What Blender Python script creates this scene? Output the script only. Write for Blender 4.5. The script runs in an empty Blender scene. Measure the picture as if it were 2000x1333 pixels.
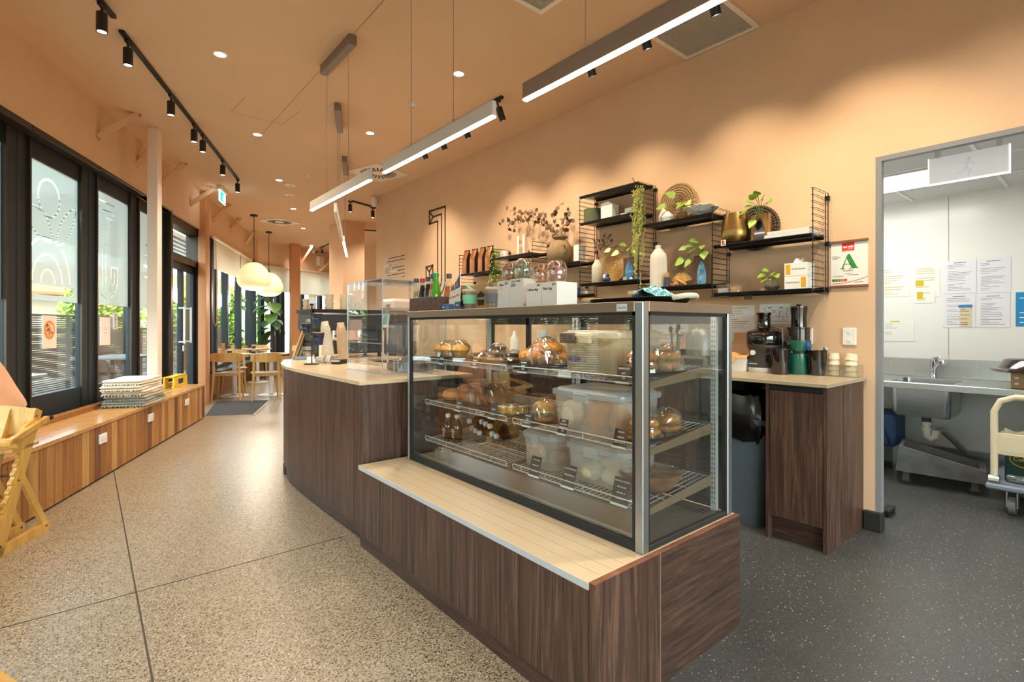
import bpy,bmesh,math,random
from mathutils import Matrix,Vector
random.seed(11)
S = bpy.context.scene
COL = S.collection
PI = math.pi
# ---------------------------------------------------------------- camera
EYE = 1.22                      # eye height
YAW = math.atan(0.83)           # camera heading, clockwise from +Y (the direction the back wall runs)
cam = bpy.data.objects.new('camera',bpy.data.cameras.new('camera'))
COL.objects.link(cam); S.camera = cam
cam.location = (0,0,EYE); cam.rotation_euler = (PI/2,0,-YAW)
cam.data.lens = 18; cam.data.sensor_width = 36; cam.data.shift_y = -0.01425
cam.data.clip_start = 0.05
# ---------------------------------------------------------------- sky, sun, exposure
W = bpy.data.worlds.new('sky'); S.world = W; W.use_nodes = True
nt = W.node_tree; sk = nt.nodes.new('ShaderNodeTexSky'); sk.sky_type = 'NISHITA'
sk.sun_disc = False; sk.sun_elevation = math.radians(52); sk.sun_rotation = math.radians(200)
sk.air_density = 1.0; sk.dust_density = 2.0; sk.ozone_density = 1.0
bg = nt.nodes['Background']; bg.inputs[1].default_value = 0.85
hs = nt.nodes.new('ShaderNodeHueSaturation'); hs.inputs['Saturation'].default_value = .45
nt.links.new(sk.outputs[0],hs.inputs['Color']); nt.links.new(hs.outputs[0],bg.inputs[0])
sun = bpy.data.objects.new('sun',bpy.data.lights.new('sun','SUN')); COL.objects.link(sun)
sun.data.energy = 1.3; sun.data.angle = 0.02; sun.data.color = (1,.95,.86)
sun.rotation_euler = (0,math.radians(29),math.radians(78))
S.view_settings.view_transform = 'Standard'; S.view_settings.look = 'None'
S.view_settings.exposure = 1.45; S.view_settings.gamma = 1.0; S.view_settings.use_curve_mapping = False
S.cycles.use_denoising = True
S.cycles.max_bounces = 14; S.cycles.diffuse_bounces = 5; S.cycles.glossy_bounces = 5
S.cycles.transparent_max_bounces = 24; S.cycles.transmission_bounces = 8
S.cycles.caustics_reflective = False; S.cycles.caustics_refractive = False
S.cycles.sample_clamp_indirect = 6.0; S.cycles.blur_glossy = 1.0
WARM = (1.0,.87,.71); NEUT = (1.0,.90,.78)

def lamp(name,kind,loc,energy,col,rot=(0,0,0),**kw):
    d = bpy.data.lights.new(name,kind); o = bpy.data.objects.new(name,d); COL.objects.link(o)
    d.energy = energy; d.color = col; o.location = loc; o.rotation_euler = rot
    for k,v in kw.items():setattr(d,k,v)
    return o

# ---------------------------------------------------------------- measuring helpers: where a line of sight meets a real plane
_f = (math.sin(YAW),math.cos(YAW)); _r = (math.cos(YAW),-math.sin(YAW))
def _ray(u,v):
    p = (u - 1000)/1000; return (_f[0] + p*_r[0],_f[1] + p*_r[1],(638 - v)/1000)
def onz(u,v,z=0.0):
    d = _ray(u,v); t = (z - EYE)/d[2]; return Vector((d[0]*t,d[1]*t,z))
def onx(u,v,X):
    d = _ray(u,v); t = X/d[0]; return Vector((X,d[1]*t,EYE + d[2]*t))
def ony(u,v,Y):
    d = _ray(u,v); t = Y/d[1]; return Vector((d[0]*t,Y,EYE + d[2]*t))
def at(u,v,dep):
    d = _ray(u,v); return Vector((d[0]*dep,d[1]*dep,EYE + d[2]*dep))
# the window wall on the left: s runs along it, p away into the wall, z up
LA = Vector((-0.27,4.4,0)); LL = Vector((0.392,0.920,0)).normalized(); LN = Vector((-LL.y,LL.x,0))
LW = Matrix(((LL.x,LN.x,0,LA.x),(LL.y,LN.y,0,LA.y),(0,0,1,0),(0,0,0,1)))
LROT = math.atan2(LL.y,LL.x)
def onl(u,v,p):               # -> (s, p, z) on the window wall at depth p
    d = _ray(u,v); n = d[0]*LN.x + d[1]*LN.y; t = (p + LA.x*LN.x + LA.y*LN.y)/n
    w = Vector((d[0]*t,d[1]*t,0)) - LA
    return Vector((w.x*LL.x + w.y*LL.y,p,EYE + d[2]*t))
def sp(s,p,z=0.0):return LW @ Vector((s,p,z))
def lw():return LW.copy()

# ---------------------------------------------------------------- materials
def lin(c):
    if isinstance(c,str):c = tuple(int(c[i:i + 2],16) for i in (0,2,4))
    return tuple(((x/255)/12.92 if x/255 <= .04045 else ((x/255 + .055)/1.055) ** 2.4) for x in c) + (1.0,)
MC = {}
def pbr(name,col,rough=.5,metal=0.0,noise=0.0,nscale=30,bump=0.0,bscale=60,coat=0.0,emit=0.0,ecol=None,sub=0.0,spec=.5,sheen=0.0,stretch=None):
    if name in MC:return MC[name]
    m = bpy.data.materials.new(name); m.use_nodes = True; MC[name] = m
    t = m.node_tree; b = t.nodes['Principled BSDF']; c = lin(col)
    b.inputs['Base Color'].default_value = c; b.inputs['Roughness'].default_value = rough; b.inputs['Metallic'].default_value = metal
    b.inputs['Specular IOR Level'].default_value = spec; b.inputs['Coat Weight'].default_value = coat; b.inputs['Sheen Weight'].default_value = sheen
    if sub:b.inputs['Subsurface Weight'].default_value = sub; b.inputs['Subsurface Radius'].default_value = (.02,.012,.008)
    if emit:b.inputs['Emission Color'].default_value = lin(ecol or col); b.inputs['Emission Strength'].default_value = emit
    if noise or bump:
        tc = t.nodes.new('ShaderNodeTexCoord'); mp = t.nodes.new('ShaderNodeMapping'); t.links.new(tc.outputs['Object'],mp.inputs[0])
        if stretch:mp.inputs['Scale'].default_value = stretch
    if noise:
        n = t.nodes.new('ShaderNodeTexNoise'); n.inputs['Scale'].default_value = nscale; n.inputs['Detail'].default_value = 5
        t.links.new(mp.outputs[0],n.inputs['Vector'])
        r = t.nodes.new('ShaderNodeValToRGB'); r.color_ramp.elements[0].position = .3; r.color_ramp.elements[1].position = .7
        r.color_ramp.elements[0].color = tuple(max(0,x*(1 - noise)) for x in c[:3]) + (1,)
        r.color_ramp.elements[1].color = tuple(min(1,x*(1 + noise)) for x in c[:3]) + (1,)
        t.links.new(n.outputs[0],r.inputs[0]); t.links.new(r.outputs[0],b.inputs['Base Color'])
    if bump:
        n2 = t.nodes.new('ShaderNodeTexNoise'); n2.inputs['Scale'].default_value = bscale; n2.inputs['Detail'].default_value = 4
        t.links.new(mp.outputs[0],n2.inputs['Vector'])
        bp = t.nodes.new('ShaderNodeBump'); bp.inputs['Strength'].default_value = bump; bp.inputs['Distance'].default_value = .01
        t.links.new(n2.outputs[0],bp.inputs['Height']); t.links.new(bp.outputs[0],b.inputs['Normal'])
    return m
def wood(name,dark,mid,light,stretch=(14,14,1.2),rough=.42,scale=2.2,bump=.08):
    if name in MC:return MC[name]
    m = bpy.data.materials.new(name); m.use_nodes = True; MC[name] = m
    t = m.node_tree; b = t.nodes['Principled BSDF']; b.inputs['Roughness'].default_value = rough
    tc = t.nodes.new('ShaderNodeTexCoord'); mp = t.nodes.new('ShaderNodeMapping'); mp.inputs['Scale'].default_value = stretch
    t.links.new(tc.outputs['Object'],mp.inputs[0])
    n = t.nodes.new('ShaderNodeTexNoise'); n.inputs['Scale'].default_value = scale; n.inputs['Detail'].default_value = 9; n.inputs['Roughness'].default_value = .68; n.inputs['Distortion'].default_value = .9
    t.links.new(mp.outputs[0],n.inputs['Vector'])
    r = t.nodes.new('ShaderNodeValToRGB'); e = r.color_ramp.elements
    e[0].position = .28; e[0].color = lin(dark); e[1].position = .74; e[1].color = lin(light)
    k = e.new(.5); k.color = lin(mid)
    t.links.new(n.outputs[0],r.inputs[0])
    n3 = t.nodes.new('ShaderNodeTexNoise'); n3.inputs['Scale'].default_value = scale*6; n3.inputs['Detail'].default_value = 3
    t.links.new(mp.outputs[0],n3.inputs['Vector'])
    mx = t.nodes.new('ShaderNodeMix'); mx.data_type = 'RGBA'; mx.blend_type = 'MULTIPLY'; mx.inputs[0].default_value = .35
    t.links.new(r.outputs[0],mx.inputs[6]); t.links.new(n3.outputs[0],mx.inputs[7]); t.links.new(mx.outputs[2],b.inputs['Base Color'])
    bp = t.nodes.new('ShaderNodeBump'); bp.inputs['Strength'].default_value = bump; bp.inputs['Distance'].default_value = .004
    t.links.new(n.outputs[0],bp.inputs['Height']); t.links.new(bp.outputs[0],b.inputs['Normal'])
    return m
def glass(name,tint='ffffff',refl=.04,rough=0.0,milky=0.0,mcol='e8eaea',gcol='ffffff'):
    """thin clear sheet: sees through, mirrors more at a grazing angle; milky = share of diffuse haze in the plastic"""
    if name in MC:return MC[name]
    m = bpy.data.materials.new(name); m.use_nodes = True; MC[name] = m
    t = m.node_tree; t.nodes.remove(t.nodes['Principled BSDF']); out = t.nodes['Material Output']
    tr = t.nodes.new('ShaderNodeBsdfTransparent'); tr.inputs[0].default_value = lin(tint)
    gl = t.nodes.new('ShaderNodeBsdfGlossy'); gl.inputs['Roughness'].default_value = rough; gl.inputs[0].default_value = lin(gcol)
    base = tr.outputs[0]
    if milky:
        df = t.nodes.new('ShaderNodeBsdfDiffuse'); df.inputs[0].default_value = lin(mcol)
        tl = t.nodes.new('ShaderNodeBsdfTranslucent'); tl.inputs[0].default_value = lin(mcol)
        m1 = t.nodes.new('ShaderNodeMixShader'); m1.inputs[0].default_value = .5
        t.links.new(df.outputs[0],m1.inputs[1]); t.links.new(tl.outputs[0],m1.inputs[2])
        m2 = t.nodes.new('ShaderNodeMixShader'); m2.inputs[0].default_value = milky
        t.links.new(tr.outputs[0],m2.inputs[1]); t.links.new(m1.outputs[0],m2.inputs[2]); base = m2.outputs[0]
    lwn = t.nodes.new('ShaderNodeLayerWeight'); lwn.inputs[0].default_value = .5
    pw = t.nodes.new('ShaderNodeMath'); pw.operation = 'POWER'; pw.inputs[1].default_value = 5
    ma = t.nodes.new('ShaderNodeMath'); ma.operation = 'MULTIPLY_ADD'; ma.inputs[1].default_value = .85; ma.inputs[2].default_value = refl; ma.use_clamp = True
    t.links.new(lwn.outputs['Facing'],pw.inputs[0]); t.links.new(pw.outputs[0],ma.inputs[0])
    mx = t.nodes.new('ShaderNodeMixShader'); t.links.new(ma.outputs[0],mx.inputs[0])
    t.links.new(base,mx.inputs[1]); t.links.new(gl.outputs[0],mx.inputs[2]); t.links.new(mx.outputs[0],out.inputs[0])
    return m
def glow(name,col,strength):
    if name in MC:return MC[name]
    m = bpy.data.materials.new(name); m.use_nodes = True; MC[name] = m
    t = m.node_tree; t.nodes.remove(t.nodes['Principled BSDF'])
    e = t.nodes.new('ShaderNodeEmission'); e.inputs[0].default_value = lin(col); e.inputs[1].default_value = strength
    t.links.new(e.outputs[0],t.nodes['Material Output'].inputs[0]); return m

# ---------------------------------------------------------------- mesh building
class MB:
    def __init__(s,M=None):s.v = []; s.f = []; s.mi = []; s.M = M; s.cur = 0
    def m(s,i):s.cur = i; return s
    def add(s,vs,fs):
        o = len(s.v); M = s.M
        s.v += [tuple(M @ Vector(v)) for v in vs] if M else [tuple(v) for v in vs]
        for f in fs:s.f.append(tuple(o + i for i in f)); s.mi.append(s.cur)
        return s
    def box(s,x0,x1,y0,y1,z0,z1,b=0.0):
        if x0 > x1:x0,x1 = x1,x0
        if y0 > y1:y0,y1 = y1,y0
        if z0 > z1:z0,z1 = z1,z0
        b = min(b,(x1 - x0)*.45,(y1 - y0)*.45,(z1 - z0)*.45)
        if b <= 0:
            return s.add([(x0,y0,z0),(x1,y0,z0),(x1,y1,z0),(x0,y1,z0),(x0,y0,z1),(x1,y0,z1),(x1,y1,z1),(x0,y1,z1)],
                         [(3,2,1,0),(4,5,6,7),(0,1,5,4),(1,2,6,5),(2,3,7,6),(3,0,4,7)])
        pts = []
        for x,dx in ((x0,b),(x1,-b)):
            for y,dy in ((y0,b),(y1,-b)):
                for z,dz in ((z0,b),(z1,-b)):pts += [(x,y + dy,z + dz),(x + dx,y,z + dz),(x + dx,y + dy,z)]
        return s.hull(pts)
    def hull(s,pts):
        bm = bmesh.new()
        for p in pts:bm.verts.new(p)
        bmesh.ops.convex_hull(bm,input=bm.verts); bm.verts.ensure_lookup_table()
        bmesh.ops.dissolve_limit(bm,angle_limit=.01,verts=bm.verts,edges=bm.edges)
        bm.verts.index_update(); vs = [tuple(v.co) for v in bm.verts]; fs = [tuple(v.index for v in f.verts) for f in bm.faces]
        bm.free(); return s.add(vs,fs)
    def prism(s,poly,z0,z1):
        n = len(poly); a = sum(poly[i][0]*poly[(i + 1) % n][1] - poly[(i + 1) % n][0]*poly[i][1] for i in range(n))
        if a < 0:poly = poly[::-1]
        return s.add([(x,y,z0) for x,y in poly] + [(x,y,z1) for x,y in poly],
                     [tuple(range(n))[::-1],tuple(range(n,2*n))] + [(i,(i + 1) % n,n + (i + 1) % n,n + i) for i in range(n)])
    def slab(s,pts,d):           # planar polygon pts (3D) pushed along vector d
        n = len(pts); d = Vector(d); P = [Vector(p) for p in pts]
        return s.add(P + [p + d for p in P],[tuple(range(n))[::-1],tuple(range(n,2*n))] + [(i,(i + 1) % n,n + (i + 1) % n,n + i) for i in range(n)])
    def tube(s,pts,r,n=8,caps=True,closed=False):
        P = [Vector(p) for p in pts]; k = len(P); rs = r if isinstance(r,(list,tuple)) else [r]*k
        vs = []; u = None
        for i,p in enumerate(P):
            if closed:d = P[(i + 1) % k] - P[i - 1]
            else:d = (P[min(i + 1,k - 1)] - P[max(i - 1,0)])
            d = d.normalized() if d.length > 1e-9 else Vector((0,0,1))
            if u is None:u = d.orthogonal().normalized()
            else:
                u = u - d*u.dot(d); u = u.normalized() if u.length > 1e-6 else d.orthogonal().normalized()
            w = d.cross(u)
            for j in range(n):
                a = 2*PI*j/n; vs.append(p + (u*math.cos(a) + w*math.sin(a))*rs[i])
        fs = []
        for i in range(k if closed else k - 1):
            i2 = (i + 1) % k
            for j in range(n):fs.append((i*n + j,i*n + (j + 1) % n,i2*n + (j + 1) % n,i2*n + j))
        if caps and not closed:fs += [tuple(range(n))[::-1],tuple(range((k - 1)*n,k*n))]
        return s.add(vs,fs)
    def lathe(s,prof,c=(0,0,0),n=24,sx=1,sy=1,M=None):
        vs = []; fs = []; idx = []
        for r,z in prof:
            if r < 1e-5:idx.append([len(vs)]); vs.append((c[0],c[1],c[2] + z))
            else:
                idx.append(list(range(len(vs),len(vs) + n)))
                vs += [(c[0] + r*sx*math.cos(2*PI*j/n),c[1] + r*sy*math.sin(2*PI*j/n),c[2] + z) for j in range(n)]
        for a,b in zip(idx,idx[1:]):
            for j in range(n):
                j2 = (j + 1) % n
                if len(a) == 1 and len(b) == 1:continue
                if len(a) == 1:fs.append((a[0],b[j2],b[j]))
                elif len(b) == 1:fs.append((a[j],a[j2],b[0]))
                else:fs.append((a[j],a[j2],b[j2],b[j]))
        if M:vs = [M @ Vector(v) for v in vs]
        return s.add(vs,fs)
    def cyl(s,c,r,h,n=20,r2=None):r2 = r if r2 is None else r2; return s.lathe([(0,0),(r,0),(r2,h),(0,h)],c,n)
    def ell(s,c,rx,ry,rz,n=16,k=10,fn=None):
        pr = [(math.sin(PI*i/k),-math.cos(PI*i/k)) for i in range(k + 1)]
        vs = []; t = MB(); t.lathe(pr,n=n)
        for x,y,z in t.v:
            q = Vector((x*rx,y*ry,z*rz))
            if fn:q = fn(q)
            vs.append(Vector(c) + q)
        return s.add(vs,t.f)
    def grid(s,fn,nu,nv,thick=None):
        """surface fn(u, v) for u, v in 0..1; with thick, a second skin is offset along the normal"""
        P = [[Vector(fn(i/nu,j/nv)) for j in range(nv + 1)] for i in range(nu + 1)]
        q = lambda i,j:i*(nv + 1) + j
        top = [p for row in P for p in row]
        fs = [(q(i,j),q(i + 1,j),q(i + 1,j + 1),q(i,j + 1)) for i in range(nu) for j in range(nv)]
        if thick is None:return s.add(top,fs)
        bot = []
        for i in range(nu + 1):
            for j in range(nv + 1):
                du = P[min(i + 1,nu)][j] - P[max(i - 1,0)][j]; dv = P[i][min(j + 1,nv)] - P[i][max(j - 1,0)]
                nn = du.cross(dv); nn = nn.normalized() if nn.length > 1e-9 else Vector((0,0,1)); bot.append(P[i][j] - nn*thick)
        o = len(top); f2 = fs + [tuple(o + k for k in f[::-1]) for f in fs]
        for i in range(nu):f2 += [(q(i + 1,0),q(i,0),o + q(i,0),o + q(i + 1,0)),(q(i,nv),q(i + 1,nv),o + q(i + 1,nv),o + q(i,nv))]
        for j in range(nv):f2 += [(q(0,j),q(0,j + 1),o + q(0,j + 1),o + q(0,j)),(q(nu,j + 1),q(nu,j),o + q(nu,j),o + q(nu,j + 1))]
        return s.add(top + bot,f2)
    def build(s,name,mats,parent=None,smooth=None,**kw):
        me = bpy.data.meshes.new(name); me.from_pydata(s.v,[],s.f)
        for mt in (mats if isinstance(mats,(list,tuple)) else [mats]):me.materials.append(mt)
        if len(me.materials) > 1:me.polygons.foreach_set('material_index',s.mi)
        me.update()
        bm = bmesh.new(); bm.from_mesh(me); bmesh.ops.recalc_face_normals(bm,faces=bm.faces); bm.to_mesh(me); bm.free()
        if smooth:
            me.shade_smooth(); me.set_sharp_from_angle(angle=math.radians(smooth if smooth is not True else 40))
        o = bpy.data.objects.new(name,me); COL.objects.link(o)
        if parent is not None:adopt(o,parent)
        for k,v in kw.items():o[k] = v
        return o
def adopt(o,p):
    o.parent = p
    if p.type == 'EMPTY':o.matrix_parent_inverse = (Matrix.Translation(p.location) @ Matrix.Rotation(p.rotation_euler.z,4,'Z')).inverted()
def thing(name,label,cat,loc=(0,0,0),rz=0.0,group=None):
    o = bpy.data.objects.new(name,None); o.empty_display_size = .1; COL.objects.link(o)
    o.location = loc; o.rotation_euler = (0,0,rz); return tag(o,label,cat,group)
def tag(o,label,cat,group=None,kind=None):
    o['label'] = label; o['category'] = cat
    if group:o['group'] = group
    if kind:o['kind'] = kind
    return o
def struct(o,label=None,cat=None):
    o['kind'] = 'structure'
    if label:o['label'] = label; o['category'] = cat
    return o
def dup(root,loc,rz=None,label=None,group=None,mats=None,scale=None):
    def cp(o,par):
        c = o.copy(); COL.objects.link(c)
        if par is not None:c.parent = par; c.matrix_parent_inverse = o.matrix_parent_inverse
        for ch in o.children:cp(ch,c)
        return c
    r = cp(root,None); r.location = loc
    if rz is not None:r.rotation_euler.z = rz
    if scale:r.scale = (scale,scale,scale) if not isinstance(scale,tuple) else scale
    if label:r['label'] = label
    if group:r['group'] = group
    return r
def recolor(root,old,new):
    """give a copy its own colour: the mesh data is copied and one material swapped"""
    for o in [root] + list(root.children_recursive):
        if o.type == 'MESH' and old.name in [m.name for m in o.data.materials]:
            o.data = o.data.copy()
            for i,m in enumerate(o.data.materials):
                if m.name == old.name:o.data.materials[i] = new
def text(body,size,M,mt,parent,name='lettering',depth=.0006,align='CENTER',shear=0.0,bold=0.0,spacing=1.0,line=1.0,sx=1.0):
    cu = bpy.data.curves.new(name,'FONT'); cu.body = body; cu.size = size; cu.extrude = depth; cu.align_x = align; cu.align_y = 'CENTER'
    cu.shear = shear; cu.offset = bold; cu.space_character = spacing; cu.space_line = line; cu.resolution_u = 3
    t = bpy.data.objects.new('tmp',cu); COL.objects.link(t)
    me = bpy.data.meshes.new_from_object(t.evaluated_get(bpy.context.evaluated_depsgraph_get()))
    bpy.data.objects.remove(t); me.transform(M @ Matrix.Diagonal((sx,1,1,1))); me.materials.clear(); me.materials.append(mt); me.name = name
    o = bpy.data.objects.new(name,me); COL.objects.link(o)
    if parent is not None:adopt(o,parent)
    return o
def frame(o,ex,ey):           # matrix whose x runs along ex, y along ey
    ex = Vector(ex).normalized(); ey = Vector(ey).normalized(); ez = ex.cross(ey).normalized(); ey = ez.cross(ex)
    o = Vector(o); return Matrix(((ex.x,ey.x,ez.x,o.x),(ex.y,ey.y,ez.y,o.y),(ex.z,ey.z,ez.z,o.z),(0,0,0,1)))
def ribbon(mb,pts,w,d,n):
    """flat strokes of width w laid along pts in a plane with normal n, pushed out by d"""
    n = Vector(n).normalized()
    for a,b in zip(pts,pts[1:]):
        a = Vector(a); b = Vector(b); t = (b - a).normalized(); q = t.cross(n)*(w/2); e = t*(w/2)
        mb.slab([a - q - e,b - q + e,b + q + e,a + q - e],n*d)
    return mb
def arc(c,r,a0,a1,n=16,ex=(1,0,0),ey=(0,0,1),ry=None):
    c = Vector(c); ex = Vector(ex); ey = Vector(ey); ry = r if ry is None else ry
    return [c + ex*r*math.cos(a0 + (a1 - a0)*i/n) + ey*ry*math.sin(a0 + (a1 - a0)*i/n) for i in range(n + 1)]
# ================================================================ colours and finishes of the place
PAINT = pbr('sandy terracotta paint','dbb896',.85,noise=.03,nscale=3,bump=.03,bscale=200)
CEILP = pbr('terracotta ceiling paint','dfbe9d',.9,noise=.02,nscale=2)
WHITEW = pbr('white wall panel','e6e6e0',.22,noise=.01,nscale=2)
WHITE = pbr('white plastic','ececea',.4)
PAPER = pbr('white paper','eceae6',.8)
CARD = pbr('white card','e4e4e2',.75)
BLACK = pbr('black metal','151414',.45)
BLACKR = pbr('black rubber','1c1b1b',.7)
DARKF = pbr('dark charcoal frame','1e262c',.5,spec=.3)
BRONZE = pbr('dark bronze frame','33281f',.4,metal=.3)
STEEL = pbr('brushed steel','b9bcbd',.28,metal=1.0,noise=.06,nscale=8,stretch=(1,1,40))
STEELH = pbr('brushed bench steel','c3c4c2',.3,metal=1.0,noise=.05,nscale=6,stretch=(1,30,1))
CHROME = pbr('chrome','d5d7d8',.08,metal=1.0)
ALU = pbr('grey aluminium','8f8d8b',.38,metal=.7)
ALUL = pbr('silver anodised housing','d0cfce',.45,metal=.15)
TAUPE = pbr('taupe steel housing','8a7a70',.45,metal=.2)
STONE = pbr('beige engineered stone','d8c3a3',.22,noise=.04,nscale=120)
STONEK = pbr('taupe laminate top','a8997f',.35,noise=.04,nscale=90)
WALNUT = wood('walnut laminate upright','271914','50382e','836350',(20,24,.9),.42,2.2)
WALNUTH = wood('walnut laminate across','251914','49342b','6b4e3f',(1.6,1.6,26),.42,1.8)
WALNUTE = wood('walnut edge strip','6e4430','8f5c40','aa7350',(3,3,20),.5)
OAK = wood('pale oak','b98a4c','d3a664','e2bb7c',(10,10,1.2),.45,1.6,.04)
BEECH = wood('honey beech','c7933f','dcab55','e8bd6c',(9,9,1.0),.35,1.4,.03)
DECK = [wood('timber slat ' + n,d,m_,l,(18,18,.8),.38,1.5) for n,d,m_,l in (
    ('honey','935f2c','b98244','d29f60'),('amber','7d4a20','a36a33','bf8648'),('red brown','54301a','74442a','8d5a38'),('pale','a87a40','cc9d5c','e0b776'))]
DECKT = wood('timber bench top','b07c40','d09b5c','e3b67a',(1.6,14,14),.22,1.6)
TIMB = wood('kraft timber','8a5c33','a97848','c2925f',(12,12,1.4),.45)
PANE = glass('window pane','e9f2f0',.05)
CASEG = glass('case glass','fafcfb',.085)
ACRYL = glass('clear acrylic','fafbfd',.11,0.0,.02,'dfe6f2')
ACRYE = glass('acrylic edge','eef2fa',.15,.1,.55,'e6ecf8')
TUB = glass('frosted polypropylene','ffffff',.06,.25,.22,'ffffff')
TUBL = glass('frosted lid plastic','f8fbfd',.08,.3,.55,'e3edf3')
CLEARP = glass('clear plastic','f2f2ee',.07,.02,.10,'f0eee8')
WRAP = glass('cling film','fbfaf6',.14,.06,.03,'ffffff')
FROST = glass('frosted window film','f1f4f0',.02,.2,.82,'d3d9d4')
BOTG = glass('clear bottle glass','f2f5f2',.08)

# ---------------------------------------------------------------- floors
def speckle(name,base,chips,rough,scale,sizes,mottling=.1):
    m = bpy.data.materials.new(name); m.use_nodes = True; t = m.node_tree; b = t.nodes['Principled BSDF']
    tc = t.nodes.new('ShaderNodeTexCoord'); prev = None
    n = t.nodes.new('ShaderNodeTexNoise'); n.inputs['Scale'].default_value = 1.3; n.inputs['Detail'].default_value = 4
    t.links.new(tc.outputs['Object'],n.inputs['Vector'])
    r = t.nodes.new('ShaderNodeValToRGB'); c = lin(base)
    r.color_ramp.elements[0].position = .3; r.color_ramp.elements[1].position = .7
    r.color_ramp.elements[0].color = tuple(x*(1 - mottling) for x in c[:3]) + (1,); r.color_ramp.elements[1].color = tuple(x*(1 + mottling) for x in c[:3]) + (1,)
    t.links.new(n.outputs[0],r.inputs[0]); prev = r.outputs[0]
    for i,(col,sc,th,off) in enumerate(chips):
        mp = t.nodes.new('ShaderNodeMapping'); mp.inputs['Location'].default_value = (off,off*.7,0); t.links.new(tc.outputs['Object'],mp.inputs[0])
        nz = t.nodes.new('ShaderNodeTexNoise'); nz.inputs['Scale'].default_value = sc*.8; nz.inputs['Detail'].default_value = 2; t.links.new(mp.outputs[0],nz.inputs['Vector'])
        mxv = t.nodes.new('ShaderNodeMix'); mxv.data_type = 'VECTOR'; mxv.inputs[0].default_value = .012
        t.links.new(mp.outputs[0],mxv.inputs[4]); t.links.new(nz.outputs['Color'],mxv.inputs[5])
        v = t.nodes.new('ShaderNodeTexVoronoi'); v.inputs['Scale'].default_value = sc; v.inputs['Randomness'].default_value = 1; t.links.new(mxv.outputs[1],v.inputs['Vector'])
        wn = t.nodes.new('ShaderNodeSeparateColor'); t.links.new(v.outputs['Color'],wn.inputs[0])
        th_n = t.nodes.new('ShaderNodeMath'); th_n.operation = 'MULTIPLY'; th_n.inputs[1].default_value = th; t.links.new(wn.outputs[0],th_n.inputs[0])
        lt = t.nodes.new('ShaderNodeMath'); lt.operation = 'LESS_THAN'; t.links.new(v.outputs['Distance'],lt.inputs[0]); t.links.new(th_n.outputs[0],lt.inputs[1])
        mx = t.nodes.new('ShaderNodeMix'); mx.data_type = 'RGBA'; t.links.new(lt.outputs[0],mx.inputs[0]); t.links.new(prev,mx.inputs[6]); mx.inputs[7].default_value = lin(col); prev = mx.outputs[2]
    t.links.new(prev,b.inputs['Base Color']); b.inputs['Roughness'].default_value = rough
    return m
CONC = speckle('polished aggregate concrete','998c76',[('86796a',150,.6,3),('c4b69c',160,.5,8),('77684f',100,.55,1),('544a3d',108,.46,5),('413a31',76,.34,2)],.29,1,1,.07)
VINYL = speckle('dark speckled safety vinyl','454746',[('57595a',160,.4,3),('2e3030',130,.4,7),('8b8b84',120,.22,1),('bdbcb2',66,.2,4)],.38,1,1,.18)

FC = Vector((3.27,13.53,0)); FE = Vector((5.70,14.62,0)); FD = (FE - FC).normalized(); FNV = Vector((-FD.y,FD.x,0))   # far wall
outer = [tuple(sp(-9.4,.62))[:2],tuple(sp(9.85,.62))[:2],tuple(FC + FNV*.25)[:2],tuple(FE + FNV*.25)[:2],(5.95,7.6),(3.75,7.6),(3.75,-4.2)]
# (kitchen beyond x = 3.75 has its own floor and ceiling)
outer2 = outer[:4] + [(5.95,14.6),(5.95,7.6),(3.66,7.6),(3.66,-4.2)]
o = MB().prism(outer2,-.12,0).build('floor',CONC); struct(o,'polished aggregate concrete floor of the cafe','floor')
o = MB().prism([(1.215,-4.1),(3.66,-4.1),(3.66,5.3),(1.9,5.3),(1.9,2.6),(1.215,2.6)],-.01,.0015).build('floor_service',VINYL); struct(o,'dark speckled vinyl floor behind the counter','floor')
o = MB().box(3.66,5.7,-3.2,2.2,-.12,.0015).build('floor_kitchen',VINYL); struct(o,'dark speckled vinyl floor of the wash-up kitchen','floor')
mb = MB(); JO = pbr('saw cut joint','4a4136',.8)
mb.box(-3,1.14,2.905,2.912,0,.0008); mb.box(.170,.177,-2,12,0,.0008)
struct(mb.build('trim_1',JO),'dark saw cut joints in the concrete floor','floor joint')
o = MB().prism(outer2,3.32,3.45).build('ceiling',CEILP); struct(o,'terracotta painted flat ceiling','ceiling')
mb = MB(); hair = pbr('ceiling shadow gap','8d6445',.9)
mb.box(1.468,1.472,-2,3.55,3.3194,3.32); mb.box(1.468,1.472,4.17,6.2,3.3194,3.32)
struct(mb.build('trim_2',hair),'straight hairline joint in the ceiling','ceiling joint')
a,b_,c_,d_ = (onz(u,v,3.32) for u,v in ((479,189),(451,219),(551,243),(585,217)))
mb = MB(); ribbon(mb,[a,b_],.004,.0005,(0,0,-1)); ribbon(mb,[b_,c_],.004,.0005,(0,0,-1)); ribbon(mb,[c_,d_],.004,.0005,(0,0,-1))
struct(mb.build('trim_3',hair),'hairline outline of the ceiling access panel','ceiling joint')

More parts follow.
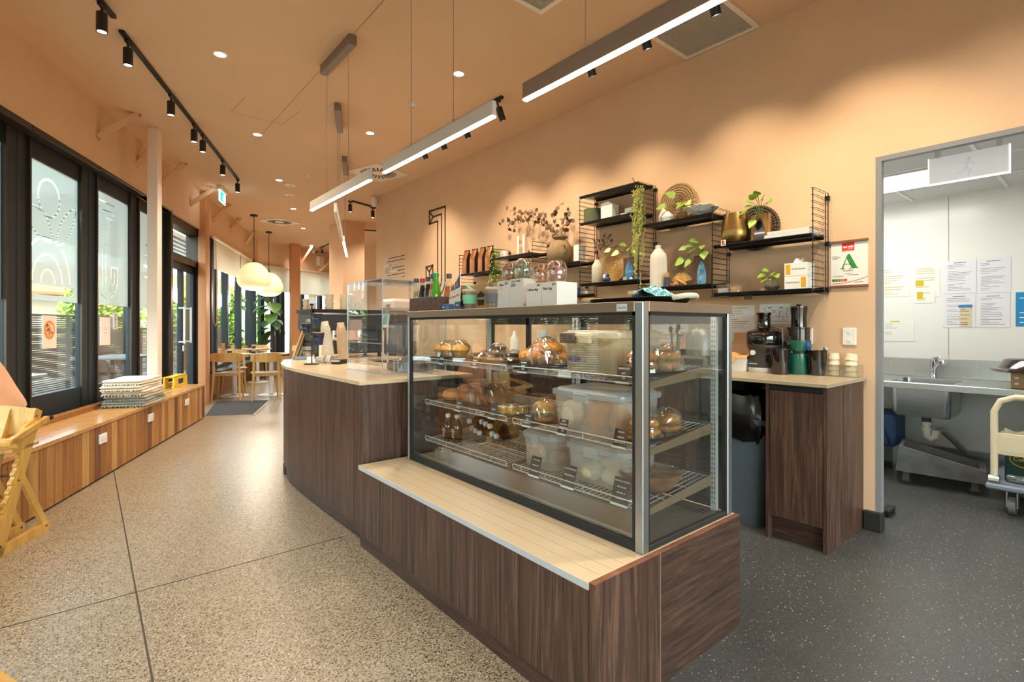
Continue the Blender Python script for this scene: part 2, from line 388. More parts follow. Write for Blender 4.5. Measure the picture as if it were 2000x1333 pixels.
# ---------------------------------------------------------------- walls
XW = 3.618
mb = MB(); mb.box(XW,3.66,.965,7.81,0,3.32); mb.box(XW,3.66,-.62,.965,2.228,3.32); mb.box(XW,3.66,-4.2,-.62,0,3.32)
struct(mb.build('wall_right',PAINT),'long terracotta painted back wall behind the counter','wall')
JAMB = pbr('grey door lining','85878b',.4)
struct(MB().box(3.617,3.662,.935,.965,0,2.228).box(3.617,3.662,-.62,.935,2.20,2.228).box(3.617,3.662,-.65,-.62,0,2.228).build('trim_4',JAMB),'grey metal lining of the kitchen opening','door lining')
struct(MB().box(3.59,3.664,.93,1.02,0.0015,.115,.004).build('baseboard_right',BLACKR),'black coved skirting at the foot of the wall end','skirting')
struct(MB().box(3.66,5.95,7.70,7.81,0,3.32).build('wall_return',PAINT),'terracotta return wall at the end of the back wall','wall')
struct(MB().box(5.70,5.95,7.81,14.9,0,3.32).build('wall_deep',PAINT),'terracotta wall of the far recess','wall')
struct(MB().box(3.884,4.33,9.90,10.64,0,3.32).build('wall_pillar',PAINT),'square terracotta pillar beyond the counter','pillar')
# left wall above the glazing, and the pier between door and far windows
mb = MB(lw()); mb.box(-9.4,9.86,.385,.62,2.72,3.32); mb.box(-9.4,-6.6,.385,.62,0,2.72)
struct(mb.build('wall_left',PAINT),'terracotta wall above the window fronts','wall')
mb = MB(lw()); mb.box(5.20,5.62,.40,.60,0,2.72)
struct(mb.build('wall_pier',PAINT),'narrow painted pier between the door and the far windows','wall')
mb = MB(lw()); CLAD = wood('timber dado','7d522c','9d6d3f','b98654',(12,12,1),.5)
mb.box(5.62,9.86,.42,.60,0,.44)
struct(mb.build('wall_dado',CLAD),'timber lined low wall under the far windows','wall')
struct(MB(lw()).box(5.62,9.80,.24,.62,.44,.475,.004).build('trim_5',BLACK),'black sill under the far windows','sill')
def fw(t,q,z):return FC + FD*t + FNV*q + Vector((0,0,z))
FWM = Matrix(((FD.x,FNV.x,0,FC.x),(FD.y,FNV.y,0,FC.y),(0,0,1,0),(0,0,0,1)))
mb = MB(FWM); mb.box(-.1,2.66,0,.22,2.72,3.32); mb.box(-.1,2.66,0,.22,0,.46); mb.box(2.3,2.66,0,.22,.46,2.72)
struct(mb.build('wall_far',PAINT),'terracotta far wall above and below its windows','wall')
mb = MB(); mb.box(-4.2,3.66,-4.2,-4.0,2.75,3.32); mb.box(-4.2,3.66,-4.2,-4.0,0,.35); mb.box(-4.2,-2.9,-4.2,-4.0,.35,2.75); mb.box(2.9,3.66,-4.2,-4.0,.35,2.75)  # unseen rear wall, its wide opening added to let daylight in
struct(mb.build('wall_rear',PAINT),'painted rear wall behind the viewer, with an opening added for daylight','wall')
# kitchen shell
KX = 5.6
struct(MB().box(KX,KX + .12,-3.2,2.2,0,2.6).build('wall_kitchen',WHITEW),'glossy white panelled kitchen wall','wall')
struct(MB().box(3.66,KX,2.05,2.2,0,2.6).build('wall_kitchen_side',WHITEW),'white kitchen side wall','wall')
struct(MB().box(3.66,KX,-3.2,-3.05,0,2.6).build('wall_kitchen_end',WHITEW),'white kitchen end wall','wall')
struct(MB().box(3.66,3.70,-3.2,-.65,0,2.6).box(3.662,3.70,.965,2.2,0,2.6).box(3.662,3.70,-.65,.965,2.24,2.6).build('wall_kitchen_inner',WHITEW),'white inner face of the kitchen partition','wall')
KZ = 2.325
struct(MB().box(3.70,KX,-3.1,2.1,KZ,KZ + .1).build('ceiling_kitchen',pbr('white ceiling tile','d9d8d6',.9)),'white tiled kitchen ceiling','ceiling')
mb = MB(); mb.box(3.70,KX,.60,.622,KZ - .006,KZ); mb.box(3.70,KX,1.2,1.222,KZ - .006,KZ); mb.box(3.7,KX,0,.022,KZ - .006,KZ); mb.box(KX - .025,KX,-3,2.05,KZ - .008,KZ); mb.box(4.45,4.472,-3,2.05,KZ - .006,KZ); mb.box(5.05,5.072,-3,2.05,KZ - .006,KZ)
struct(mb.build('trim_6',WHITE),'white T-bar grid of the kitchen ceiling','ceiling grid')
struct(MB().box(KX - .002,KX,.97,.976,.95,KZ).box(KX - .002,KX,-.2,-.194,.95,KZ).build('trim_7',pbr('panel joint','b4b4ae',.6)),'vertical joint strip between white wall panels','panel joint')
struct(MB().box(KX - .02,KX,-3,2.05,0,.2).build('baseboard_kitchen',pbr('grey kitchen skirting','9aa0a2',.5)),'grey coved skirting along the kitchen wall','skirting')

# ---------------------------------------------------------------- glazing of the left wall
def glazed(name,s0,s1,z0,z1,film,label,blind_top=2.72,fr=DARKF,sill=.46):
    """one bay: dark frame (head, stiles, bottom rail), clear pane, frosted film with line cut-outs"""
    mb = MB(lw()); w = .14
    mb.box(s0 - w,s0,.476,.516,sill,blind_top,.004).box(s1,s1 + w,.476,.516,sill,blind_top,.004)
    mb.box(s0,s1,.482,.516,z1,blind_top,.003).box(s0,s1,.470,.516,sill,z0,.003)
    mb.m(1).box(s0 - w - .002,s1 + w + .002,.378,.47,z1 + .14,blind_top + .02,.003)
    mb.m(1).box(s0 - .022,s0 - .002,.455,.478,sill,z1 + .13).box(s1 + .002,s1 + .012,.462,.478,sill,z1 + .13)
    f = mb.build(name,[fr,BRONZE]); struct(f,label,'window')
    MB(lw()).box(s0,s1,.498,.504,z0,z1).build('pane',PANE,f)
    if film:curve_sheet(film,s0,s1,f)
    return f
def closed_stroke(pts,w):
    """outline polygon of an open stroke of width w"""
    L = []; R = []
    for i,p in enumerate(pts):
        a = pts[max(i - 1,0)]; b = pts[min(i + 1,len(pts) - 1)]
        dx,dy = b[0] - a[0],b[1] - a[1]; q = math.hypot(dx,dy) or 1; nx,ny = -dy/q*w/2,dx/q*w/2
        L.append((p[0] + nx,p[1] + ny)); R.append((p[0] - nx,p[1] - ny))
    return L + R[::-1]
def curve_sheet(film,s0,s1,parent):
    z0,z1,holes = film
    cu = bpy.data.curves.new('frosted_film','CURVE'); cu.dimensions = '2D'; cu.fill_mode = 'BOTH'; cu.extrude = .0006
    for poly in [[(s0,z0),(s1,z0),(s1,z1),(s0,z1)]] + holes:
        sl = cu.splines.new('POLY'); sl.points.add(len(poly) - 1); sl.use_cyclic_u = True
        for p,q in zip(sl.points,poly):p.co = (q[0],q[1],0,1)
    t = bpy.data.objects.new('tmp',cu); COL.objects.link(t)
    me = bpy.data.meshes.new_from_object(t.evaluated_get(bpy.context.evaluated_depsgraph_get())); bpy.data.objects.remove(t)
    me.transform(LW @ Matrix(((1,0,0,0),(0,0,-1,.496),(0,1,0,0),(0,0,0,1))))
    me.materials.clear(); me.materials.append(FROST); me.name = 'frosted_film'
    o = bpy.data.objects.new('frosted_film',me); COL.objects.link(o); adopt(o,parent); o['label'] = 'frosted film with clear line drawing'
def q2(u,v):r = onl(u,v,.5); return (r.x,r.z)
def ell2(c,rx,rz,a0,a1,n=28):return [(c[0] + rx*math.cos(a0 + (a1 - a0)*i/n),c[1] + rz*math.sin(a0 + (a1 - a0)*i/n)) for i in range(n + 1)]
def bez(p0,p1,p2,n=12):return [tuple((1 - t) ** 2*p0[k] + 2*t*(1 - t)*p1[k] + t*t*p2[k] for k in (0,1)) for t in [i/n for i in range(n + 1)]]
# first bay: seed, two leaves and a rainbow
cc = q2(95,388); R1 = .155; Z1 = (q2(95,351)[1] - q2(95,423)[1])/2
h1 = [ell2(cc,R1 + .01,Z1 + .01,0,2*PI)[:-1],ell2(cc,R1 - .01,Z1 - .01,0,2*PI)[:-1]]
lt,lb = (.935,q2(50,398)[1]),q2(103,472)
h1 += [closed_stroke(bez(lt,(q2(85,405)[0] + .05,q2(85,405)[1] + .03),lb),.02),closed_stroke(bez((.94,lt[1] - .09),(q2(62,455)[0],q2(62,460)[1]),(lb[0] - .03,lb[1] - .012)),.02)]
rt,rb = (1.655,q2(145,407)[1]),q2(109,479)
h1 += [closed_stroke(bez((rt[0] - .02,rt[1]),q2(112,425),(rb[0],rb[1] + .01)),.02),closed_stroke(bez((rt[0],rt[1] - .03),q2(138,468),(rb[0] + .04,rb[1] - .01)),.02)]
rc = (q2(92,556)[0],q2(92,553)[1])
for rr in (.34,.215,.10):h1.append(closed_stroke(ell2(rc,rr,rr*1.1,.02,PI - .02),.02))
h1.append([(.93,rc[1] - .10),(1.6,rc[1] - .10),(1.6,rc[1] - .02),(.93,rc[1] - .02)])
zf1 = q2(95,588)[1]
glazed('window_1',.92,1.68,.67,2.55,(zf1,2.55,h1),'dark framed window bay, frosted film with seed and rainbow line drawing')
# second bay: the outlined figure with hook
def zz(pts,w=.012):return closed_stroke([q2(*p) for p in pts],w)
h2 = [zz([(192,393),(192,560),(196,575),(208,585)]),zz([(199,412),(199,562)]),zz([(206,428),(206,563)]),
      zz([(192,389),(222,404),(222,428)],.014),zz([(199,409),(216,415)]),zz([(217,415),(221,429)]),zz([(206,426),(219,431)]),
      zz([(216,524),(216,552),(209,557)],.012),zz([(229,526),(229,550),(225,570),(214,586)],.014),zz([(217,522),(228,525)],.01),zz([(222.5,534),(222.5,553),(212,570)],.01)]
glazed('window_2',1.975,2.74,.655,2.57,(q2(215,597)[1],2.57,h2),'dark framed window bay, frosted film with angular hook line drawing')
hs = []
cs = (3.56,q2(282,515)[1])
for k in range(6):
    z = cs[1] + .36 - k*.13; x = .38*math.sqrt(max(.05,1 - ((z - cs[1])/.42) ** 2)); hs.append([(cs[0] - x,z - .012),(cs[0] - x + .16,z - .012),(cs[0] - x + .16,z + .012),(cs[0] - x,z + .012)])
glazed('window_3',2.96,3.66,.62,2.58,(q2(270,600)[1],2.58,hs),'dark framed window bay behind the white post')
for k in range(7):
    s1 = .63 - k*1.05
    glazed('window_%d' % (k + 4),s1 - .77,s1,.67,2.55,(1.42,2.55,[]),'dark framed window bay near the left edge' if k == 0 else 'dark framed window bay further back along the shopfront')
# timber upstand and black track at the bottom of the windows
struct(MB(lw()).box(-6.6,3.77,.355,.41,.455,.50,.006).build('trim_8',DECK[1]),'timber upstand along the back of the window bench','trim')
struct(MB(lw()).box(-6.6,3.80,.405,.57,.43,.475,.004).build('trim_9',DARKF),'black sliding track under the windows','sill')
# door bay with transom
mb = MB(lw()); mb.box(3.80,3.88,.40,.57,0,2.72,.004).box(5.10,5.2,.40,.60,0,2.72,.004).box(3.88,5.10,.42,.57,2.61,2.72).box(3.88,5.10,.42,.57,2.12,2.22,.003)
f = mb.build('door_1',[BRONZE]); struct(f,'dark framed glass door with transom opening onto the terrace','door')
MB(lw()).box(3.88,5.10,.50,.506,2.22,2.61).build('transom_pane',PANE,f)
mb = MB(lw()); mb.box(3.885,3.98,.47,.52,.02,2.12,.004).box(5.0,5.095,.47,.52,.02,2.12,.004).box(3.98,5.0,.47,.52,.02,.20).box(3.98,5.0,.47,.52,2.03,2.12).box(4.44,4.54,.465,.525,.02,2.12,.004)
lf = mb.build('door_leaf',[DARKF],f)
MB(lw()).box(3.98,4.44,.493,.499,.20,2.03).box(4.54,5.0,.493,.499,.2,2.03).build('pane',PANE,f)
mb = MB(lw())
for s0 in (4.33,4.62):mb.tube([(s0,.40,.98),(s0,.40,1.50)],.014,8).tube([(s0,.47,1.0),(s0,.40,1.0)],.01).tube([(s0,.47,1.48),(s0,.40,1.48)],.01)
mb.build('door_handle',pbr('white powder coat','e9e8e4',.35),f,True,label='white door handles')
MB(lw()).box(4.46,4.52,.44,.466,.86,.95,.006).build('door_lock',STEEL,f)

# ---------------------------------------------------------------- far windows with roller blinds
def plain_bay(name,M,s0,s1,q0,q1,z0,z1,mull,label):
    mb = MB(M); mb.box(s0,s1,q0,q1,z1,z1 + .10).box(s0,s1,q0,q1,z0 - .02,z0 + .06)
    for s_ in mull:mb.box(s_ - .05,s_ + .05,q0,q1,z0,z1,.004)
    f = mb.build(name,DARKF); struct(f,label,'window')
    MB(M).box(s0,s1,q0 + .05,q0 + .056,z0 + .05,z1).build('pane',PANE,f); return f
sA = [onl(u,600,.47).x for u in (411,420,442,468,488)]
plain_bay('window_11',lw(),5.62,9.82,.44,.56,.47,2.62,[5.68] + sA + [9.78],'row of dark framed windows under the cream blinds, left')
mull = []
for u in (511,541,551,590,625,660):
    d = _ray(u,600); n = FNV.x*d[0] + FNV.y*d[1]; t = (FC.x*FNV.x + FC.y*FNV.y + .1*1)/n; mull.append((Vector((d[0]*t,d[1]*t,0)) - FC).dot(FD))
plain_bay('window_12',FWM,-.05,2.3,.06,.18,.46,2.62,mull,'dark framed windows of the far wall under the blinds')
struct(plain_bay('window_13',Matrix.Identity(4),-2.9,2.9,-4.14,-4.06,.35,2.65,[-2.85,-1.4,0.0,1.45,2.85],'unseen glazing behind the viewer, added for daylight'))  # unseen glazed opening added to bring daylight in from behind
BLIND = glass('cream blind fabric','ffffff',.0,.5,.95,'fffaec')
def blind(name,M,s0,s1,q,zb,label):
    t = thing(name,label,'blind',M @ Vector(((s0 + s1)/2,q,zb)),0,'cream roller blinds')
    mb = MB(M); mb.box(s0,s1,q,q + .004,zb,2.69).build('blind_fabric',BLIND,t)
    MB(M).tube([(s0,q + .002,2.70),(s1,q + .002,2.70)],.028,12).build('roller',BLIND,t,True)
    MB(M).tube([(s0,q + .002,zb),(s1,q + .002,zb)],.009,8).build('bottom_bar',WHITE,t,True); return t
bs = [onl(u,500,.38).x for u in (413,465,466.5,505)]
b1 = blind('roller_blind',lw(),bs[0],bs[1],.34,2.19,'cream roller blind nearest the brown timber column')
MB(lw()).tube([(bs[0] - .06,.33,2.65),(bs[0] - .06,.33,1.30),(bs[0] + .04,.33,1.22),(bs[0] + .14,.33,1.30),(bs[0] + .06,.33,2.65)],.006,6).build('pull_cord',pbr('beige cord','b8a78c',.8),b1,True)
blind('roller_blind',lw(),bs[2],bs[3],.34,2.19,'cream roller blind half hidden by the paper lanterns')
blind('roller_blind',FWM,.05,1.05,-.06,2.10,'cream roller blind left of the far post')
blind('roller_blind',FWM,1.09,2.4,-.06,2.07,'wide cream roller blind right of the far post')
# ================================================================ posts, braces
mb = MB(lw()); mb.box(2.30,2.42,.062,.162,.455,3.32,.006)
struct(mb.build('column_1',pbr('pale pink post paint','e9dacd',.6)),'tall square painted post standing on the window bench','post')
c2 = onl(396,600,.36).x
mb = MB(lw()); mb.box(c2 - .06,c2 + .10,.30,.41,0,3.32,.006)
struct(mb.build('column_2',pbr('tan post paint','c1875a',.6)),'tan square post between the door and the blinds','post')
c3 = onz(577,477,3.32)
struct(MB().box(c3.x - .12,c3.x + .10,c3.y - .08,c3.y + .1,0,3.32,.006).build('column_3',pbr('tan post paint','c1875a',.6)),'tan square post in front of the far blinds','post')
BD = Vector((.97,.24,0)).normalized()
def brace(u,v,label,i):
    e = onz(u,v,3.32); p = (e - LA).dot(LN); t = max(.2,(p - .383)/BD.dot(LN)); w = e - BD*t
    b = thing('ceiling_brace',label,'bracket',(w.x,w.y,3.0),0,'ceiling braces along the window wall')
    n = BD.cross(Vector((0,0,1))); q = n*.03
    A = Vector((w.x,w.y,2.995)); B = Vector((e.x,e.y,3.315)); d = (B - A).normalized(); k = d.cross(n)*.028
    MB().slab([A - k - q*.8,B - k - q*.8,B + k - q*.8,A + k - q*.8],q*1.6).build('diagonal_strut',PAINT,b)
    MB().slab([w + Vector((0,0,2.96)) - q,w + Vector((0,0,3.30)) - q,w + BD*.02 + Vector((0,0,3.30)) - q,w + BD*.02 + Vector((0,0,2.96)) - q],q*2).build('wall_plate',PAINT,b)
    MB().slab([w + Vector((0,0,3.30)) - q,w + Vector((0,0,3.319)) - q,e + BD*.03 + Vector((0,0,3.319 - 3.32)) - q,e + BD*.03 + Vector((0,0,-.02)) - q],q*2).build('ceiling_plate',PAINT,b)
for i,(u,v,l) in enumerate([(267,223,'slanted painted brace high on the wall, nearest of the row'),(306,277,'slanted painted brace passing behind the pale post'),(359,319,'slanted painted brace just right of the pale post'),
                               (420,366,'slanted painted brace beside the green exit sign'),(446,399,'slanted painted brace above the tan post'),(467,426,'slanted painted brace above the first cream blind'),(497,451,'slanted painted brace behind the paper lantern cords')]):
    brace(u,v,l,i)
fa = c3 + Vector((.1,0,0))
mb = MB(); mb.tube([(c3.x + .08,c3.y,2.75),(c3.x + .42,c3.y + .02,3.31)],.035,4); struct(mb.build('trim_10',PAINT),'painted strut rising from the far post','strut')
a = ony(676,520,14.0); mb = MB(); mb.tube([(a.x - .75,14.0,2.72),(a.x - .1,14.0,3.31)],.035,4); struct(mb.build('trim_11',PAINT),'painted strut left of the square pillar','strut')

# ================================================================ track spots
LENS = glow('lit lens','fff3e0',7.0)
LENSW = glow('soft lit lens','fff1dc',3.0)
def spot_mesh(pref):
    t = thing('track_spot','x','spotlight')
    MB().box(-.012,.012,-.04,.04,-.022,0,.003).build('adapter',BLACK,t)
    MB().tube([(0,0,-.02),(0,0,-.055)],.008,8).build('stem',BLACK,t,True)
    MB().lathe([(0,-.055),(.029,-.055),(.031,-.06),(.031,-.178),(.029,-.18),(.026,-.178),(.026,-.172),(0,-.172)],n=20).build('spot_body',pbr('black spot body','1b1917',.4),t,True)
    MB().lathe([(0,-.1735),(.025,-.1735),(.025,-.1725),(0,-.1725)],n=16).build('lens',LENS,t)
    return t
SPOT0 = spot_mesh('x'); SPOT0.location = (0,0,-50); first_spot = [True]
def place_spot(loc,rz,label,group):
    if first_spot[0]:
        first_spot[0] = False; SPOT0.location = loc; SPOT0.rotation_euler.z = rz; SPOT0['label'] = label; SPOT0['group'] = group; return SPOT0
    return dup(SPOT0,loc,rz,label,group)
def track(name,P,Q,label):
    P = Vector(P); Q = Vector(Q); d = (Q - P).normalized(); n = Vector((-d.y,d.x,0))*.017
    mb = MB(); P.z = Q.z = 0
    mb.prism([tuple(P - n)[:2],tuple(Q - n)[:2],tuple(Q + n)[:2],tuple(P + n)[:2]],3.298,3.3195)
    m2 = n*.3
    mb.m(1).prism([tuple(P - m2)[:2],tuple(Q - m2)[:2],tuple(Q + m2)[:2],tuple(P + m2)[:2]],3.2972,3.299)
    o = mb.build(name,[BLACK,BLACKR]); tag(o,label,'light track'); return math.atan2(d.y,d.x) - PI/2
def on_track(u,P,Q):
    d = _ray(u,300); e = (Q[0] - P[0],Q[1] - P[1]); det = d[0]*-e[1] + e[0]*d[1]; t = (P[0]*-e[1] + e[0]*P[1])/det
    return Vector((d[0]*t,d[1]*t,3.298))
TA = (Vector((-.30,3.40,0)),Vector((.138,4.374,0))); TB = (Vector((.187,4.55,0)),Vector((1.667,8.126,0)))
ra = track('light_track',*TA,'short black ceiling track at the top left edge')
rb = track('light_track',*TB,'long black ceiling track along the window wall')
FL = pbr('warm spot','ffffff')
place_spot(on_track(199,*TA),ra,'black track spot nearest the top left edge','black track spots along the window wall')
wspots = [on_track(199,*TA)]
for u,l in ((250,'first black spot on the long window track'),(334,'second black spot on the long window track'),(379,'third black spot on the long window track'),(396,'fourth black spot, close beside the third on the window track'),(435,'fifth black spot on the window track, above the exit sign'),(464,'last black spot at the far end of the window track')):
    q = on_track(u,*TB); place_spot(q,rb,l,'black track spots along the window wall'); wspots.append(q)
for q in wspots[::2]:
    lamp('track_light','SPOT',q + Vector((0,0,-.19)),12,WARM,(0,0,0),spot_size=1.25,spot_blend=.8,shadow_soft_size=.03)
# tracks in front of the back wall, behind the linear pendants
rc = track('light_track',(2.905,3.64,0),(2.905,5.64,0),'black ceiling track behind the middle linear pendant')
track('light_track',(2.905,.75,0),(2.905,2.98,0),'black ceiling track behind the near linear pendant')
wall_aim = []
for y,l in ((3.72,'black spot at the near end of the middle track, beside the pendant tip'),(4.28,'black spot behind the middle pendant, toward its near end'),(4.72,'black spot behind the centre of the middle pendant'),(5.12,'black spot behind the far half of the middle pendant'),
             (1.02,'black spot over the ceiling grille, behind the near pendant'),(1.62,'black spot behind the near pendant, at the grille edge'),(2.12,'black spot behind the near pendant, left of the grille'),(2.62,'black spot behind the far end of the near pendant')):
    o = place_spot(Vector((2.905,y,3.298)),0,l,'black track spots facing the back wall'); o.rotation_euler.y = -.42; wall_aim.append(y)
for y in (1.0,1.72,2.6,3.4,4.2,5.75):
    s = lamp('wall_spot','SPOT',(2.905,y,3.13),25,(1,.82,.56),(0,math.radians(-23),0),spot_size=1.5,spot_blend=1.0,shadow_soft_size=.03)
TC = (Vector((3.40,8.26,0)),Vector((4.15,8.56,0)))
rc2 = track('light_track',*TC,'short black ceiling track beyond the end of the back wall')
for u,l in ((684,'left black spot on the short far track'),(728,'right black spot on the short far track, above the wall end')):place_spot(on_track(u,*TC),rc2,l,'black track spots past the wall end')
TD = (onz(625,484,3.32),onz(642,476,3.32)); rd = track('light_track',TD[0],TD[1] + (TD[1] - TD[0]),'tiny black ceiling track left of the square pillar')
place_spot(on_track(629,*TD),rd,'single black spot left of the square pillar','black track spots past the wall end')
TE = (Vector((4.55,10.6,0)),Vector((5.6,10.2,0))); track('light_track',*TE,'black ceiling track in the recess right of the pillar')

# ================================================================ linear pendants
LED = glow('LED diffuser','fff2dc',15.0); LEDOFF = pbr('unlit diffuser','e6e2da',.4)
def linear_pendant(P,Q,wires,can,label,hz=.078,lit=True,housing=None):
    P = Vector(P); Q = Vector(Q); d = (Q - P).normalized(); n = Vector((-d.y,d.x,0)); z0 = 2.203
    t = thing('linear_pendant',label,'pendant light',((P.x + Q.x)/2,(P.y + Q.y)/2,z0),0,'linear LED pendants over the counter')
    M = frame(P,d,n); L = (Q - P).length
    MB(M).box(0,L,-.012,.012,z0 + .007,z0 + hz,.002).build('housing',housing or ALUL,t)
    MB(M).box(.002,L - .002,-.0125,.0125,z0,z0 + .0075,.002).build('diffuser',LED if lit else LEDOFF,t)
    for w in wires:
        MB(M).tube([(w,0,z0 + hz),(w,0,3.25)],.0022,6).lathe([(0,0),(.007,0),(.007,.02),(0,.02)],(w,0,z0 + hz),8).build('suspension_wire',STEEL,t)
    MB(M).box(can[0],can[1],-.03,.03,3.245,3.32,.004).build('ceiling_box',TAUPE,t)
    return t
linear_pendant((1.47,3.26,0),(1.47,4.45,0),(.38,.82),(.30,.89),'lit linear pendant farthest of the row above the acrylic screen')
linear_pendant((1.47,1.90,0),(1.47,3.06,0),(.35,.80),(.28,.87),'lit linear pendant in the middle of the row')
linear_pendant((1.47,.50,0),(1.47,1.687,0),(.39,.83),(.32,.90),'lit linear pendant nearest the viewer, crossing the ceiling grille',housing=TAUPE)
linear_pendant((1.64,4.35,0),(2.22,5.70,0),(.45,1.0),(.43,1.02),'thin linear pendant seen end on above the far counter',lit=False)
linear_pendant((2.31,5.87,0),(2.83,7.07,0),(.4,.85),(.33,.92),'lit linear pendant seen nearly end on in front of the pillar')

# ================================================================ downlights and other ceiling fittings
DLR = pbr('downlight rim','e7d9c8',.5)
def downlight_mesh():
    t = thing('downlight','x','downlight')
    MB().lathe([(.040,-.004),(.052,-.004),(.055,0),(.040,0)],n=24).build('trim_ring',DLR,t,True)
    MB().lathe([(0,-.003),(.040,-.003),(.040,-.001),(0,-.001)],n=24).build('lamp_face',glow('downlight face','fff0da',12),t)
    return t
DL = downlight_mesh()
dls = [((430,106),'bright ceiling downlight upper left, nearest'),((896,144),'ceiling downlight above the middle linear pendant'),((503,263),'ceiling downlight right of the access panel outline'),((723,260),'ceiling downlight left of the middle pendant'),
       ((545,352),'ceiling downlight left of the round ceiling speaker'),((573,408),'ceiling downlight between the far grille and the speakers'),((592,446),'ceiling downlight right of the far square grille'),((608,480),'farthest ceiling downlight above the far post')]
for i,((u,v),l) in enumerate(dls):
    q = onz(u,v,3.3199)
    if i == 0:DL.location = q; DL['label'] = l; DL['group'] = 'recessed downlights'
    else:dup(DL,q,0,l,'recessed downlights')
    lamp('downlight_or_fill','SPOT',q + Vector((0,0,-.03)),56 if i < 4 else 44,WARM if i else (1,.74,.46),spot_size=2.3,spot_blend=.9,shadow_soft_size=.05)
for x,y in ((-.9,1.6),(2.6,.4),(.6,-1.2),(-1.6,-1.8),(2.4,-2.2),(4.6,9.2)):   # unseen fill lamps added without fittings, behind the viewer and in the recess
    lamp('downlight_or_fill','SPOT',(x,y,3.29),56,WARM,spot_size=2.3,spot_blend=.9,shadow_soft_size=.05)
def disc(name,u,v,r,h,mt,label,cat):
    q = onz(u,v,3.32); t = thing(name,label,cat,q)
    MB().lathe([(0,-h),(r*.7,-h),(r,-h*.5),(r,0),(0,0)],q,24).build('cover',mt,t,True)
    MB().lathe([(0,-h*1.4),(r*.25,-h*1.4),(r*.3,-h),(0,-h)],q,12).build('sensor',pbr('pale grey plastic','cfcac2',.5),t,True)
CW = pbr('warm white plastic','efe6da',.5)
disc('ceiling_speaker',567,361,.085,.02,CW,'round white ceiling speaker, nearer of two','ceiling speaker')
disc('ceiling_speaker',565,380,.07,.018,CW,'round white ceiling speaker, farther and smaller','ceiling speaker')
disc('smoke_detector',807,203,.035,.03,WHITE,'small white sprinkler head above the middle pendant','detector')
disc('smoke_detector',600,342,.035,.03,WHITE,'small white sprinkler head above the farthest pendant','detector')
disc('smoke_detector',507,428,.018,.02,WHITE,'tiny sensor on the ceiling by the lantern cord','detector')
def swirl(c,w,rz,label):
    t = thing('swirl_diffuser',label,'ceiling vent',c,rz)
    M = Matrix.Translation(c) @ Matrix.Rotation(rz,4,'Z')
    MB(M).box(-w/2,w/2,-w/2,w/2,-.008,0,.002).build('face_plate',CW,t)
    mb = MB(M)
    for k in range(24):
        a = 2*PI*k/24; ca,sa = math.cos(a),math.sin(a); r0,r1 = w*.16,w*.40; dx,dy = -sa*.007,ca*.007
        mb.slab([(ca*r0 - dx,sa*r0 - dy,-.0105),(ca*r1 - dx*1.6,sa*r1 - dy*1.6,-.0105),(ca*r1 + dx*1.6,sa*r1 + dy*1.6,-.0105),(ca*r0 + dx,sa*r0 + dy,-.0105)],(0,0,.003))
    mb.build('radial_slots',BLACKR,t)
swirl(Vector((3.06,6.54,3.3185)),.60,math.radians(17),'white square swirl diffuser on the ceiling behind the middle pendant')
swirl(Vector((2.97,10.87,3.3185)),.58,math.radians(25),'white square swirl diffuser near the paper lantern cords')
def grille(x0,x1,y0,y1,label):
    t = thing('return_air_grille',label,'ceiling vent',((x0 + x1)/2,(y0 + y1)/2,3.32)); z = 3.32; w = .035
    MB().box(x0,x0 + w,y0,y1,z - .012,z,.002).box(x1 - w,x1,y0,y1,z - .012,z,.002).box(x0 + w,x1 - w,y0,y0 + w,z - .012,z,.002).box(x0 + w,x1 - w,y1 - w,y1,z - .012,z,.002).build('grille_frame',CW,t)
    mb = MB(); n = 36
    for k in range(1,n):
        y = y0 + w + (y1 - y0 - 2*w)*k/n; mb.box(x0 + w,x1 - w,y - .0016,y + .0016,z - .011,z - .002)
    for k in range(1,n):
        x = x0 + w + (x1 - x0 - 2*w)*k/n; mb.box(x - .0016,x + .0016,y0 + w,y1 - w,z - .011,z - .002)
    mb.m(1).box(x0 + w,x1 - w,y0 + w,y1 - w,z - .002,z)
    mb.build('egg_crate',[pbr('grey grille','cfc4b8',.5),pbr('duct grey','5d554e',.8)],t)
grille(3.03,3.61,1.64,2.215,'white framed egg crate grille against the back wall')
grille(1.76,2.342,1.93,2.515,'white framed egg crate grille at the top edge of the view')
# green exit sign by the door
GREEN = glow('exit green','22b08c',1.1); SIGNW = glow('exit white','f4fffb',1.3)
q = onz(434,368,3.32); t = thing('exit_sign','hanging green and white running man exit sign above the door','exit sign',q,LROT)
M = Matrix.Translation(q) @ Matrix.Rotation(LROT,4,'Z')
MB(M).box(-.19,.19,-.03,.03,-.06,0,.006).build('sign_housing',WHITE,t)
MB(M).box(-.18,.18,-.006,.006,-.225,-.055,.002).build('sign_panel',SIGNW,t)
MB(M).box(-.125,.17,-.0085,-.006,-.215,-.065).build('green_field',GREEN,t)
mb = MB(M); mb.m(0)
hx,y0 = .04,-.0105
mb.ell((hx,y0,-.09),.012,.002,.012,10,6)
for pts in ([(hx - .004,-.105),(hx - .018,-.145)],[(hx - .018,-.145),(hx + .006,-.168),(hx - .004,-.2)],[(hx - .018,-.145),(hx - .04,-.17),(hx - .062,-.172)],[(hx - .006,-.112),(hx + .022,-.128),(hx + .034,-.118)],[(hx - .008,-.112),(hx - .034,-.118),(hx - .04,-.138)]):
    ribbon(mb,[(x,-.0085,z) for x,z in pts],.013,.002,(0,-1,0))
mb.slab([(.09,-.0105,-.2),(.15,-.0105,-.2),(.15,-.0105,-.08),(.09,-.0105,-.08)],(0,.002,0))
mb.build('running_man',SIGNW,t)
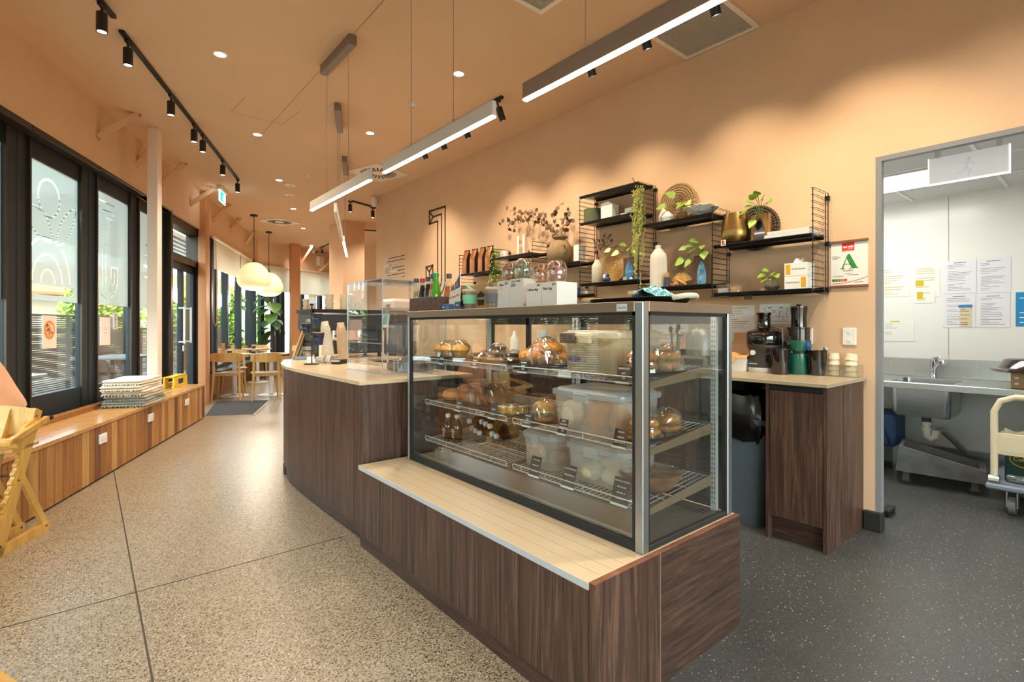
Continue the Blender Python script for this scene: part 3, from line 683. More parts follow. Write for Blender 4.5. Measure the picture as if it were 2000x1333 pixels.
# cameras and boxes high on the walls
q = onx(738,396,3.618); t = thing('security_camera','small white camera under the ceiling at the wall end','camera',q)
MB().tube([q,q + Vector((-.06,0,0))],.02,10).build('bracket',WHITE,t,True); MB().tube([q + Vector((-.06,0,.07)),q + Vector((-.06,0,-.07))],.045,14).build('camera_body',WHITE,t,True)
d0 = FNV.x*_ray(612,492)[0] + FNV.y*_ray(612,492)[1]
def onfar(u,v,q=0.0):
    d = _ray(u,v); n = FNV.x*d[0] + FNV.y*d[1]; k = (FC.x*FNV.x + FC.y*FNV.y + q)/n; return Vector((d[0]*k,d[1]*k,EYE + d[2]*k))
q = onfar(612,491); t = thing('security_camera','white dome camera on the far wall above the blind','camera',q)
MB().ell(q - FNV*.04,.07,.07,.07,14,8).build('camera_body',WHITE,t,True); MB().ell(q - FNV*.085 + Vector((.01,0,-.03)),.035,.035,.035,12,8).build('dark_dome',BLACK,t,True)
q = onfar(622,511); t = thing('wall_speaker','white box speaker on the far wall beside the dome camera','speaker',q)
Mq = frame(q,FD,FNV)
MB(Mq).box(-.1,.1,-.12,-.001,-.13,.13,.012).build('cabinet',WHITE,t); MB(Mq).box(-.085,.085,-.124,-.119,-.115,.115,.004).build('speaker_grille',pbr('pale speaker mesh','d5d0c8',.7),t)

# ================================================================ paper lanterns
LANT = pbr('lit paper','f5e6c2',.9,emit=.22,ecol='ffdf9e')
def lantern_mesh():
    t = thing('paper_lantern','x','pendant light')
    mb = MB(); pr = []
    N = 30
    for i in range(N + 1):
        a = PI*i/N; z = -.265*math.cos(a); r = .285*math.sin(a) ** .82*(1 - .20*(z/.265))*(1.0 if i in (0,N) else 1 + (.010 if i % 2 else -.004))
        pr.append((max(r,.03 if 0 < i < N else .03),z))
    mb.lathe(pr,n=40); mb.build('paper_shade',LANT,t,True)
    MB().lathe([(0,.262),(.03,.262),(.035,.275),(.018,.30),(.012,.34),(0,.34)],n=14).build('lamp_cap',BLACK,t,True)
    return t
LT = lantern_mesh()
l1 = onz(496,420,3.32); l2 = onz(525,453,3.32)
LT.location = (l1.x,l1.y,2.16); LT['label'] = 'glowing cream paper lantern, nearer and larger of the two'; LT['group'] = 'paper lanterns over the tables'
lt2 = dup(LT,(l2.x,l2.y,2.15),.5,'glowing cream paper lantern partly behind the other one','paper lanterns over the tables')
for T_,q,z in ((LT,l1,2.16),(lt2,l2,2.15)):
    o = MB().tube([(q.x,q.y,z + .33),(q.x,q.y,3.29)],.006,8).build('cord',BLACK,T_,True); o.matrix_parent_inverse = Matrix.Translation((q.x,q.y,z)).inverted()
    o = MB().lathe([(0,-.03),(.06,-.03),(.065,-.02),(.065,0),(0,0)],(q.x,q.y,3.32),20).build('ceiling_rose',BLACK,T_,True); o.matrix_parent_inverse = Matrix.Translation((q.x,q.y,z)).inverted()
    lamp('lantern_glow','POINT',(q.x,q.y,z - .36),14,WARM,shadow_soft_size=.2)
lt2.rotation_euler.z = 0
# ================================================================ kitchen ceiling light and sign
t = thing('panel_light','bright rectangular ceiling light panel inside the kitchen','ceiling light',(4.77,1.4,KZ))
MB().box(4.50,5.045,.86,2.0,KZ - .012,KZ - .001,.003).build('light_frame',WHITE,t); MB().box(4.515,5.03,.875,1.985,KZ - .0135,KZ - .0115).build('diffuser',glow('panel diffuser','fbfaf6',1.6),t)
lamp('panel_or_fill','AREA',(4.77,1.40,KZ - .03),5.5,(1,.97,.92),shape='RECTANGLE',size=.5,size_y=1.1)
lamp('panel_or_fill','AREA',(4.5,-1.0,KZ - .03),11,(1,.97,.92),shape='RECTANGLE',size=.5,size_y=1.1)  # unseen fill lamp added to brighten the kitchen, no panel here
t = thing('hanging_sign','blank white illuminated sign box hanging in the kitchen doorway','sign',(4.0,.608,2.25))
MB().box(3.988,4.012,.427,.789,2.089,2.248,.004).build('sign_panel',pbr('white lit acrylic','ececee',.25,emit=.10),t)
MB().box(3.986,4.014,.427,.789,2.087,2.094).box(3.986,4.014,.786,.791,2.087,2.25).box(3.986,4.014,.425,.43,2.087,2.25).build('lit_edge',glow('lit edge','ffffff',.5),t)
for y in (.47,.745):MB().box(3.985,4.015,y - .012,y + .012,2.246,2.325).build('hanger',CLEARP,t)
GH = pbr('ghost pictogram','e0e0e3',.4,emit=.08); mb = MB(); y = .60
mb.ell((3.9865,y,2.208),.001,.010,.010,10,6)
for pts in ([(0,-.0),(.012,-.036)],[(.012,-.036),(-.008,-.058),(.0,-.085)],[(.012,-.036),(.03,-.06),(.05,-.062)],[(.0,-.006),(-.022,-.02)],[(.002,-.006),(.026,-.01)]):ribbon(mb,[(3.9868,y + a_,2.195 + b_) for a_,b_ in pts],.011,.001,(-1,0,0))
mb.build('faint_pictogram',GH,t)
# ================================================================ window bench
BS0,BS1 = -6.4,3.77
t = thing('window_bench','long honey timber slatted window bench along the left wall','bench',sp(BS1,0),LROT)
mb = MB(lw()); s = BS0; rr = random.Random(5)
while s < BS1 - .01:
    w = min(rr.choice([.075,.088,.096,.104]),BS1 - s)
    mb.m(rr.choice([0,1,3,1,2,0,1])).box(s + .0025,s + w - .0025,0,.02,.014,.424,.003); s += w
mb.m(1).box(BS1 - .02,BS1,.02,.35,.014,.43)
mb.build('slat_front',DECK,t)
mb = MB(lw())
for k in range(4):mb.box(BS0,BS1 + .004,-.006 + k*.0915,.084 + k*.0915,.426,.455,.002)
mb.build('seat_board',DECKT,t)
MB(lw()).box(BS0,BS1 - .03,.03,.06,0,.02).box(BS0,BS1 - .03,.025,.35,.02,.425).build('carcass',BLACKR,t)
mb = MB(lw()); s = BS0 + .05
rr = random.Random(5); s = BS0
while s < BS1 - .01:
    w = min(rr.choice([.075,.088,.096,.104]),BS1 - s); rr.choice([0,0,0,1,1,2,3])
    for z in (.385,.06):mb.ell((s + w*.5,-.0005,z),.0045,.002,.0045,8,4)
    s += w
mb.build('screw_head',pbr('weathered screw','6d4a2c',.5,metal=.4),t,True)
# sockets on the bench front
def socket(u,v,label):
    q = onl(u,v,0); c = LW @ Vector((q.x,-.008,q.z)); t = thing('power_outlet',label,'power outlet',c,LROT,'white double power outlets on the bench front'); M = Matrix.Translation(c) @ Matrix.Rotation(LROT,4,'Z')
    MB(M).box(-.058,.058,-.006,.008,-.037,.037,.003).build('face_plate',WHITE,t)
    MB(M).box(-.034,-.018,-.0095,-.005,.008,.022,.001).box(.018,.034,-.0095,-.005,.008,.022,.001).build('rocker_switch',pbr('soft white plastic','d6d6d4',.4),t)
    mb = MB(M)
    for x in (-.026,.026):
        for dx,dz in ((-.006,-.004),(.006,-.004),(0,-.016)):mb.box(x + dx - .0015,x + dx + .0015,-.0068,-.006,dz - .005 - .004,dz - .004 + .002)
    mb.build('pin_slot',BLACKR,t)
socket(199,857,'white double power outlet nearest the viewer on the bench front'); socket(293,816,'white double power outlet in the middle of the bench front'); socket(364,786,'white double power outlet near the far end of the bench')
# folded throws
def throw(k,z,s0,s1,p0,p1,h,mt,mt2,label,seed):
    r = random.Random(seed); t = thing('folded_throw',label,'blanket',sp((s0 + s1)/2,(p0 + p1)/2,z),LROT,'folded throws stacked on the bench')
    def layer(za,hh,pp,ph):
        mb = MB(lw()); pr = []
        n = 9
        for i in range(n + 1):
            a = -PI/2 + PI*i/n; pr.append((p0 + pp + hh/2 - math.cos(a)*hh*.6,za + hh/2 + math.sin(a)*hh/2))
        pr += [(p1 - hh*.3,za + hh),(p1,za + hh*.5),(p1 - hh*.3,za)]
        ns = 22; vs = []; fs = []; m = len(pr)
        for i in range(ns + 1):
            f = i/ns; s_ = s0 + .012*math.sin(ph*3) + (s1 - s0 + .015*math.sin(ph*5))*f; e = min(1,(1 - (2*f - 1) ** 8) ** .5 + .12); wob = .004*math.sin(f*7 + ph)
            for (p,zz_) in pr:vs.append((s_ + .004*math.sin(p*14 + ph),p + wob,za + hh/2 + (zz_ - za - hh/2)*e + wob*.5))
        for i in range(ns):
            for j in range(m):fs.append((i*m + j,i*m + (j + 1) % m,(i + 1)*m + (j + 1) % m,(i + 1)*m + j))
        fs += [tuple(range(m))[::-1],tuple(range(ns*m,ns*m + m))]
        mb.add(vs,fs); return mb
    layer(z,h*.56,r.uniform(-.004,.012),seed).build('lower_fold',mt,t,True)
    layer(z + h*.5,h*.5,r.uniform(-.004,.014),seed + 2).build('upper_fold',mt2,t,True)
    mb = MB(lw())
    for i in range(13):
        p = p0 + .02 + (p1 - p0 - .04)*i/12; zz_ = z + h*r.uniform(.25,.5); L = r.uniform(.02,.04)
        mb.tube([(s0 + .005,p,zz_),(s0 - L*.6,p + r.uniform(-.01,.01),max(z + .004,zz_ - L*.5)),(s0 - L*.75,p + r.uniform(-.012,.012),max(z + .003,zz_ - L*1.1))],.0035,5)
    mb.build('fringe',mt2,t,True)
TW = pbr('cream throw','d9cdbb',.95,noise=.07,nscale=160,sheen=.3); TW2 = pbr('warm lit cream throw','cdbb9f',.95,noise=.07,nscale=160,sheen=.3)  # paired tones paint window light and warm room light on one wool
TG = pbr('sage grey throw','8a9088',.95,noise=.09,nscale=160,sheen=.3); TG2 = pbr('warm lit sage throw','97886a',.95,noise=.08,nscale=160,sheen=.3)
z = .4565
for k,(h,m1,m2,s0,s1,p0,p1,l) in enumerate([(.052,TG2,TG,1.70,2.24,-.035,.33,'sage grey folded throw at the bottom of the bench stack'),(.052,TG,TG2,1.73,2.23,-.028,.32,'sage grey folded throw second from the bottom of the stack'),
        (.050,TW2,TW,1.70,2.23,-.012,.33,'cream folded throw in the middle of the stack'),(.048,TW,TW2,1.68,2.22,-.004,.33,'cream folded throw second from the top of the stack'),(.050,TW2,TW,1.69,2.24,.0,.32,'cream folded throw on top of the bench stack')]):
    throw(k,z,s0,s1,p0,p1,h,m1,m2,l,k*3 + 1); z += h + .001
# yellow stand on the far end of the bench
t = thing('caution_stand','yellow plastic stand with rectangular hand hole on the bench end','caution sign',sp(3.5,.26,.455),LROT)
mb = MB(lw()); Y = pbr('safety yellow plastic','e0c01f',.4)
prf = lambda p:[(3.24,p,.456),(3.38,p,.456),(3.39,p,.56),(3.64,p,.56),(3.65,p,.456),(3.76,p,.456),(3.735,p,.60),(3.265,p,.60)]
mb.slab(prf(.20),(0,.018,0)); mb.slab(prf(.30),(0,.018,0)); mb.box(3.26,3.74,.20,.318,.588,.60,.003); mb.box(3.38,3.65,.20,.218,.456,.49).box(3.38,3.65,.30,.318,.456,.49)
mb.build('stand_body',Y,t)
# peach cushion against the glass
t = thing('cushion','peach linen cushion with frayed edges leaning on the window','cushion',sp(.15,.2,.456),LROT)
LIN = pbr('peach linen','d9a47c',.95,noise=.05,nscale=90,bump=.12,bscale=260,sheen=.3)
M = lw() @ Matrix.Translation((.12,.25,.765)) @ Matrix.Rotation(math.radians(-14),4,'X') @ Matrix.Rotation(math.radians(-28),4,'Y')
H_ = .215
def cush(sg):
    def fn(u,v):
        x = (u*2 - 1); y = (v*2 - 1); e = max(0,(1 - x ** 4)*(1 - y ** 4)) ** .5; 
        return (x*H_*(1 - .07*(1 - y*y)),sg*(.06*e + .004*math.sin(x*7 + y*3)),y*H_*(1 - .07*(1 - x*x)))
    return fn
MB(M).grid(cush(-1),18,18).grid(cush(1),18,18).build('cushion_cover',LIN,t,True)
mb = MB(M); r = random.Random(3)
for i in range(150):
    e = i % 4; a = r.uniform(-1,1)*H_*.96; k = H_*.93; L = r.uniform(.010,.022); pts = {0:((a,0,k),(a + r.uniform(-.006,.006),r.uniform(-.004,.004),k + L)),1:((a,0,-k),(a,0,-k - L*.4)),2:((k,0,a),(k + L,r.uniform(-.004,.004),a + r.uniform(-.006,.006))),3:((-k,0,a),(-k - L,0,a))}[e]
    mb.tube(pts,.0016,4)
mb.build('frayed_edge',pbr('pale linen thread','e6c3a4',.95),t)
# high chair
HC = (Vector((-.182,4.135,0)) - Vector((-.352,3.785,0))).normalized(); HL = Vector((-HC.y,HC.x,0)); HO = Vector((-.352,3.785,0))
HM = Matrix(((HC.x,HL.x,0,HO.x),(HC.y,HL.y,0,HO.y),(0,0,1,0),(0,0,0,1)))
t = thing('high_chair','honey beech wooden high chair at the left edge','high chair',HO,math.atan2(HC.y,HC.x))
def bar(mb,a,b,w,y0,y1,b_=.004):        # flat bar in the side plane (x, z), from y0 to y1
    a = Vector((a[0],0,a[1])); b = Vector((b[0],0,b[1])); d = (b - a).normalized(); n = Vector((-d.z,0,d.x))*w/2
    mb.slab([Vector((p.x,y0,p.z)) for p in (a - n,b - n,b + n,a + n)],(0,y1 - y0,0))
for y0 in (0.0,.125):
    y1 = y0 + .026
    mb = MB(HM); bar(mb,(-.015,.0),(.315,.735),.062,y0,y1)
    mb.build('side_post',BEECH,t)
    mb = MB(HM); bar(mb,(.17,.40),(.375,.055),.040,y0 + .004,y1 - .004); mb.build('brace_leg',BEECH,t)
    mb = MB(HM); bar(mb,(-.04,.026),(.41,.026),.050,y0,y1); mb.build('floor_rail',BEECH,t)
    mb = MB(HM)
    for x,z in ((.005,.06),(.14,.37),(.29,.70),(.38,.03)):mb.ell((x,y0 - .001,z),.006,.003,.006,8,5)
    mb.build('bolt',BLACK,t,True)
mb = MB(HM); q = [(.006 + .02*i/4 - .012*(1 if i % 4 in (1,2) else 0),.13 + .0445*i/4) for i in range(50)]
mb.slab([(x - .012,.003,z) for x,z in q] + [(.262,.003,.675),(.022,.003,.13)],(0,.02,0)); mb.build('notched_edge',BEECH,t)
mb = MB(HM).grid(lambda u,v:(.30 + .03*math.sin(v*PI)*0 + .02*(v - .5),.0 + u*.40,.60 + v*.135 + .03*math.sin(u*PI)*v),14,4,.016); mb.build('backrest',BEECH,t,40)
mb = MB(HM).prism([(.09,.0),(.31,.0),(.33,.06),(.33,.34),(.31,.40),(.09,.40),(.05,.33),(.05,.07)],.535,.552); mb.build('seat',BEECH,t)
mb = MB(HM).prism([(-.03,.01),(.13,.01),(.13,.125),(-.03,.125)],.262,.278); mb.build('footrest',BEECH,t)
mb = MB(HM); bar(mb,(.04,.60),(.355,.675),.030,-.03,-.004); bar(mb,(.04,.60),(.355,.675),.030,.40,.426)
mb.slab([(.02,-.03,.585),(.10,-.03,.595),(.10,.426,.595),(.02,.426,.585)],(0,0,.018)); mb.slab([(.13,-.004,.60),(.19,-.004,.66),(.30,-.004,.70),(.27,-.004,.63),(.17,-.004,.53)],(0,.018,0)); mb.build('arm_rail',BEECH,t)
MB(HM).tube([(.356,-.03,.675),(.372,-.03,.678)],.012,8).build('arm_knob',BLACK,t,True); MB(HM).tube([(.14,.026,.40),(.14,.125,.40)],.006,8).build('cross_rod',BLACK,t,True); MB(HM).tube([(.18,.05,.573),(.20,.2,.575),(.22,.38,.573)],.006,6).build('strap',BLACK,t,True)
# posters and PULL sign on the glass
def on_glass(name,s0,s1,z0,z1,mt,label,cat):
    c = LW @ Vector(((s0 + s1)/2,.4935,z0)); t = thing(name,label,cat,c,LROT); MB(lw()).box(s0,s1,.4920,.4935,z0,z1).build('paper',mt,t); return t
PEACH = pbr('peach paper','f9e3d5',.8)
t = on_glass('poster',1.13,1.335,1.037,1.31,PEACH,'peach poster with a round plate of food on the window','poster')
mb = MB(lw()); cy = 1.19
for rr_,i,dp in ((.078,0,0),(.066,1,.0004)):mb.m(i).slab([(1.232 + rr_*math.cos(2*PI*k/28),.4917 - dp,cy + rr_*math.sin(2*PI*k/28)) for k in range(28)],(0,.0003,0))
r = random.Random(2)
for k in range(26):
    a,q = r.uniform(0,2*PI),r.uniform(0,.055); x,z = 1.232 + q*math.cos(a),cy + q*math.sin(a); e = r.uniform(.008,.018); mb.m(2 + k % 2).slab([(x + e*math.cos(2*PI*j/7),.4910,z + e*.8*math.sin(2*PI*j/7)) for j in range(7)],(0,.0003,0))
mb.build('printed_dish',[pbr('print orange','d98a4a',.8),pbr('print salmon','e0a070',.8),pbr('print rust','c9744a',.8),pbr('print cream','f0d9b8',.8)],t)
def lwtext(body,size,s,z,mt,par,p=.4915,**k):return text(body,size,lw() @ Matrix(((1,0,0,s),(0,0,-1,p),(0,1,0,z),(0,0,0,1))),mt,par,**k)
t = on_glass('poster',2.10,2.315,1.032,1.312,pbr('pink paper','f7dfd8',.8),'pink poster with a small orange motif beside the PULL sign','poster')
mb = MB(lw())
for a in range(5):mb.slab([(2.207 + .012*math.cos(a*1.26),.4917,1.18 + .02*math.sin(a*1.26)),(2.207 + .036*math.cos(a*1.26 + .3),.4917,1.18 + .045*math.sin(a*1.26 + .3)),(2.207 + .03*math.cos(a*1.26 + .7),.4917,1.18 + .035*math.sin(a*1.26 + .7))],(0,.0003,0))
mb.build('printed_motif',pbr('print amber','d58a3a',.8),t)
INK = pbr('black ink','1d1c1c',.7); INKB = pbr('blue black marker','23283c',.7); INKG = pbr('grey print','77767a',.8)
t = on_glass('pull_sign',2.388,2.49,1.19,1.355,PAPER,'white vertical PULL sign stuck on the window glass','sign')
for k,ch in enumerate('PULL'):lwtext(ch,.036,2.439,1.333 - k*.039,INK,t,bold=.0008)
# entrance mat
mat_ = pbr('charcoal ribbed mat','3d3f42',.95,noise=.2,nscale=1.0,stretch=(90,90,1))
mp = [tuple(sp(3.80,.36))[:2],(1.23,7.936),(1.753,7.657),(2.311,9.016),(1.66,9.62)]
mp = [(1.215,7.94),(1.753,7.657),(2.311,9.016),(1.62,9.45)]
o = MB().prism(mp,.0005,.008).build('entrance_mat',mat_); tag(o,'charcoal ribbed entrance mat in front of the glass door','door mat')
mb = MB(); pp = [Vector((x,y,.001)) for x,y in mp]
ribbon(mb,[pp[0],pp[1],pp[2]],.02,.008,(0,0,1)); struct(mb.build('trim_12',pbr('aluminium mat edge','cdb48f',.4,metal=.5)),'pale metal edging of the mat recess','mat edging')
# corner of a table near the viewer
t = thing('cafe_table','corner of a pale topped table at the bottom left edge','table',(-.42,.62,0))
d = (Vector((-.070,.956,0)) - Vector((-.094,1.013,0))).normalized(); q = Vector((-.094,1.013,0)); n = Vector((-d.y,d.x,0))*(1 if -d.y < 0 else -1)
n = Vector((d.y,-d.x,0)); n = n if n.x < 0 else -n
pl_ = [q - d*.26,q + d*.44,q + d*.44 + n*.7,q - d*.26 + n*.7]
ins = [q - d*.245 + n*.012,q + d*.43 + n*.012,q + d*.43 + n*.69,q - d*.245 + n*.69]
MB().prism([tuple(p)[:2] for p in pl_],.712,.738).build('table_edge',BEECH,t); MB().prism([tuple(p)[:2] for p in ins],.738,.7395).build('table_top',pbr('white laminate','e8e6e2',.4),t)
c = sum(pl_,Vector())/4; MB().lathe([(0,.0),(.22,0),(.22,.012),(.04,.03),(.032,.06),(.032,.70),(.12,.71),(0,.712)],(c.x,c.y,0),24).build('pedestal',pbr('white steel','dedede',.4),t,True)

# ================================================================ dining end: chairs and round tables
SEATW = pbr('grey oak veneer','a78f74',.5,noise=.05,nscale=20)
def chair_mesh():
    t = thing('dining_chair','x','chair')
    prof = [(-.2,-.20),(-.22,.0),(-.20,.19),(.2,.21),(.22,.0),(.19,-.20)]
    MB().prism([(-.19,-.19),(.19,-.19),(.225,-.05),(.225,.12),(.19,.20),(-.19,.20),(-.225,.12),(-.225,-.05)],.44,.458).build('seat',SEATW,t)
    MB().box(-.18,.18,-.17,.17,.40,.44,.006).build('seat_frame',OAK,t)
    for x,y,xt,yt in ((-.17,.17,-.2,.19),(.17,.17,.2,.19)):MB().tube([(xt,yt,0),(x*1.05,y,.25),(x,y,.44)],[.013,.018,.021],10).build('leg',OAK,t,True)
    for sx in (-1,1):MB().tube([(sx*.21,-.235,0),(sx*.195,-.19,.25),(sx*.185,-.175,.45),(sx*.185,-.21,.66),(sx*.185,-.235,.765)],[.013,.019,.022,.019,.014],10).build('rear_leg',OAK,t,True)
    MB().grid(lambda u,v:((u - .5)*.47,-.222 - .035*math.cos((u - .5)*PI) + .05*(1 - math.cos((u - .5)*PI)) - .012*v,.635 + v*(.15 - .03*abs(u*2 - 1) ** 4) + .015*abs(u*2 - 1) ** 4),16,3,.016).build('backrest',OAK,t,40)
    return t
CH = chair_mesh(); first = [True]
def chair(x,y,rz,label):
    g = 'pale timber chairs around the round tables'
    if first[0]:first[0] = False; CH.location = (x,y,0); CH.rotation_euler.z = rz; CH['label'] = label; CH['group'] = g
    else:dup(CH,(x,y,0),rz,label,g)
def face(x,y,tx,ty):return math.atan2(ty - y,tx - x) - PI/2
TT = wood('oak table top','b98e5a','d2ab75','e3c391',(6,6,3),.35,1.2,.02)
def table_mesh():
    t = thing('round_table','x','table')
    MB().lathe([(0,.715),(.26,.715),(.28,.722),(.28,.738),(.275,.742),(0,.742)],n=48).build('table_top',TT,t,30)
    MB().lathe([(0,.012),(.045,.03),(.038,.06),(.038,.70),(.14,.708),(.14,.715),(0,.715)],n=20).build('column',pbr('white table leg','d8d8d8',.4),t,True)
    MB().lathe([(0,0),(.225,0),(.225,.010),(.21,.016),(0,.022)],n=40).build('base_plate',pbr('white table leg','d8d8d8',.4),t,True)
    return t
TB_ = table_mesh(); tb = []
for i,(u,v,l) in enumerate([(458,774,'round oak table on a white column, behind the left dining chair'),(530,772,'round oak table on a white column, behind the right dining chair'),(503,747,'round oak table farther back below the windows')]):
    q = onz(u,v,0); tb.append(q)
    if i == 0:TB_.location = q; TB_['label'] = l; TB_['group'] = 'round tables of the dining end'
    else:dup(TB_,q,0,l,'round tables of the dining end')
def chair_px(u,v,k,l,rz=None):
    q = onz(u,v,0); chair(q.x,q.y,face(q.x,q.y,tb[k].x,tb[k].y) if rz is None else rz,l)
vw = Vector((math.sin(YAW),math.cos(YAW),0))
def away(u):d = Vector(_ray(u,700)); return math.atan2(d.y,d.x) - PI/2
chair_px(446,780,0,'pale timber chair with its back to the viewer, left of two',away(446) - .15); chair_px(519,780,1,'pale timber chair with its back to the viewer, right of two',away(519) + .05)
q = tb[0]; chair(q.x + .10,q.y + .60,face(q.x + .10,q.y + .60,q.x,q.y),'pale timber chair between the two nearest round tables')
q = tb[1]; chair(q.x + .60,q.y + .12,face(q.x + .60,q.y + .12,q.x,q.y),'pale timber chair on the far side of the right round table')
q = tb[2]; chair(q.x + .15,q.y + .66,face(q.x + .15,q.y + .66,q.x,q.y),'pale timber chair at the back under the plant'); chair(q.x + .66,q.y + .05,face(q.x + .66,q.y + .05,q.x,q.y),'pale timber chair turned sideways at the farthest round table')
# things on the tables
def small(name,mb,mt,label,cat,group=None,sm=True):o = mb.build(name,mt,None,sm); return tag(o,label,cat,group)
NAVY = pbr('navy paper cup','1f3054',.5)
q = tb[0]; b0 = Vector((q.x - .10,q.y - .12,.7425))
small('pepper_mill',MB().lathe([(0,0),(.028,0),(.03,.02),(.02,.06),(.017,.09),(.025,.12),(.026,.145),(.01,.152),(.015,.165),(.013,.178),(0,.182)],b0 + Vector((.02,.1,0)),16),wood('mill timber','7d4a1f','a86a30','c58644'),'turned wooden pepper mill on the left round table','pepper mill')
t = thing('sugar_cup','navy and white cup beside the pepper mill','cup',b0); MB().lathe([(0,0),(.035,0),(.04,.055),(0,.055)],b0,18).build('cup_base',NAVY,t,True); MB().lathe([(.040,.055),(.042,.09),(.040,.09),(.038,.056)],b0,18).build('cup_rim',WHITE,t,True)
mb = MB(); k0 = b0 + Vector((-.09,.04,0)); mb.box(k0.x - .03,k0.x + .03,k0.y - .004,k0.y + .004,k0.z,k0.z + .19,.002); mb.box(k0.x - .03,k0.x + .03,k0.y - .03,k0.y + .03,k0.z,k0.z + .012,.002)
small('menu_holder',mb,OAK,'timber menu holder standing on the left round table','menu holder',None,False)
q = tb[2]; t = thing('sugar_cup','navy and white cup on the farthest round table','cup',(q.x - .1,q.y - .1,.7425)); MB().lathe([(0,0),(.035,0),(.04,.055),(0,.055)],t.location,18).build('cup_base',NAVY,t,True); MB().lathe([(.040,.055),(.042,.09),(.040,.09),(.038,.056)],t.location,18).build('cup_rim',pbr('kraft rim','b98b62',.7),t,True)
# ================================================================ fiddle leaf fig
def leaf_fan(mb,base,d,L,w,droop=.25,fold=.12,n=8,up=Vector((0,0,1)),shape=1.0):
    d = Vector(d).normalized(); side = d.cross(up); side = side.normalized() if side.length > .05 else Vector((1,0,0)); nn = side.cross(d).normalized()
    rows = []
    for i in range(n + 1):
        f = i/n; ww = w*(math.sin(PI*min(1,f ** .8*.97 + .02)) ** .75)*(1 if f < .98 else .3)*(.75 + .5*f if shape > 1 else 1)
        c = Vector(base) + d*(L*f) - up*(droop*L*f*f) + nn*(fold*.3*L*math.sin(PI*f))
        rows.append([c - side*ww/2 + nn*fold*ww,c - side*ww*.25 + nn*fold*.2*ww,c,c + side*ww*.25 + nn*fold*.2*ww,c + side*ww/2 + nn*fold*ww])
    vs = [p for r_ in rows for p in r_]; fs = [(i*5 + j,i*5 + j + 1,i*5 + j + 6,i*5 + j + 5) for i in range(n) for j in range(4)]
    mb.add(vs,fs)
FIG = pbr('fig leaf green','2f5522',.38,noise=.2,nscale=6); FIG2 = pbr('fig leaf pale','4f7433',.4,noise=.2,nscale=6)
D = 12.4; base = at(532,760,D); base.z = 0
t = thing('fiddle_leaf_fig','tall fiddle leaf fig with big dark leaves by the windows','plant',base)
MB().lathe([(0,0),(.16,0),(.2,.36),(.185,.36),(.17,.3),(0,.3)],base,24).build('pot',pbr('grey planter','6d6a66',.7),t,True)
tr = [base + Vector((0,0,.3)),base + Vector((.0,0,1.2)),base + Vector((-.02,.02,2.1))]
MB().tube(tr,[.05,.045,.03],10).build('trunk',pbr('brown bark','3a2a1e',.9,noise=.2,nscale=20),t,True)
mb = MB(); r = random.Random(8)
for (u,v,L) in [(505,588,.42),(497,606,.42),(510,612,.36),(535,600,.45),(530,622,.42),(516,636,.36),(505,650,.34),(525,655,.42),(542,640,.30),(518,672,.34),(512,690,.30),(550,632,.26),(527,580,.4),(545,612,.34)]:
    tip = at(u,v,D + r.uniform(-.35,.3)); b_ = Vector((base.x,base.y,min(2.1,tip.z + .12))); d = tip - b_
    mb.m(r.choice([0,0,1])); leaf_fan(mb,b_ + d*.15,d,max(L,d.length)*.95,L*.72,.15,.15,8,shape=2)
mb.build('leaves',[FIG,FIG2],t,60)
# lettering on the far glass
o = onfar(545,650,.1); Mx = frame(o,FD,Vector((0,0,1)))
tt = text('We',.26,Mx,WHITE,None,'window_lettering',.002,bold=.004); tag(tt,'white We lettering on the far window','lettering')
# ================================================================ terrace outside
PAVE = pbr('terrace paving','6f6b64',.9,noise=.08,nscale=3)
o = MB().prism([tuple(sp(-14,.63))[:2],tuple(sp(9.9,.63))[:2],tuple(FC + FNV*.26)[:2],tuple(FE + FNV*.26)[:2],(12,16),(12,34),(-26,34),(-26,-9)],-.25,-.03).build('ground',PAVE); struct(o,'pale paving outside the windows','ground')
o = MB().box(-12,8,-22,-4.21,-.2,-.03).build('ground_front',PAVE); struct(o,'pale paving in front of the shop','ground')
SL = wood('dark terrace slat','241812','33231a','453326',(1,10,10),.7)
def slat_screen(M,L,h,label,pitch=.038,th=.025):
    t = thing('slat_screen',label,'fence',M @ Vector((L/2,0,-.03)))
    mb = MB(M); z = .06
    while z < h:mb.box(0,L,0,.018,z,z + th); z += pitch
    mb.build('slats',SL,t)
    x = .3
    while x < L:MB(M).box(x,x + .05,.018,.07,-.03,h + .01).build('fence_post',SL,t); x += 1.25
    MB(M).box(0,L,-.005,.03,h,h + .035).build('top_rail',SL,t)
Ms = lw() @ Matrix.Translation((-2.0,3.3,0))
slat_screen(Ms,5.6,1.40,'dark horizontal slat screen beyond the terrace table')
slat_screen(lw() @ Matrix.Translation((3.75,3.3,0)),6.4,1.40,'dark horizontal slat screen seen through the door')
slat_screen(FWM @ Matrix.Translation((-3.8,3.2,0)),5.2,1.15,'slatted screen outside the far windows')
LEAFC = [pbr('hedge green','4f7a26',.6,noise=.2,nscale=2),pbr('hedge lime','7da032',.6,noise=.15,nscale=2),pbr('hedge deep green','2b4d1a',.6,noise=.2,nscale=2)]
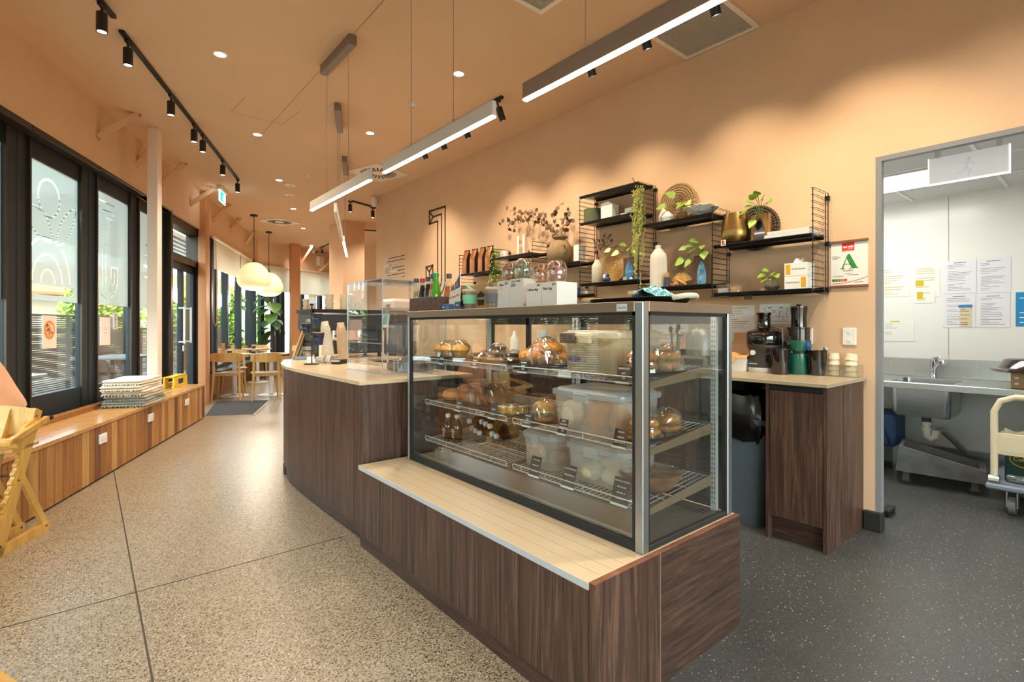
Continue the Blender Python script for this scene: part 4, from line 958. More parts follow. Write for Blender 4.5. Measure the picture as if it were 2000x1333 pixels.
def foliage(name,label,cat,pts,seed,n,size,mts=None,trunk=None):
    """leafy mass: many small folded leaves scattered through overlapping lobes"""
    r = random.Random(seed); mb = MB()
    for (c,rx,ry,rz) in pts:
        for k in range(n):
            while True:
                p = Vector((r.uniform(-1,1),r.uniform(-1,1),r.uniform(-1,1)))
                if .35 < p.length < 1:break
            q = Vector((c[0] + p.x*rx,c[1] + p.y*ry,c[2] + p.z*rz)); a = Vector((r.uniform(-1,1),r.uniform(-1,1),r.uniform(-.6,.8))).normalized(); b = a.orthogonal().normalized(); s_ = size*r.uniform(.6,1.4)
            mb.m(r.choice([0,0,1,2])).add([q,q + a*s_*.5 + b*s_*.28,q + a*s_,q + a*s_*.5 - b*s_*.28],[(0,1,2),(0,2,3)])
    base = pts[0][0]
    t = thing(name,label,cat,(base[0],base[1],-.03)); mb.build('foliage',mts or LEAFC,t)
    bm_ = MB()
    for (c,rx,ry,rz) in pts[:4]:bm_.tube([(c[0],c[1],-.03),(c[0] + .03,c[1],c[2]*.5),(c[0],c[1] + .03,c[2] + rz*.3)],[.06,.05,.02],7)
    bm_.build('stems',pbr('brown bark','3a2a1e',.9),t,True)
def hp(s,p,z):return tuple(sp(s,p,z))
for i,(s,l) in enumerate([(-1.2,'sunlit green hedge left of the first poster'),(1.3,'sunlit green hedge above the slat screen behind the first poster'),(3.8,'sunlit green hedge behind the second window bay'),(6.6,'sunlit green hedge seen past the door')]):
    foliage('hedge',l,'hedge',[(hp(s + k*.5 - .75,4.3 + .2*(k % 2),1.25),.48,.5,.85) for k in range(4)],20 + i,850,.10)
LG = [pbr('palm yellow green','97a632',.6,noise=.15,nscale=2),pbr('hedge lime','7da032',.6),pbr('hedge green','4f7a26',.6)]
for i,(tt_,q,z,l) in enumerate([(-1.4,4.1,1.4,'yellow green tree outside the far corner windows'),(.5,3.9,1.3,'yellow green shrub outside the far wall'),(2.2,3.9,1.3,'yellow green shrub behind the coffee machine window')]):
    c = fw(tt_,q,z); foliage('shrub',l,'shrub',[((c.x + k*.42 - .42,c.y + k*.19 - .19,c.z + .1*(k % 2)),.42,.45,1.0) for k in range(3)],40 + i,1100,.15,LG)
# neighbouring buildings and pergola
t = thing('neighbour_building','orange roofed building beyond the far terrace','building',fw(2.0,9.0,-.03),math.atan2(FD.y,FD.x))
MB(FWM).box(-1,6,9,13,-.03,2.3).build('building_wall',pbr('cream render','9d917c',.9),t); MB(FWM).slab([(-1.4,8.6,2.2),(6.4,8.6,2.2),(6.4,11,3.3),(-1.4,11,3.3)],(0,0,.08)).build('roof',pbr('orange tiles','b5633c',.8),t)
t = thing('pergola','white slatted pergola roof over the terrace','pergola',sp(6.6,2.2,-.03),LROT)
mb = MB(lw())
for k in range(14):mb.box(3.4,9.6,.95 + k*.16,1.03 + k*.16,2.72,2.80)
mb.build('roof_slats',pbr('silver slat','b9bcbc',.5),t)
for s_ in (3.5,9.4):MB(lw()).box(s_,s_ + .1,2.95,3.05,-.03,2.72).build('pergola_post',BLACK,t)
# terrace furniture
t = thing('terrace_table','white topped terrace table outside the first window','table',sp(1.25,1.25,-.03),LROT)
MB(lw()).box(.55,2.1,.92,1.62,.735,.765,.004).build('table_top',pbr('white terrace top','dcdad6',.5),t)
for s_ in (.65,1.96):
    for p in (1.0,1.5):MB(lw()).box(s_,s_ + .05,p,p + .05,-.03,.735).build('leg',pbr('grey powder coat','70757a',.5),t)
t = thing('terrace_bench','timber terrace bench behind the white topped table','bench',sp(1.9,2.3,-.03),LROT)
MB(lw()).box(.9,2.9,2.2,2.5,.60,.64,.004).build('seat',pbr('weathered boards','7a6657',.8),t)
for s_ in (1.0,2.75):MB(lw()).box(s_,s_ + .05,2.25,2.45,-.03,.60).build('leg',pbr('grey powder coat','70757a',.5),t)
t = thing('terrace_table','dark terrace table outside the glass door','table',sp(5.6,1.7,-.03),LROT)
MB(lw()).box(5.0,6.3,1.35,2.05,.72,.75,.004).build('table_top',pbr('charcoal board','4b4d50',.6),t)
for s_ in (5.1,6.15):
    for p in (1.4,1.95):MB(lw()).box(s_,s_ + .05,p,p + .05,-.03,.72).build('leg',BLACK,t)
# parked cars reflected from the street side
def car(M,mt,label):
    t = thing('parked_car',label,'car',M.translation)
    pr = [(0,.35),(.05,.75),(.9,.92),(1.5,1.42),(2.9,1.45),(3.6,1.0),(4.2,.92),(4.3,.4),(4.2,.28),(.1,.28)]
    MB(M).slab([(x,-.85,z) for x,z in pr],(0,1.7,0)).build('car_body',mt,t)
    MB(M).slab([(1.05,-.86,.95),(1.58,-.86,1.36),(2.82,-.86,1.38),(3.35,-.86,1.0)],(0,1.72,0)).build('windows',BLACK,t)
    for x in (.85,3.4):
        for y in (-.86,.70):MB(M).tube([(x,y,.31),(x,y + .16,.31)],.31,20).build('wheel',BLACKR,t,True)
car(lw() @ Matrix.Translation((2.2,7.6,-.03)),pbr('red car paint','b5202a',.2,coat=.6),'red parked car beyond the terrace screen'); car(lw() @ Matrix.Translation((-3.2,7.6,-.03)),pbr('white car paint','dfe2e4',.2,coat=.6),'white parked car beyond the terrace screen')
# ================================================================ display plinth and its stone top
PX0,PX1,PY0,PY1,PZ = 1.157,2.046,1.012,2.70,.453
t = thing('display_plinth','dark walnut plinth cabinet under the glass display case','cabinet',(1.6,1.85,0))
def planks(mb,P,Q,z0,z1,w,th,gap=.002,seed=1):
    """vertical boards along a polyline P-Q on the floor, skin to the left of the direction"""
    P = Vector(P); Q = Vector(Q); d = (Q - P); L = d.length; d.normalize(); n = Vector((-d.y,d.x,0)); k = max(1,round(L/w)); w = L/k
    for i in range(k):
        a = P + d*(w*i + gap*.5); b = P + d*(w*(i + 1) - gap*.5)
        mb.prism([tuple(a)[:2],tuple(b)[:2],tuple(b + n*th)[:2],tuple(a + n*th)[:2]],z0,z1)
mb = MB(); planks(mb,(PX0 + .018,PY0 + .022,0),(PX0 + .018,PY1 + .045,0),.075,PZ - .028,.105,.018); mb.build('front_boards',WALNUT,t)
MB().box(PX0 + .012,PX0 + .03,PY0 + .022,PY1 + .03,0,.075).build('kickboard',WALNUTH,t)
MB().box(PX0 - .001,PX0 + .02,PY0 + .022,PY1,PZ - .0275,PZ - .0235).build('edge_strip',WALNUTE,t)
sx = ony(1290,1075,PY0).x
MB().box(PX0,sx - .001,PY0,PY0 + .02,0,PZ - .002).build('end_panel',WALNUT,t); MB().box(sx + .001,PX1,PY0,PY0 + .02,0,PZ - .002).build('end_panel',WALNUTH,t)
MB().box(sx - .001,sx + .001,PY0 - .0006,PY0 + .019,0,PZ - .002).build('seam_strip',pbr('pale seam','9c8571',.5),t)
MB().box(PX0,PX1,PY0,PY0 + .021,PZ - .002,PZ).build('end_edge_strip',WALNUTE,t)
MB().box(PX0 + .03,PX1 - .005,PY0 + .02,PY1,0.002,PZ - .03).build('carcass',WALNUT,t)
PT = MB(); PT.box(PX0 - .004,PX1,PY0 + .0215,PY1 + .02,PZ - .023,PZ,.001)
PT.m(1).box(PX0 - .0055,PX0 - .004,PY0 + .0215,PY1,PZ - .022,PZ - .001); o = PT.build('plinth_top',[STONE,pbr('window light on stone edge','b4bcc2',.35)]); tag(o,'beige stone ledge top in front of the display case','worktop')  # pale blue front strip paints window light on the stone edge
mb = MB()
for x in (1.215,1.275,1.335,1.395):mb.box(x - .0008,x + .0008,PY0 + .03,PY1,PZ,PZ + .0004)
mb.build('groove_line',pbr('faint joint','a8926f',.5),o)
# ================================================================ service counter
outline = [(1.175,2.752),(1.165,3.3),(1.168,3.9),(1.185,4.2),(1.225,4.45),(1.29,4.69),(1.385,4.92),(1.50,5.10),(1.66,5.27),(1.9,5.40),(2.3,5.45),(2.95,5.45),(2.95,4.72),(2.05,4.62),(1.95,4.3),(1.95,2.752)]
t = thing('service_counter','dark walnut boarded service counter with rounded far corner','counter',(1.6,4.0,0))
def inset(poly,d):
    n = len(poly); out = []
    for i in range(n):
        a = Vector((*poly[i - 1],0)); b = Vector((*poly[i],0)); c = Vector((*poly[(i + 1) % n],0)); d1 = (b - a).normalized(); d2 = (c - b).normalized()
        n1 = Vector((-d1.y,d1.x,0)); n2 = Vector((-d2.y,d2.x,0)); m_ = n1 + n2; m_ = m_/max(.3,m_.dot(n1)); out.append(tuple(b + m_*d)[:2])
    return out
ccw = outline[::-1]                      # counter-clockwise, so the left side of each edge is inside
ins = inset(ccw,.022); core = inset(ccw,.05)
mb = MB(); P = ins[::-1]
for i in range(0,11):planks(mb,(*P[i + 1],0),(*P[i],0),.085,.887,.098,.018)
mb.build('front_boards',WALNUT,t)
MB().prism(inset(ccw,.036),.003,.086).build('kickboard',WALNUTH,t)
MB().box(P[0][0] - .0,1.43,2.757,2.778,0.003,.887).build('end_panel',WALNUT,t); MB().box(P[0][0] - .004,P[0][0] + .025,2.755,2.787,0.002,.887).box(P[4][0],P[4][0] + .012,P[4][1] - .02,P[4][1] + .02,.0,.09).build('corner_post',WALNUT,t)
MB().prism(core,.086,.887).build('carcass',WALNUT,t)
o = MB().prism(outline,.889,.91).build('counter_top',STONE); o.name = 'counter_worktop'; tag(o,'beige stone top of the service counter','worktop')
# ================================================================ glass display case
CX0,CX1,CY0,CY1,CZ0,CZ1 = 1.428,2.03,1.036,2.672,PZ + .0008,1.306
t = thing('display_case','large steel framed glass food display case on the plinth','display case',(1.72,1.85,CZ0))
FRS = pbr('case steel','a9acad',.3,metal=.9,noise=.04,nscale=6,stretch=(30,30,1)); FRB = pbr('case top steel','98826f',.35,metal=.75)
w = .034
for q in ((CX0,CX0 + w,CY0,CY0 + w),(CX1 - w,CX1,CY0,CY0 + .02),(CX0,CX0 + .02,CY1 - .02,CY1),(CX1 - w,CX1,CY1 - .02,CY1)):MB().box(*q,CZ0,CZ1 - .002,.003).build('corner_post',FRS,t)
mb = MB(); mb.box(CX0 - .001,CX0 + w,CY0 + w,CY1,CZ1 - .036,CZ1,.002).box(CX0 + w,CX1,CY0 - .001,CY0 + w,CZ1 - .036,CZ1,.002).box(CX0 + w,CX1,CY1 - w,CY1,CZ1 - .036,CZ1,.002).box(CX1 - w,CX1,CY0 + w,CY1 - w,CZ1 - .036,CZ1,.002)
mb.build('top_rail',FRB,t)
MB().box(CX0 + w,CX1 - w,CY0 + w,CY1 - w,CZ1 - .012,CZ1 - .001).build('roof_panel',pbr('dark lid','3b2f28',.5),t)
mb = MB(); g = .012
mb.box(CX0 + .003,CX0 + .022,CY0 + w,CY0 + w + g,CZ0,CZ1 - .036).box(CX0 + .003,CX0 + .022,CY0 + w,CY1 - .02,CZ1 - .036 - g,CZ1 - .036).box(CX0 + .003,CX0 + .022,CY1 - .034,CY1 - .02,CZ0,CZ1 - .036)
mb.box(CX0 + .002,CX0 + .03,CY0 + w,CY1 - .02,CZ0,CZ0 + .034,.003)
mb.box(CX0 + w,CX0 + w + g*.8,CY0 + .003,CY0 + .022,CZ0,CZ1 - .036).box(CX0 + w,CX1 - w,CY0 + .003,CY0 + .022,CZ1 - .036 - g,CZ1 - .036).box(CX1 - w - g,CX1 - w,CY0 + .003,CY0 + .022,CZ0,CZ1 - .036).box(CX0 + w,CX1 - w,CY0 + .002,CY0 + .024,CZ0,CZ0 + .02,.003)
mb.build('black_gasket',BLACKR,t)
MB().box(CX0 + .0305,CX0 + .040,CY0 + w,CY1 - .02,CZ0 + .006,CZ0 + .040,.002).build('inner_lip',FRS,t)
MB().box(CX0 + .010,CX0 + .014,CY0 + w,CY1 - .02,CZ0 + .034,CZ1 - .036).build('front_glass',CASEG,t)
MB().box(CX0 + w,CX1 - w,CY0 + .010,CY0 + .014,CZ0 + .02,CZ1 - .036).build('side_glass',CASEG,t); MB().box(CX0 + .02,CX1 - w,CY1 - .014,CY1 - .010,CZ0,CZ1 - .036).build('side_glass',CASEG,t)
DECKM = pbr('case deck','64594d',.32,metal=.35)
mb = MB(); mb.box(CX0 + .04,CX1 - w,CY0 + .024,CY1 - .02,CZ0,CZ0 + .012)
mb.m(1)
for k in range(22):mb.box(1.90,1.955,CY0 + .06 + k*.018,CY0 + .067 + k*.018,CZ0 + .012,CZ0 + .0126)
mb.build('deck',[DECKM,BLACKR],t)
BRN = pbr('brown door frame','2e1f18',.5)
mb = MB(); xb = CX1 - .012
for y in [CY0 + .036,onx(1232,700,2.0).y - .0,onx(1136,700,2.0).y,onx(1028,700,2.0).y,CY1 - .04]:mb.box(xb - .010,xb + .010,y - .014,y + .014,CZ0 + .012,CZ1 - .036)
mb.box(xb - .010,xb + .010,CY0 + .03,CY1 - .03,CZ1 - .075,CZ1 - .036).box(xb - .010,xb + .010,CY0 + .03,CY1 - .03,CZ0 + .012,CZ0 + .05); mb.build('rear_door_frame',BRN,t)
MB().box(xb - .002,xb + .002,CY0 + .03,CY1 - .03,CZ0 + .05,CZ1 - .075).build('rear_door_glass',CASEG,t)
SLOT = pbr('slotted standard','d3d8d6',.4,metal=.3)
for y in (CY0 + .05,onx(1123,700,1.98).y,1.85,CY1 - .055):
    mb = MB(); mb.box(1.972,1.99,y - .012,y + .012,CZ0 + .012,CZ1 - .04); mb.m(1)
    for k in range(38):
        for dy in (-.005,.005):mb.box(1.9715,1.973,y + dy - .0015,y + dy + .0015,CZ0 + .04 + k*.02,CZ0 + .05 + k*.02)
    mb.build('shelf_standard',[SLOT,BLACKR],t)
WIRE = pbr('white coated wire','c9cccb',.35,metal=.35)
SX0,SX1 = 1.522,1.972
SHZ = {'top':1.012,'mid':.772,'low':.560}
def shz(k,x):return SHZ[k] + (x - SX0)*.09
def wire_shelf(k,y0,y1,rear_x=SX1):
    z = SHZ[k]; mb = MB(); r = .0022
    mb.tube([(SX0,y0,z),(SX0,y1,z)],.003,6).tube([(SX0,y0,z),(SX0 - .004,y0,z + .02),(SX0 - .004,y0 + .006,z + .024),(SX0 - .004,y1 - .006,z + .024),(SX0 - .004,y1,z + .02),(SX0,y1,z)],.0028,6)
    n = round((y1 - y0)/.024)
    for i in range(n + 1):y = y0 + (y1 - y0)*i/n; mb.tube([(SX0,y,z + .003),(SX1,y,shz(k,SX1) + .003)],.0014,5)
    for y in (y0 + .12,y0 + (y1 - y0)*.4,y0 + (y1 - y0)*.7,y1 - .06):mb.tube([(SX0 - .002,y,z),(SX0 - .004,y,z + .024)],.0022,5)
    for x in (SX0 + .14,SX0 + .29,SX1):mb.tube([(x,y0,shz(k,x)),(x,y1,shz(k,x))],.0025,5)
    s = mb.build('wire_shelf',WIRE,t,True)
    for y in (y0 - .004,y1 + .001):
        MB().slab([(SX0 + .004,y,z - .018),(SX0 + .004,y,z + .006),(SX1,y,shz(k,SX1) + .012),(1.988,y,shz(k,SX1) + .012),(1.988,y,shz(k,SX1) - .03)],(0,.003,0)).build('shelf_bracket',pbr('taupe bracket','8d7a62',.4,metal=.4),s)
for k in SHZ:wire_shelf(k,1.098,1.825); wire_shelf(k,1.872,2.62)
q = onx(1215,596,CX0)
MB().box(CX0 - .003,CX0,q.y - .022,q.y + .022,CZ1 - .033,CZ1 - .008).build('badge',pbr('silver badge','cfdde2',.3),t)
def fx(P,tilt=0.0):return frame(P,(0,-1,0),(math.sin(tilt),0,math.cos(tilt)))      # lettering read from the -x side
text('Festive',.013,fx((CX0 - .0032,q.y,CZ1 - .0205)),pbr('badge script','5d7480',.5),t,'badge_script',.0002,shear=.3)
MB().box(CX0 + .06,CX0 + .085,CY0 + .06,CY1 - .06,CZ1 - .036,CZ1 - .022,.003).build('added_case_glow',glow('added case glow','fff0dc',11.0),t)  # glowing strip added to brighten the food in the case
# price cards: dark boards on clips
CHALK = pbr('chalkboard','25282b',.7); CHALKB = pbr('brown board','4b352a',.7); CHW = pbr('chalk white','e8eaea',.7); CHALKN = pbr('blue slate board','2f4351',.6)
def card(u,v,w,h,k,lines,label,mt=CHALK,x=None,size=None):
    """lower edge of the card sits on the front rail of shelf k, seen at pixel u"""
    x = SX0 - .0125 if x is None else x; q = onx(u,v,x); z = SHZ[k] + .003; tl = .28
    c = thing('price_card',label,'price card',(x,q.y,z),0,'price cards in the display case'); M = fx((x,q.y,z),tl)
    MB(M).box(-w/2,w/2,0,h,-.0035,-.001,.001).build('board',mt,c); MB(M).box(-w/2,w/2,-.006,.002,-.006,.002,.001).build('clip',SLOT,c)
    n = len(lines); s_ = size or min(h/n*.62,w/max(len(l) for l in lines)*1.5)
    text('\n'.join(lines),s_,M @ Matrix.Translation((0,h*.54,-.0008)),CHW,c,'lettering',.0002,shear=.2,bold=s_*.012,line=(h*.86/n)/s_ if n > 1 else 1)
    return c
card(1019,726,.062,.052,'top',['Breakfast','Muffin',' 8.5'],'dark price card at the left end of the upper right shelf',CHALK)
card(1214,748,.058,.062,'top',['BREAKFAST','BAP','    9.5'],'brown BREAKFAST BAP price card on the upper shelf',CHALKB)
card(1027,832,.055,.055,'mid',['HAMBURG','BEEF','BURGER 9.5'],'dark price card in front of the wrapped burger',CHALKN)
card(1096,852,.05,.062,'mid',['FRIED','CHICKEN','SANDWICH','  9.5'],'dark FRIED CHICKEN SANDWICH price card on the middle shelf')
card(1208,876,.062,.066,'mid',['SMOKED','SALMON','SANDWICH 9.5'],'dark SMOKED SALMON SANDWICH price card on the middle shelf')
card(1041,928,.066,.084,'low',['Caesar Salad','Half salad  8','Full salad 12'],'dark Caesar Salad price card on the bottom shelf')
card(1107,955,.07,.088,'low',['ALL SANDWICHES','WILL BE SERVED','WITH SALAD'],'dark card saying ALL SANDWICHES WILL BE SERVED WITH SALAD')
card(1208,985,.078,.096,'low',['BUFFALO CHICKEN','RICE SALAD','Half salad  8','Full salad 13'],'dark BUFFALO CHICKEN RICE SALAD price card on the bottom shelf')
card(925,708,.05,.045,'top',['Banana','Bread'],'brown price card among the wrapped pastries',CHALKB)
card(860,700,.045,.05,'top',['Muffin'],'blue slate price card at the far end of the upper shelf',CHALKN)
card(893,793,.055,.052,'mid',['Carrot','Cake 6.5'],'blue slate Carrot Cake price card under the loaves',CHALKN)
card(960,812,.058,.058,'mid',['Lemon','Tart  6.5'],'blue slate Lemon Tart price card by the yellow slices',CHALKN)
card(1101,738,.075,.026,'top',['  '],'blank grey ticket strip on the upper shelf rail',pbr('pale ticket','b9bcc2',.5))
# ================================================================ what is in the case
def loft(mb,rings,cap0=True,cap1=True):
    n = len(rings[0]); vs = [p for r in rings for p in r]; fs = [(i*n + j,i*n + (j + 1) % n,(i + 1)*n + (j + 1) % n,(i + 1)*n + j) for i in range(len(rings) - 1) for j in range(n)]
    if cap0:fs.append(tuple(range(n))[::-1])
    if cap1:fs.append(tuple(range((len(rings) - 1)*n,len(rings)*n)))
    return mb.add(vs,fs)
def rrect(cx,cy,z,a,b,r,n=5):
    out = []
    for sx,sy,a0 in ((1,1,0),(-1,1,PI/2),(-1,-1,PI),(1,-1,1.5*PI)):
        for i in range(n + 1):
            q = a0 + PI/2*i/n; out.append((cx + sx*(a/2 - r) + r*math.cos(q),cy + sy*(b/2 - r) + r*math.sin(q),z))
    return out
def tub(cx,cy,z,a,b,h,label,lid=TUBL,body=TUB,clip=None,lidh=.022,group='plastic food tubs in the display case'):
    t = thing('food_tub',label,'food container',(cx,cy,z),0,group); mb = MB()
    R = [rrect(cx,cy,z + .001,a*.84,b*.86,.03),rrect(cx,cy,z + .006,a*.87,b*.89,.035),rrect(cx,cy,z + h - .012,a*.95,b*.96,.045),rrect(cx,cy,z + h - .010,a,b,.05),rrect(cx,cy,z + h,a,b,.05)]
    loft(mb,R,True,False); loft(mb,[rrect(cx,cy,z + .004,a*.85,b*.87,.03),rrect(cx,cy,z + h,a*.94,b*.95,.045)],True,False)
    mb.build('tub_body',body,t,50)
    mb = MB(); loft(mb,[rrect(cx,cy,z + h - .008,a*1.02,b*1.02,.055),rrect(cx,cy,z + h + .001,a*1.035,b*1.03,.057),rrect(cx,cy,z + h + lidh*.6,a*1.02,b*1.02,.055),rrect(cx,cy,z + h + lidh*.5,a*.94,b*.95,.05),rrect(cx,cy,z + h + lidh,a*.88,b*.90,.045)],False,True)
    mb.build('tub_lid',lid,t,50)
    mb = MB(); mb.box(cx - a/2 - .012,cx - a/2 + .006,cy - b*.1,cy + b*.1,z + h - .03,z + h + .01,.003)
    mb.build('lid_clip',clip or lid,t); return t
PURPLE = pbr('purple marker','54458c',.7)
t1 = tub(1.715,1.402,shz('top',1.55) + .008,.33,.315,.16,'cream lidded food tub with a brown clip on the upper shelf',glass('cream lid','fbf6e8',.06,.3,.55,'efe6cf'),glass('milky cream tub','faf4e6',.05,.3,.42,'efe6d3'),None)
q = shz('top',1.55) + .008
o = MB().box(1.538,1.556,1.455,1.54,q + .128,q + .172,.004).build('brown_clip',pbr('dark brown clip','3b2820',.5),t1)
text('FRIDAY',.026,fx((1.5535,1.462,q + .062),-.06),PURPLE,t1,'marker_writing',.0003,bold=.001)
t2 = tub(1.70,1.425,shz('mid',1.54) + .008,.30,.385,.155,'large lidded tub of bread rolls on the middle shelf')
t3 = tub(1.69,1.725,shz('low',1.55) + .008,.24,.225,.145,'lidded tub with a halved bun at the left of the bottom shelf')
t4 = tub(1.70,1.395,shz('low',1.55) + .008,.25,.325,.145,'lidded tub of pale dough pieces right of the bottom shelf')
BUN = pbr('bun crust','b8783c',.55,noise=.18,nscale=12); BUNP = pbr('floury roll','d9cdbd',.8,noise=.08,nscale=30); CRUMB = pbr('pale crumb','e3cfa6',.85,noise=.05,nscale=60); DOUGH = pbr('pale dough','e2d9bd',.7,noise=.06,nscale=20)
PINK = pbr('ham pink','c98f78',.7,noise=.1,nscale=40)
def food(name,mb,mt,label,cat,group=None,sm=True):return tag(mb.build(name,mt,None,sm),label,cat,group)
z2 = shz('mid',1.54) + .014
for i,(x,y,rx,ry,rz,mt,l) in enumerate([(1.60,1.52,.045,.062,.060,BUNP,'floury white roll at the front of the big tub'),(1.63,1.40,.05,.045,.058,BUN,'brown roll behind the floury one in the big tub'),(1.66,1.315,.05,.04,.056,BUN,'brown roll at the right end of the big tub'),(1.75,1.47,.05,.06,.055,BUN,'brown roll at the back left of the big tub'),(1.76,1.35,.05,.055,.055,BUNP,'pale roll at the back right of the big tub')]):
    food('bread_roll',MB().ell((x,y,z2 + rz),rx,ry,rz),mt,l,'bread roll','rolls in the big tub')
z3 = shz('low',1.55) + .014; c = Vector((1.625,1.765,z3 + .052))
b = thing('halved_bun','halved bun standing on edge in the bottom left tub','bread roll',c)
Mh = Matrix.Translation(c) @ Matrix.Rotation(math.radians(80),4,'Y'); MB(Mh).ell((0,0,.0),.05,.05,.028).build('crust',CRUMB,b,True); MB(Mh).ell((0,0,-.02),.040,.040,.012).build('cut_face',pbr('cut bun face','c79f83',.8),b,True)
food('bread_roll',MB().ell((1.70,1.68,z3 + .042),.05,.05,.042),BUN,'brown roll in the bottom left tub','bread roll')
for i,(x,y,r_,l) in enumerate([(1.63,1.44,.05,'pale dough piece at the front of the right tub'),(1.64,1.33,.046,'pale dough piece at the right of the right tub'),(1.74,1.42,.05,'pale dough piece at the back of the right tub')]):
    food('dough_piece',MB().ell((x,y,z3 + r_*.75),r_,r_*1.15,r_*.75,14,9,lambda q:q*(1 + .07*math.sin(q.x*90)*math.cos(q.y*70))),DOUGH,l,'dough','dough pieces in the right tub')
# wooden bowl under film
zb = shz('low',1.62) + .012; c = Vector((1.69,1.19,zb))
b = thing('salad_bowl','wide wooden bowl of rice salad under cling film','bowl',c)
BOWLW = wood('brown bowl timber','5c3d26','8a6243','a98160',(4,4,12),.5,2)
mb = MB().lathe([(0,0),(.05,0),(.085,.022),(.115,.062),(.122,.08),(.116,.08),(.106,.06),(.07,.026),(0,.02)],c,32); mb.build('bowl',BOWLW,b,True)
MB().lathe([(.105,.060),(.07,.068),(0,.072)],c,24).build('salad',pbr('rice salad','8c6d45',.8,noise=.3,nscale=60),b,True)
def film(mb,cx,cy,z,rx,ry,bumps,seed,amp=.006):
    """cling film drawn over what lies under it: bumps = (x, y, reach, height)"""
    r = random.Random(seed)
    def fn(u,v):
        a = 2*PI*u; x = cx + math.cos(a)*v*rx; y = cy + math.sin(a)*v*ry; h = max([0] + [bh*max(0,1 - ((x - bx) ** 2 + (y - by) ** 2)/(br*br*2.2)) ** .6 for bx,by,br,bh in bumps])*(1 - v ** 9)
        j = r.uniform(-1,1)*amp*(u < 1); return (x + j*.5,y + j*.4,z + .003 + h + abs(j)*(.4 + .6*(h > .01)))
    mb.grid(fn,56,14)
    for w_ in range(10):     # gathered creases
        a = r.uniform(0,2*PI); mb.tube([(cx + math.cos(a)*rx*k,cy + math.sin(a)*ry*k,z + .005 + .004*j) for j,k in enumerate((1.0,.92,.85))],.0012,4)
    return mb
film(MB(),c.x,c.y,c.z + .078,.122,.122,[(c.x,c.y,.1,.01)],4,.003).build('cling_film',WRAP,b)
# wrapped trays at the right-hand end
TRAY = pbr('dark serving tray','3c302a',.5)
def platter(cx,cy,k,rx,ry,bumps,label,seed,foods):
    z = shz(k,cx) + .012; t = thing('wrapped_platter',label,'platter',(cx,cy,z),0,'film wrapped platters in the display case')
    mb = MB(); loft(mb,[rrect(cx,cy,z - .004 - .09*0,rx*2,ry*2,min(rx,ry)*.4),rrect(cx,cy,z + .004,rx*2.04,ry*2.04,min(rx,ry)*.42)]); mb.build('tray',TRAY,t)
    film(MB(),cx,cy,z + .005,rx*1.02,ry*1.02,bumps,seed).build('cling_film',WRAP,t)
    for f in foods:f(z + .005)
BAG = pbr('toasted baguette','b27a38',.6,noise=.3,nscale=18); BACON = pbr('bacon pink','9d5b45',.6,noise=.3,nscale=30); LETT = pbr('lettuce','7f9a3c',.6,noise=.2,nscale=25)
def baguette(cx,cy,L,w,h,rz,label,grp,mid=BACON,dz=0.0):
    def f(z):
        t = thing('filled_baguette',label,'sandwich',(cx,cy,z),rz,grp); M = Matrix.Translation((cx,cy,z + dz)) @ Matrix.Rotation(rz,4,'Z')
        MB(M).ell((0,0,h*.28),w,L/2,h*.28,14,10).build('bread_base',BAG,t,True)
        MB(M).ell((0,0,h*.72),w*.97,L/2*.98,h*.32,14,10).build('bread_top',BAG,t,True)
        MB(M).ell((-.004,0,h*.5),w*1.04,L/2*.95,h*.1,18,6,lambda q:q + Vector((.006*math.sin(q.y*120),0,.004*math.sin(q.y*90)))).build('filling',mid,t,True)
    return f
platter(1.70,1.168,'top',.17,.066,[(1.61,1.168,.07,.105),(1.76,1.17,.07,.10)],'film wrapped breakfast baguettes at the right end of the upper shelf',1,[baguette(1.61,1.168,.115,.066,.085,.1,'toasted filled roll nearest the glass on the upper right platter','rolls on the upper right platter'),baguette(1.76,1.17,.112,.064,.08,-.1,'toasted filled roll behind on the upper right platter','rolls on the upper right platter',LETT)])
platter(1.70,1.162,'mid',.17,.064,[(1.61,1.162,.07,.09),(1.755,1.164,.07,.09)],'film wrapped bacon rolls at the right end of the middle shelf',2,[baguette(1.61,1.162,.11,.066,.07,.05,'pink filled roll nearest the glass on the middle right platter','rolls on the middle right platter'),baguette(1.755,1.164,.11,.066,.07,-.1,'pink filled roll behind on the middle right platter','rolls on the middle right platter')])
food('bread_roll',MB().ell((1.56,1.215,shz('mid',1.56) + .03),.03,.035,.022),BAG,'toasted roll lying beside the SMOKED SALMON card','bread roll')
# burger and filled croissants
def burger(cx,cy,z,s,label,grp=None,split=False):
    t = thing('burger' if not split else 'filled_roll',label,'sandwich',(cx,cy,z),0,grp); c = (cx,cy,z)
    MB().lathe([(0,0),(.038*s,0),(.044*s,.008*s),(.042*s,.018*s),(0,.018*s)],c,24).build('bun_base',BUN,t,True)
    MB().lathe([(0,.018*s),(.044*s,.018*s),(.046*s,.024*s),(.044*s,.031*s),(0,.031*s)],c,24).build('patty',pbr('brown patty','6d4a2f',.8,noise=.25,nscale=60),t,True)
    MB().grid(lambda u,v:(cx + (.030 + .022*v)*s*math.cos(2*PI*u),cy + (.030 + .022*v)*s*math.sin(2*PI*u),z + (.033 + .004*math.sin(u*2*PI*9)*v)*s),54,2,.0015).build('lettuce_leaf',LETT,t,True)
    MB().lathe([(0,.036*s),(.043*s,.036*s),(.045*s,.041*s),(.043*s,.044*s),(0,.044*s)],c,24).build('cheese',pbr('cheese yellow','d8b457',.6),t,True)
    MB().lathe([(.0,.044*s),(.044*s,.044*s),(.046*s,.052*s),(.040*s,.066*s),(.025*s,.076*s),(0,.080*s)],c,24).build('bun_top',pbr('golden bun','c08a45',.5,noise=.15,nscale=20),t,True)
def onshelf(u,k,x=1.62):return onx(u,700,x).y
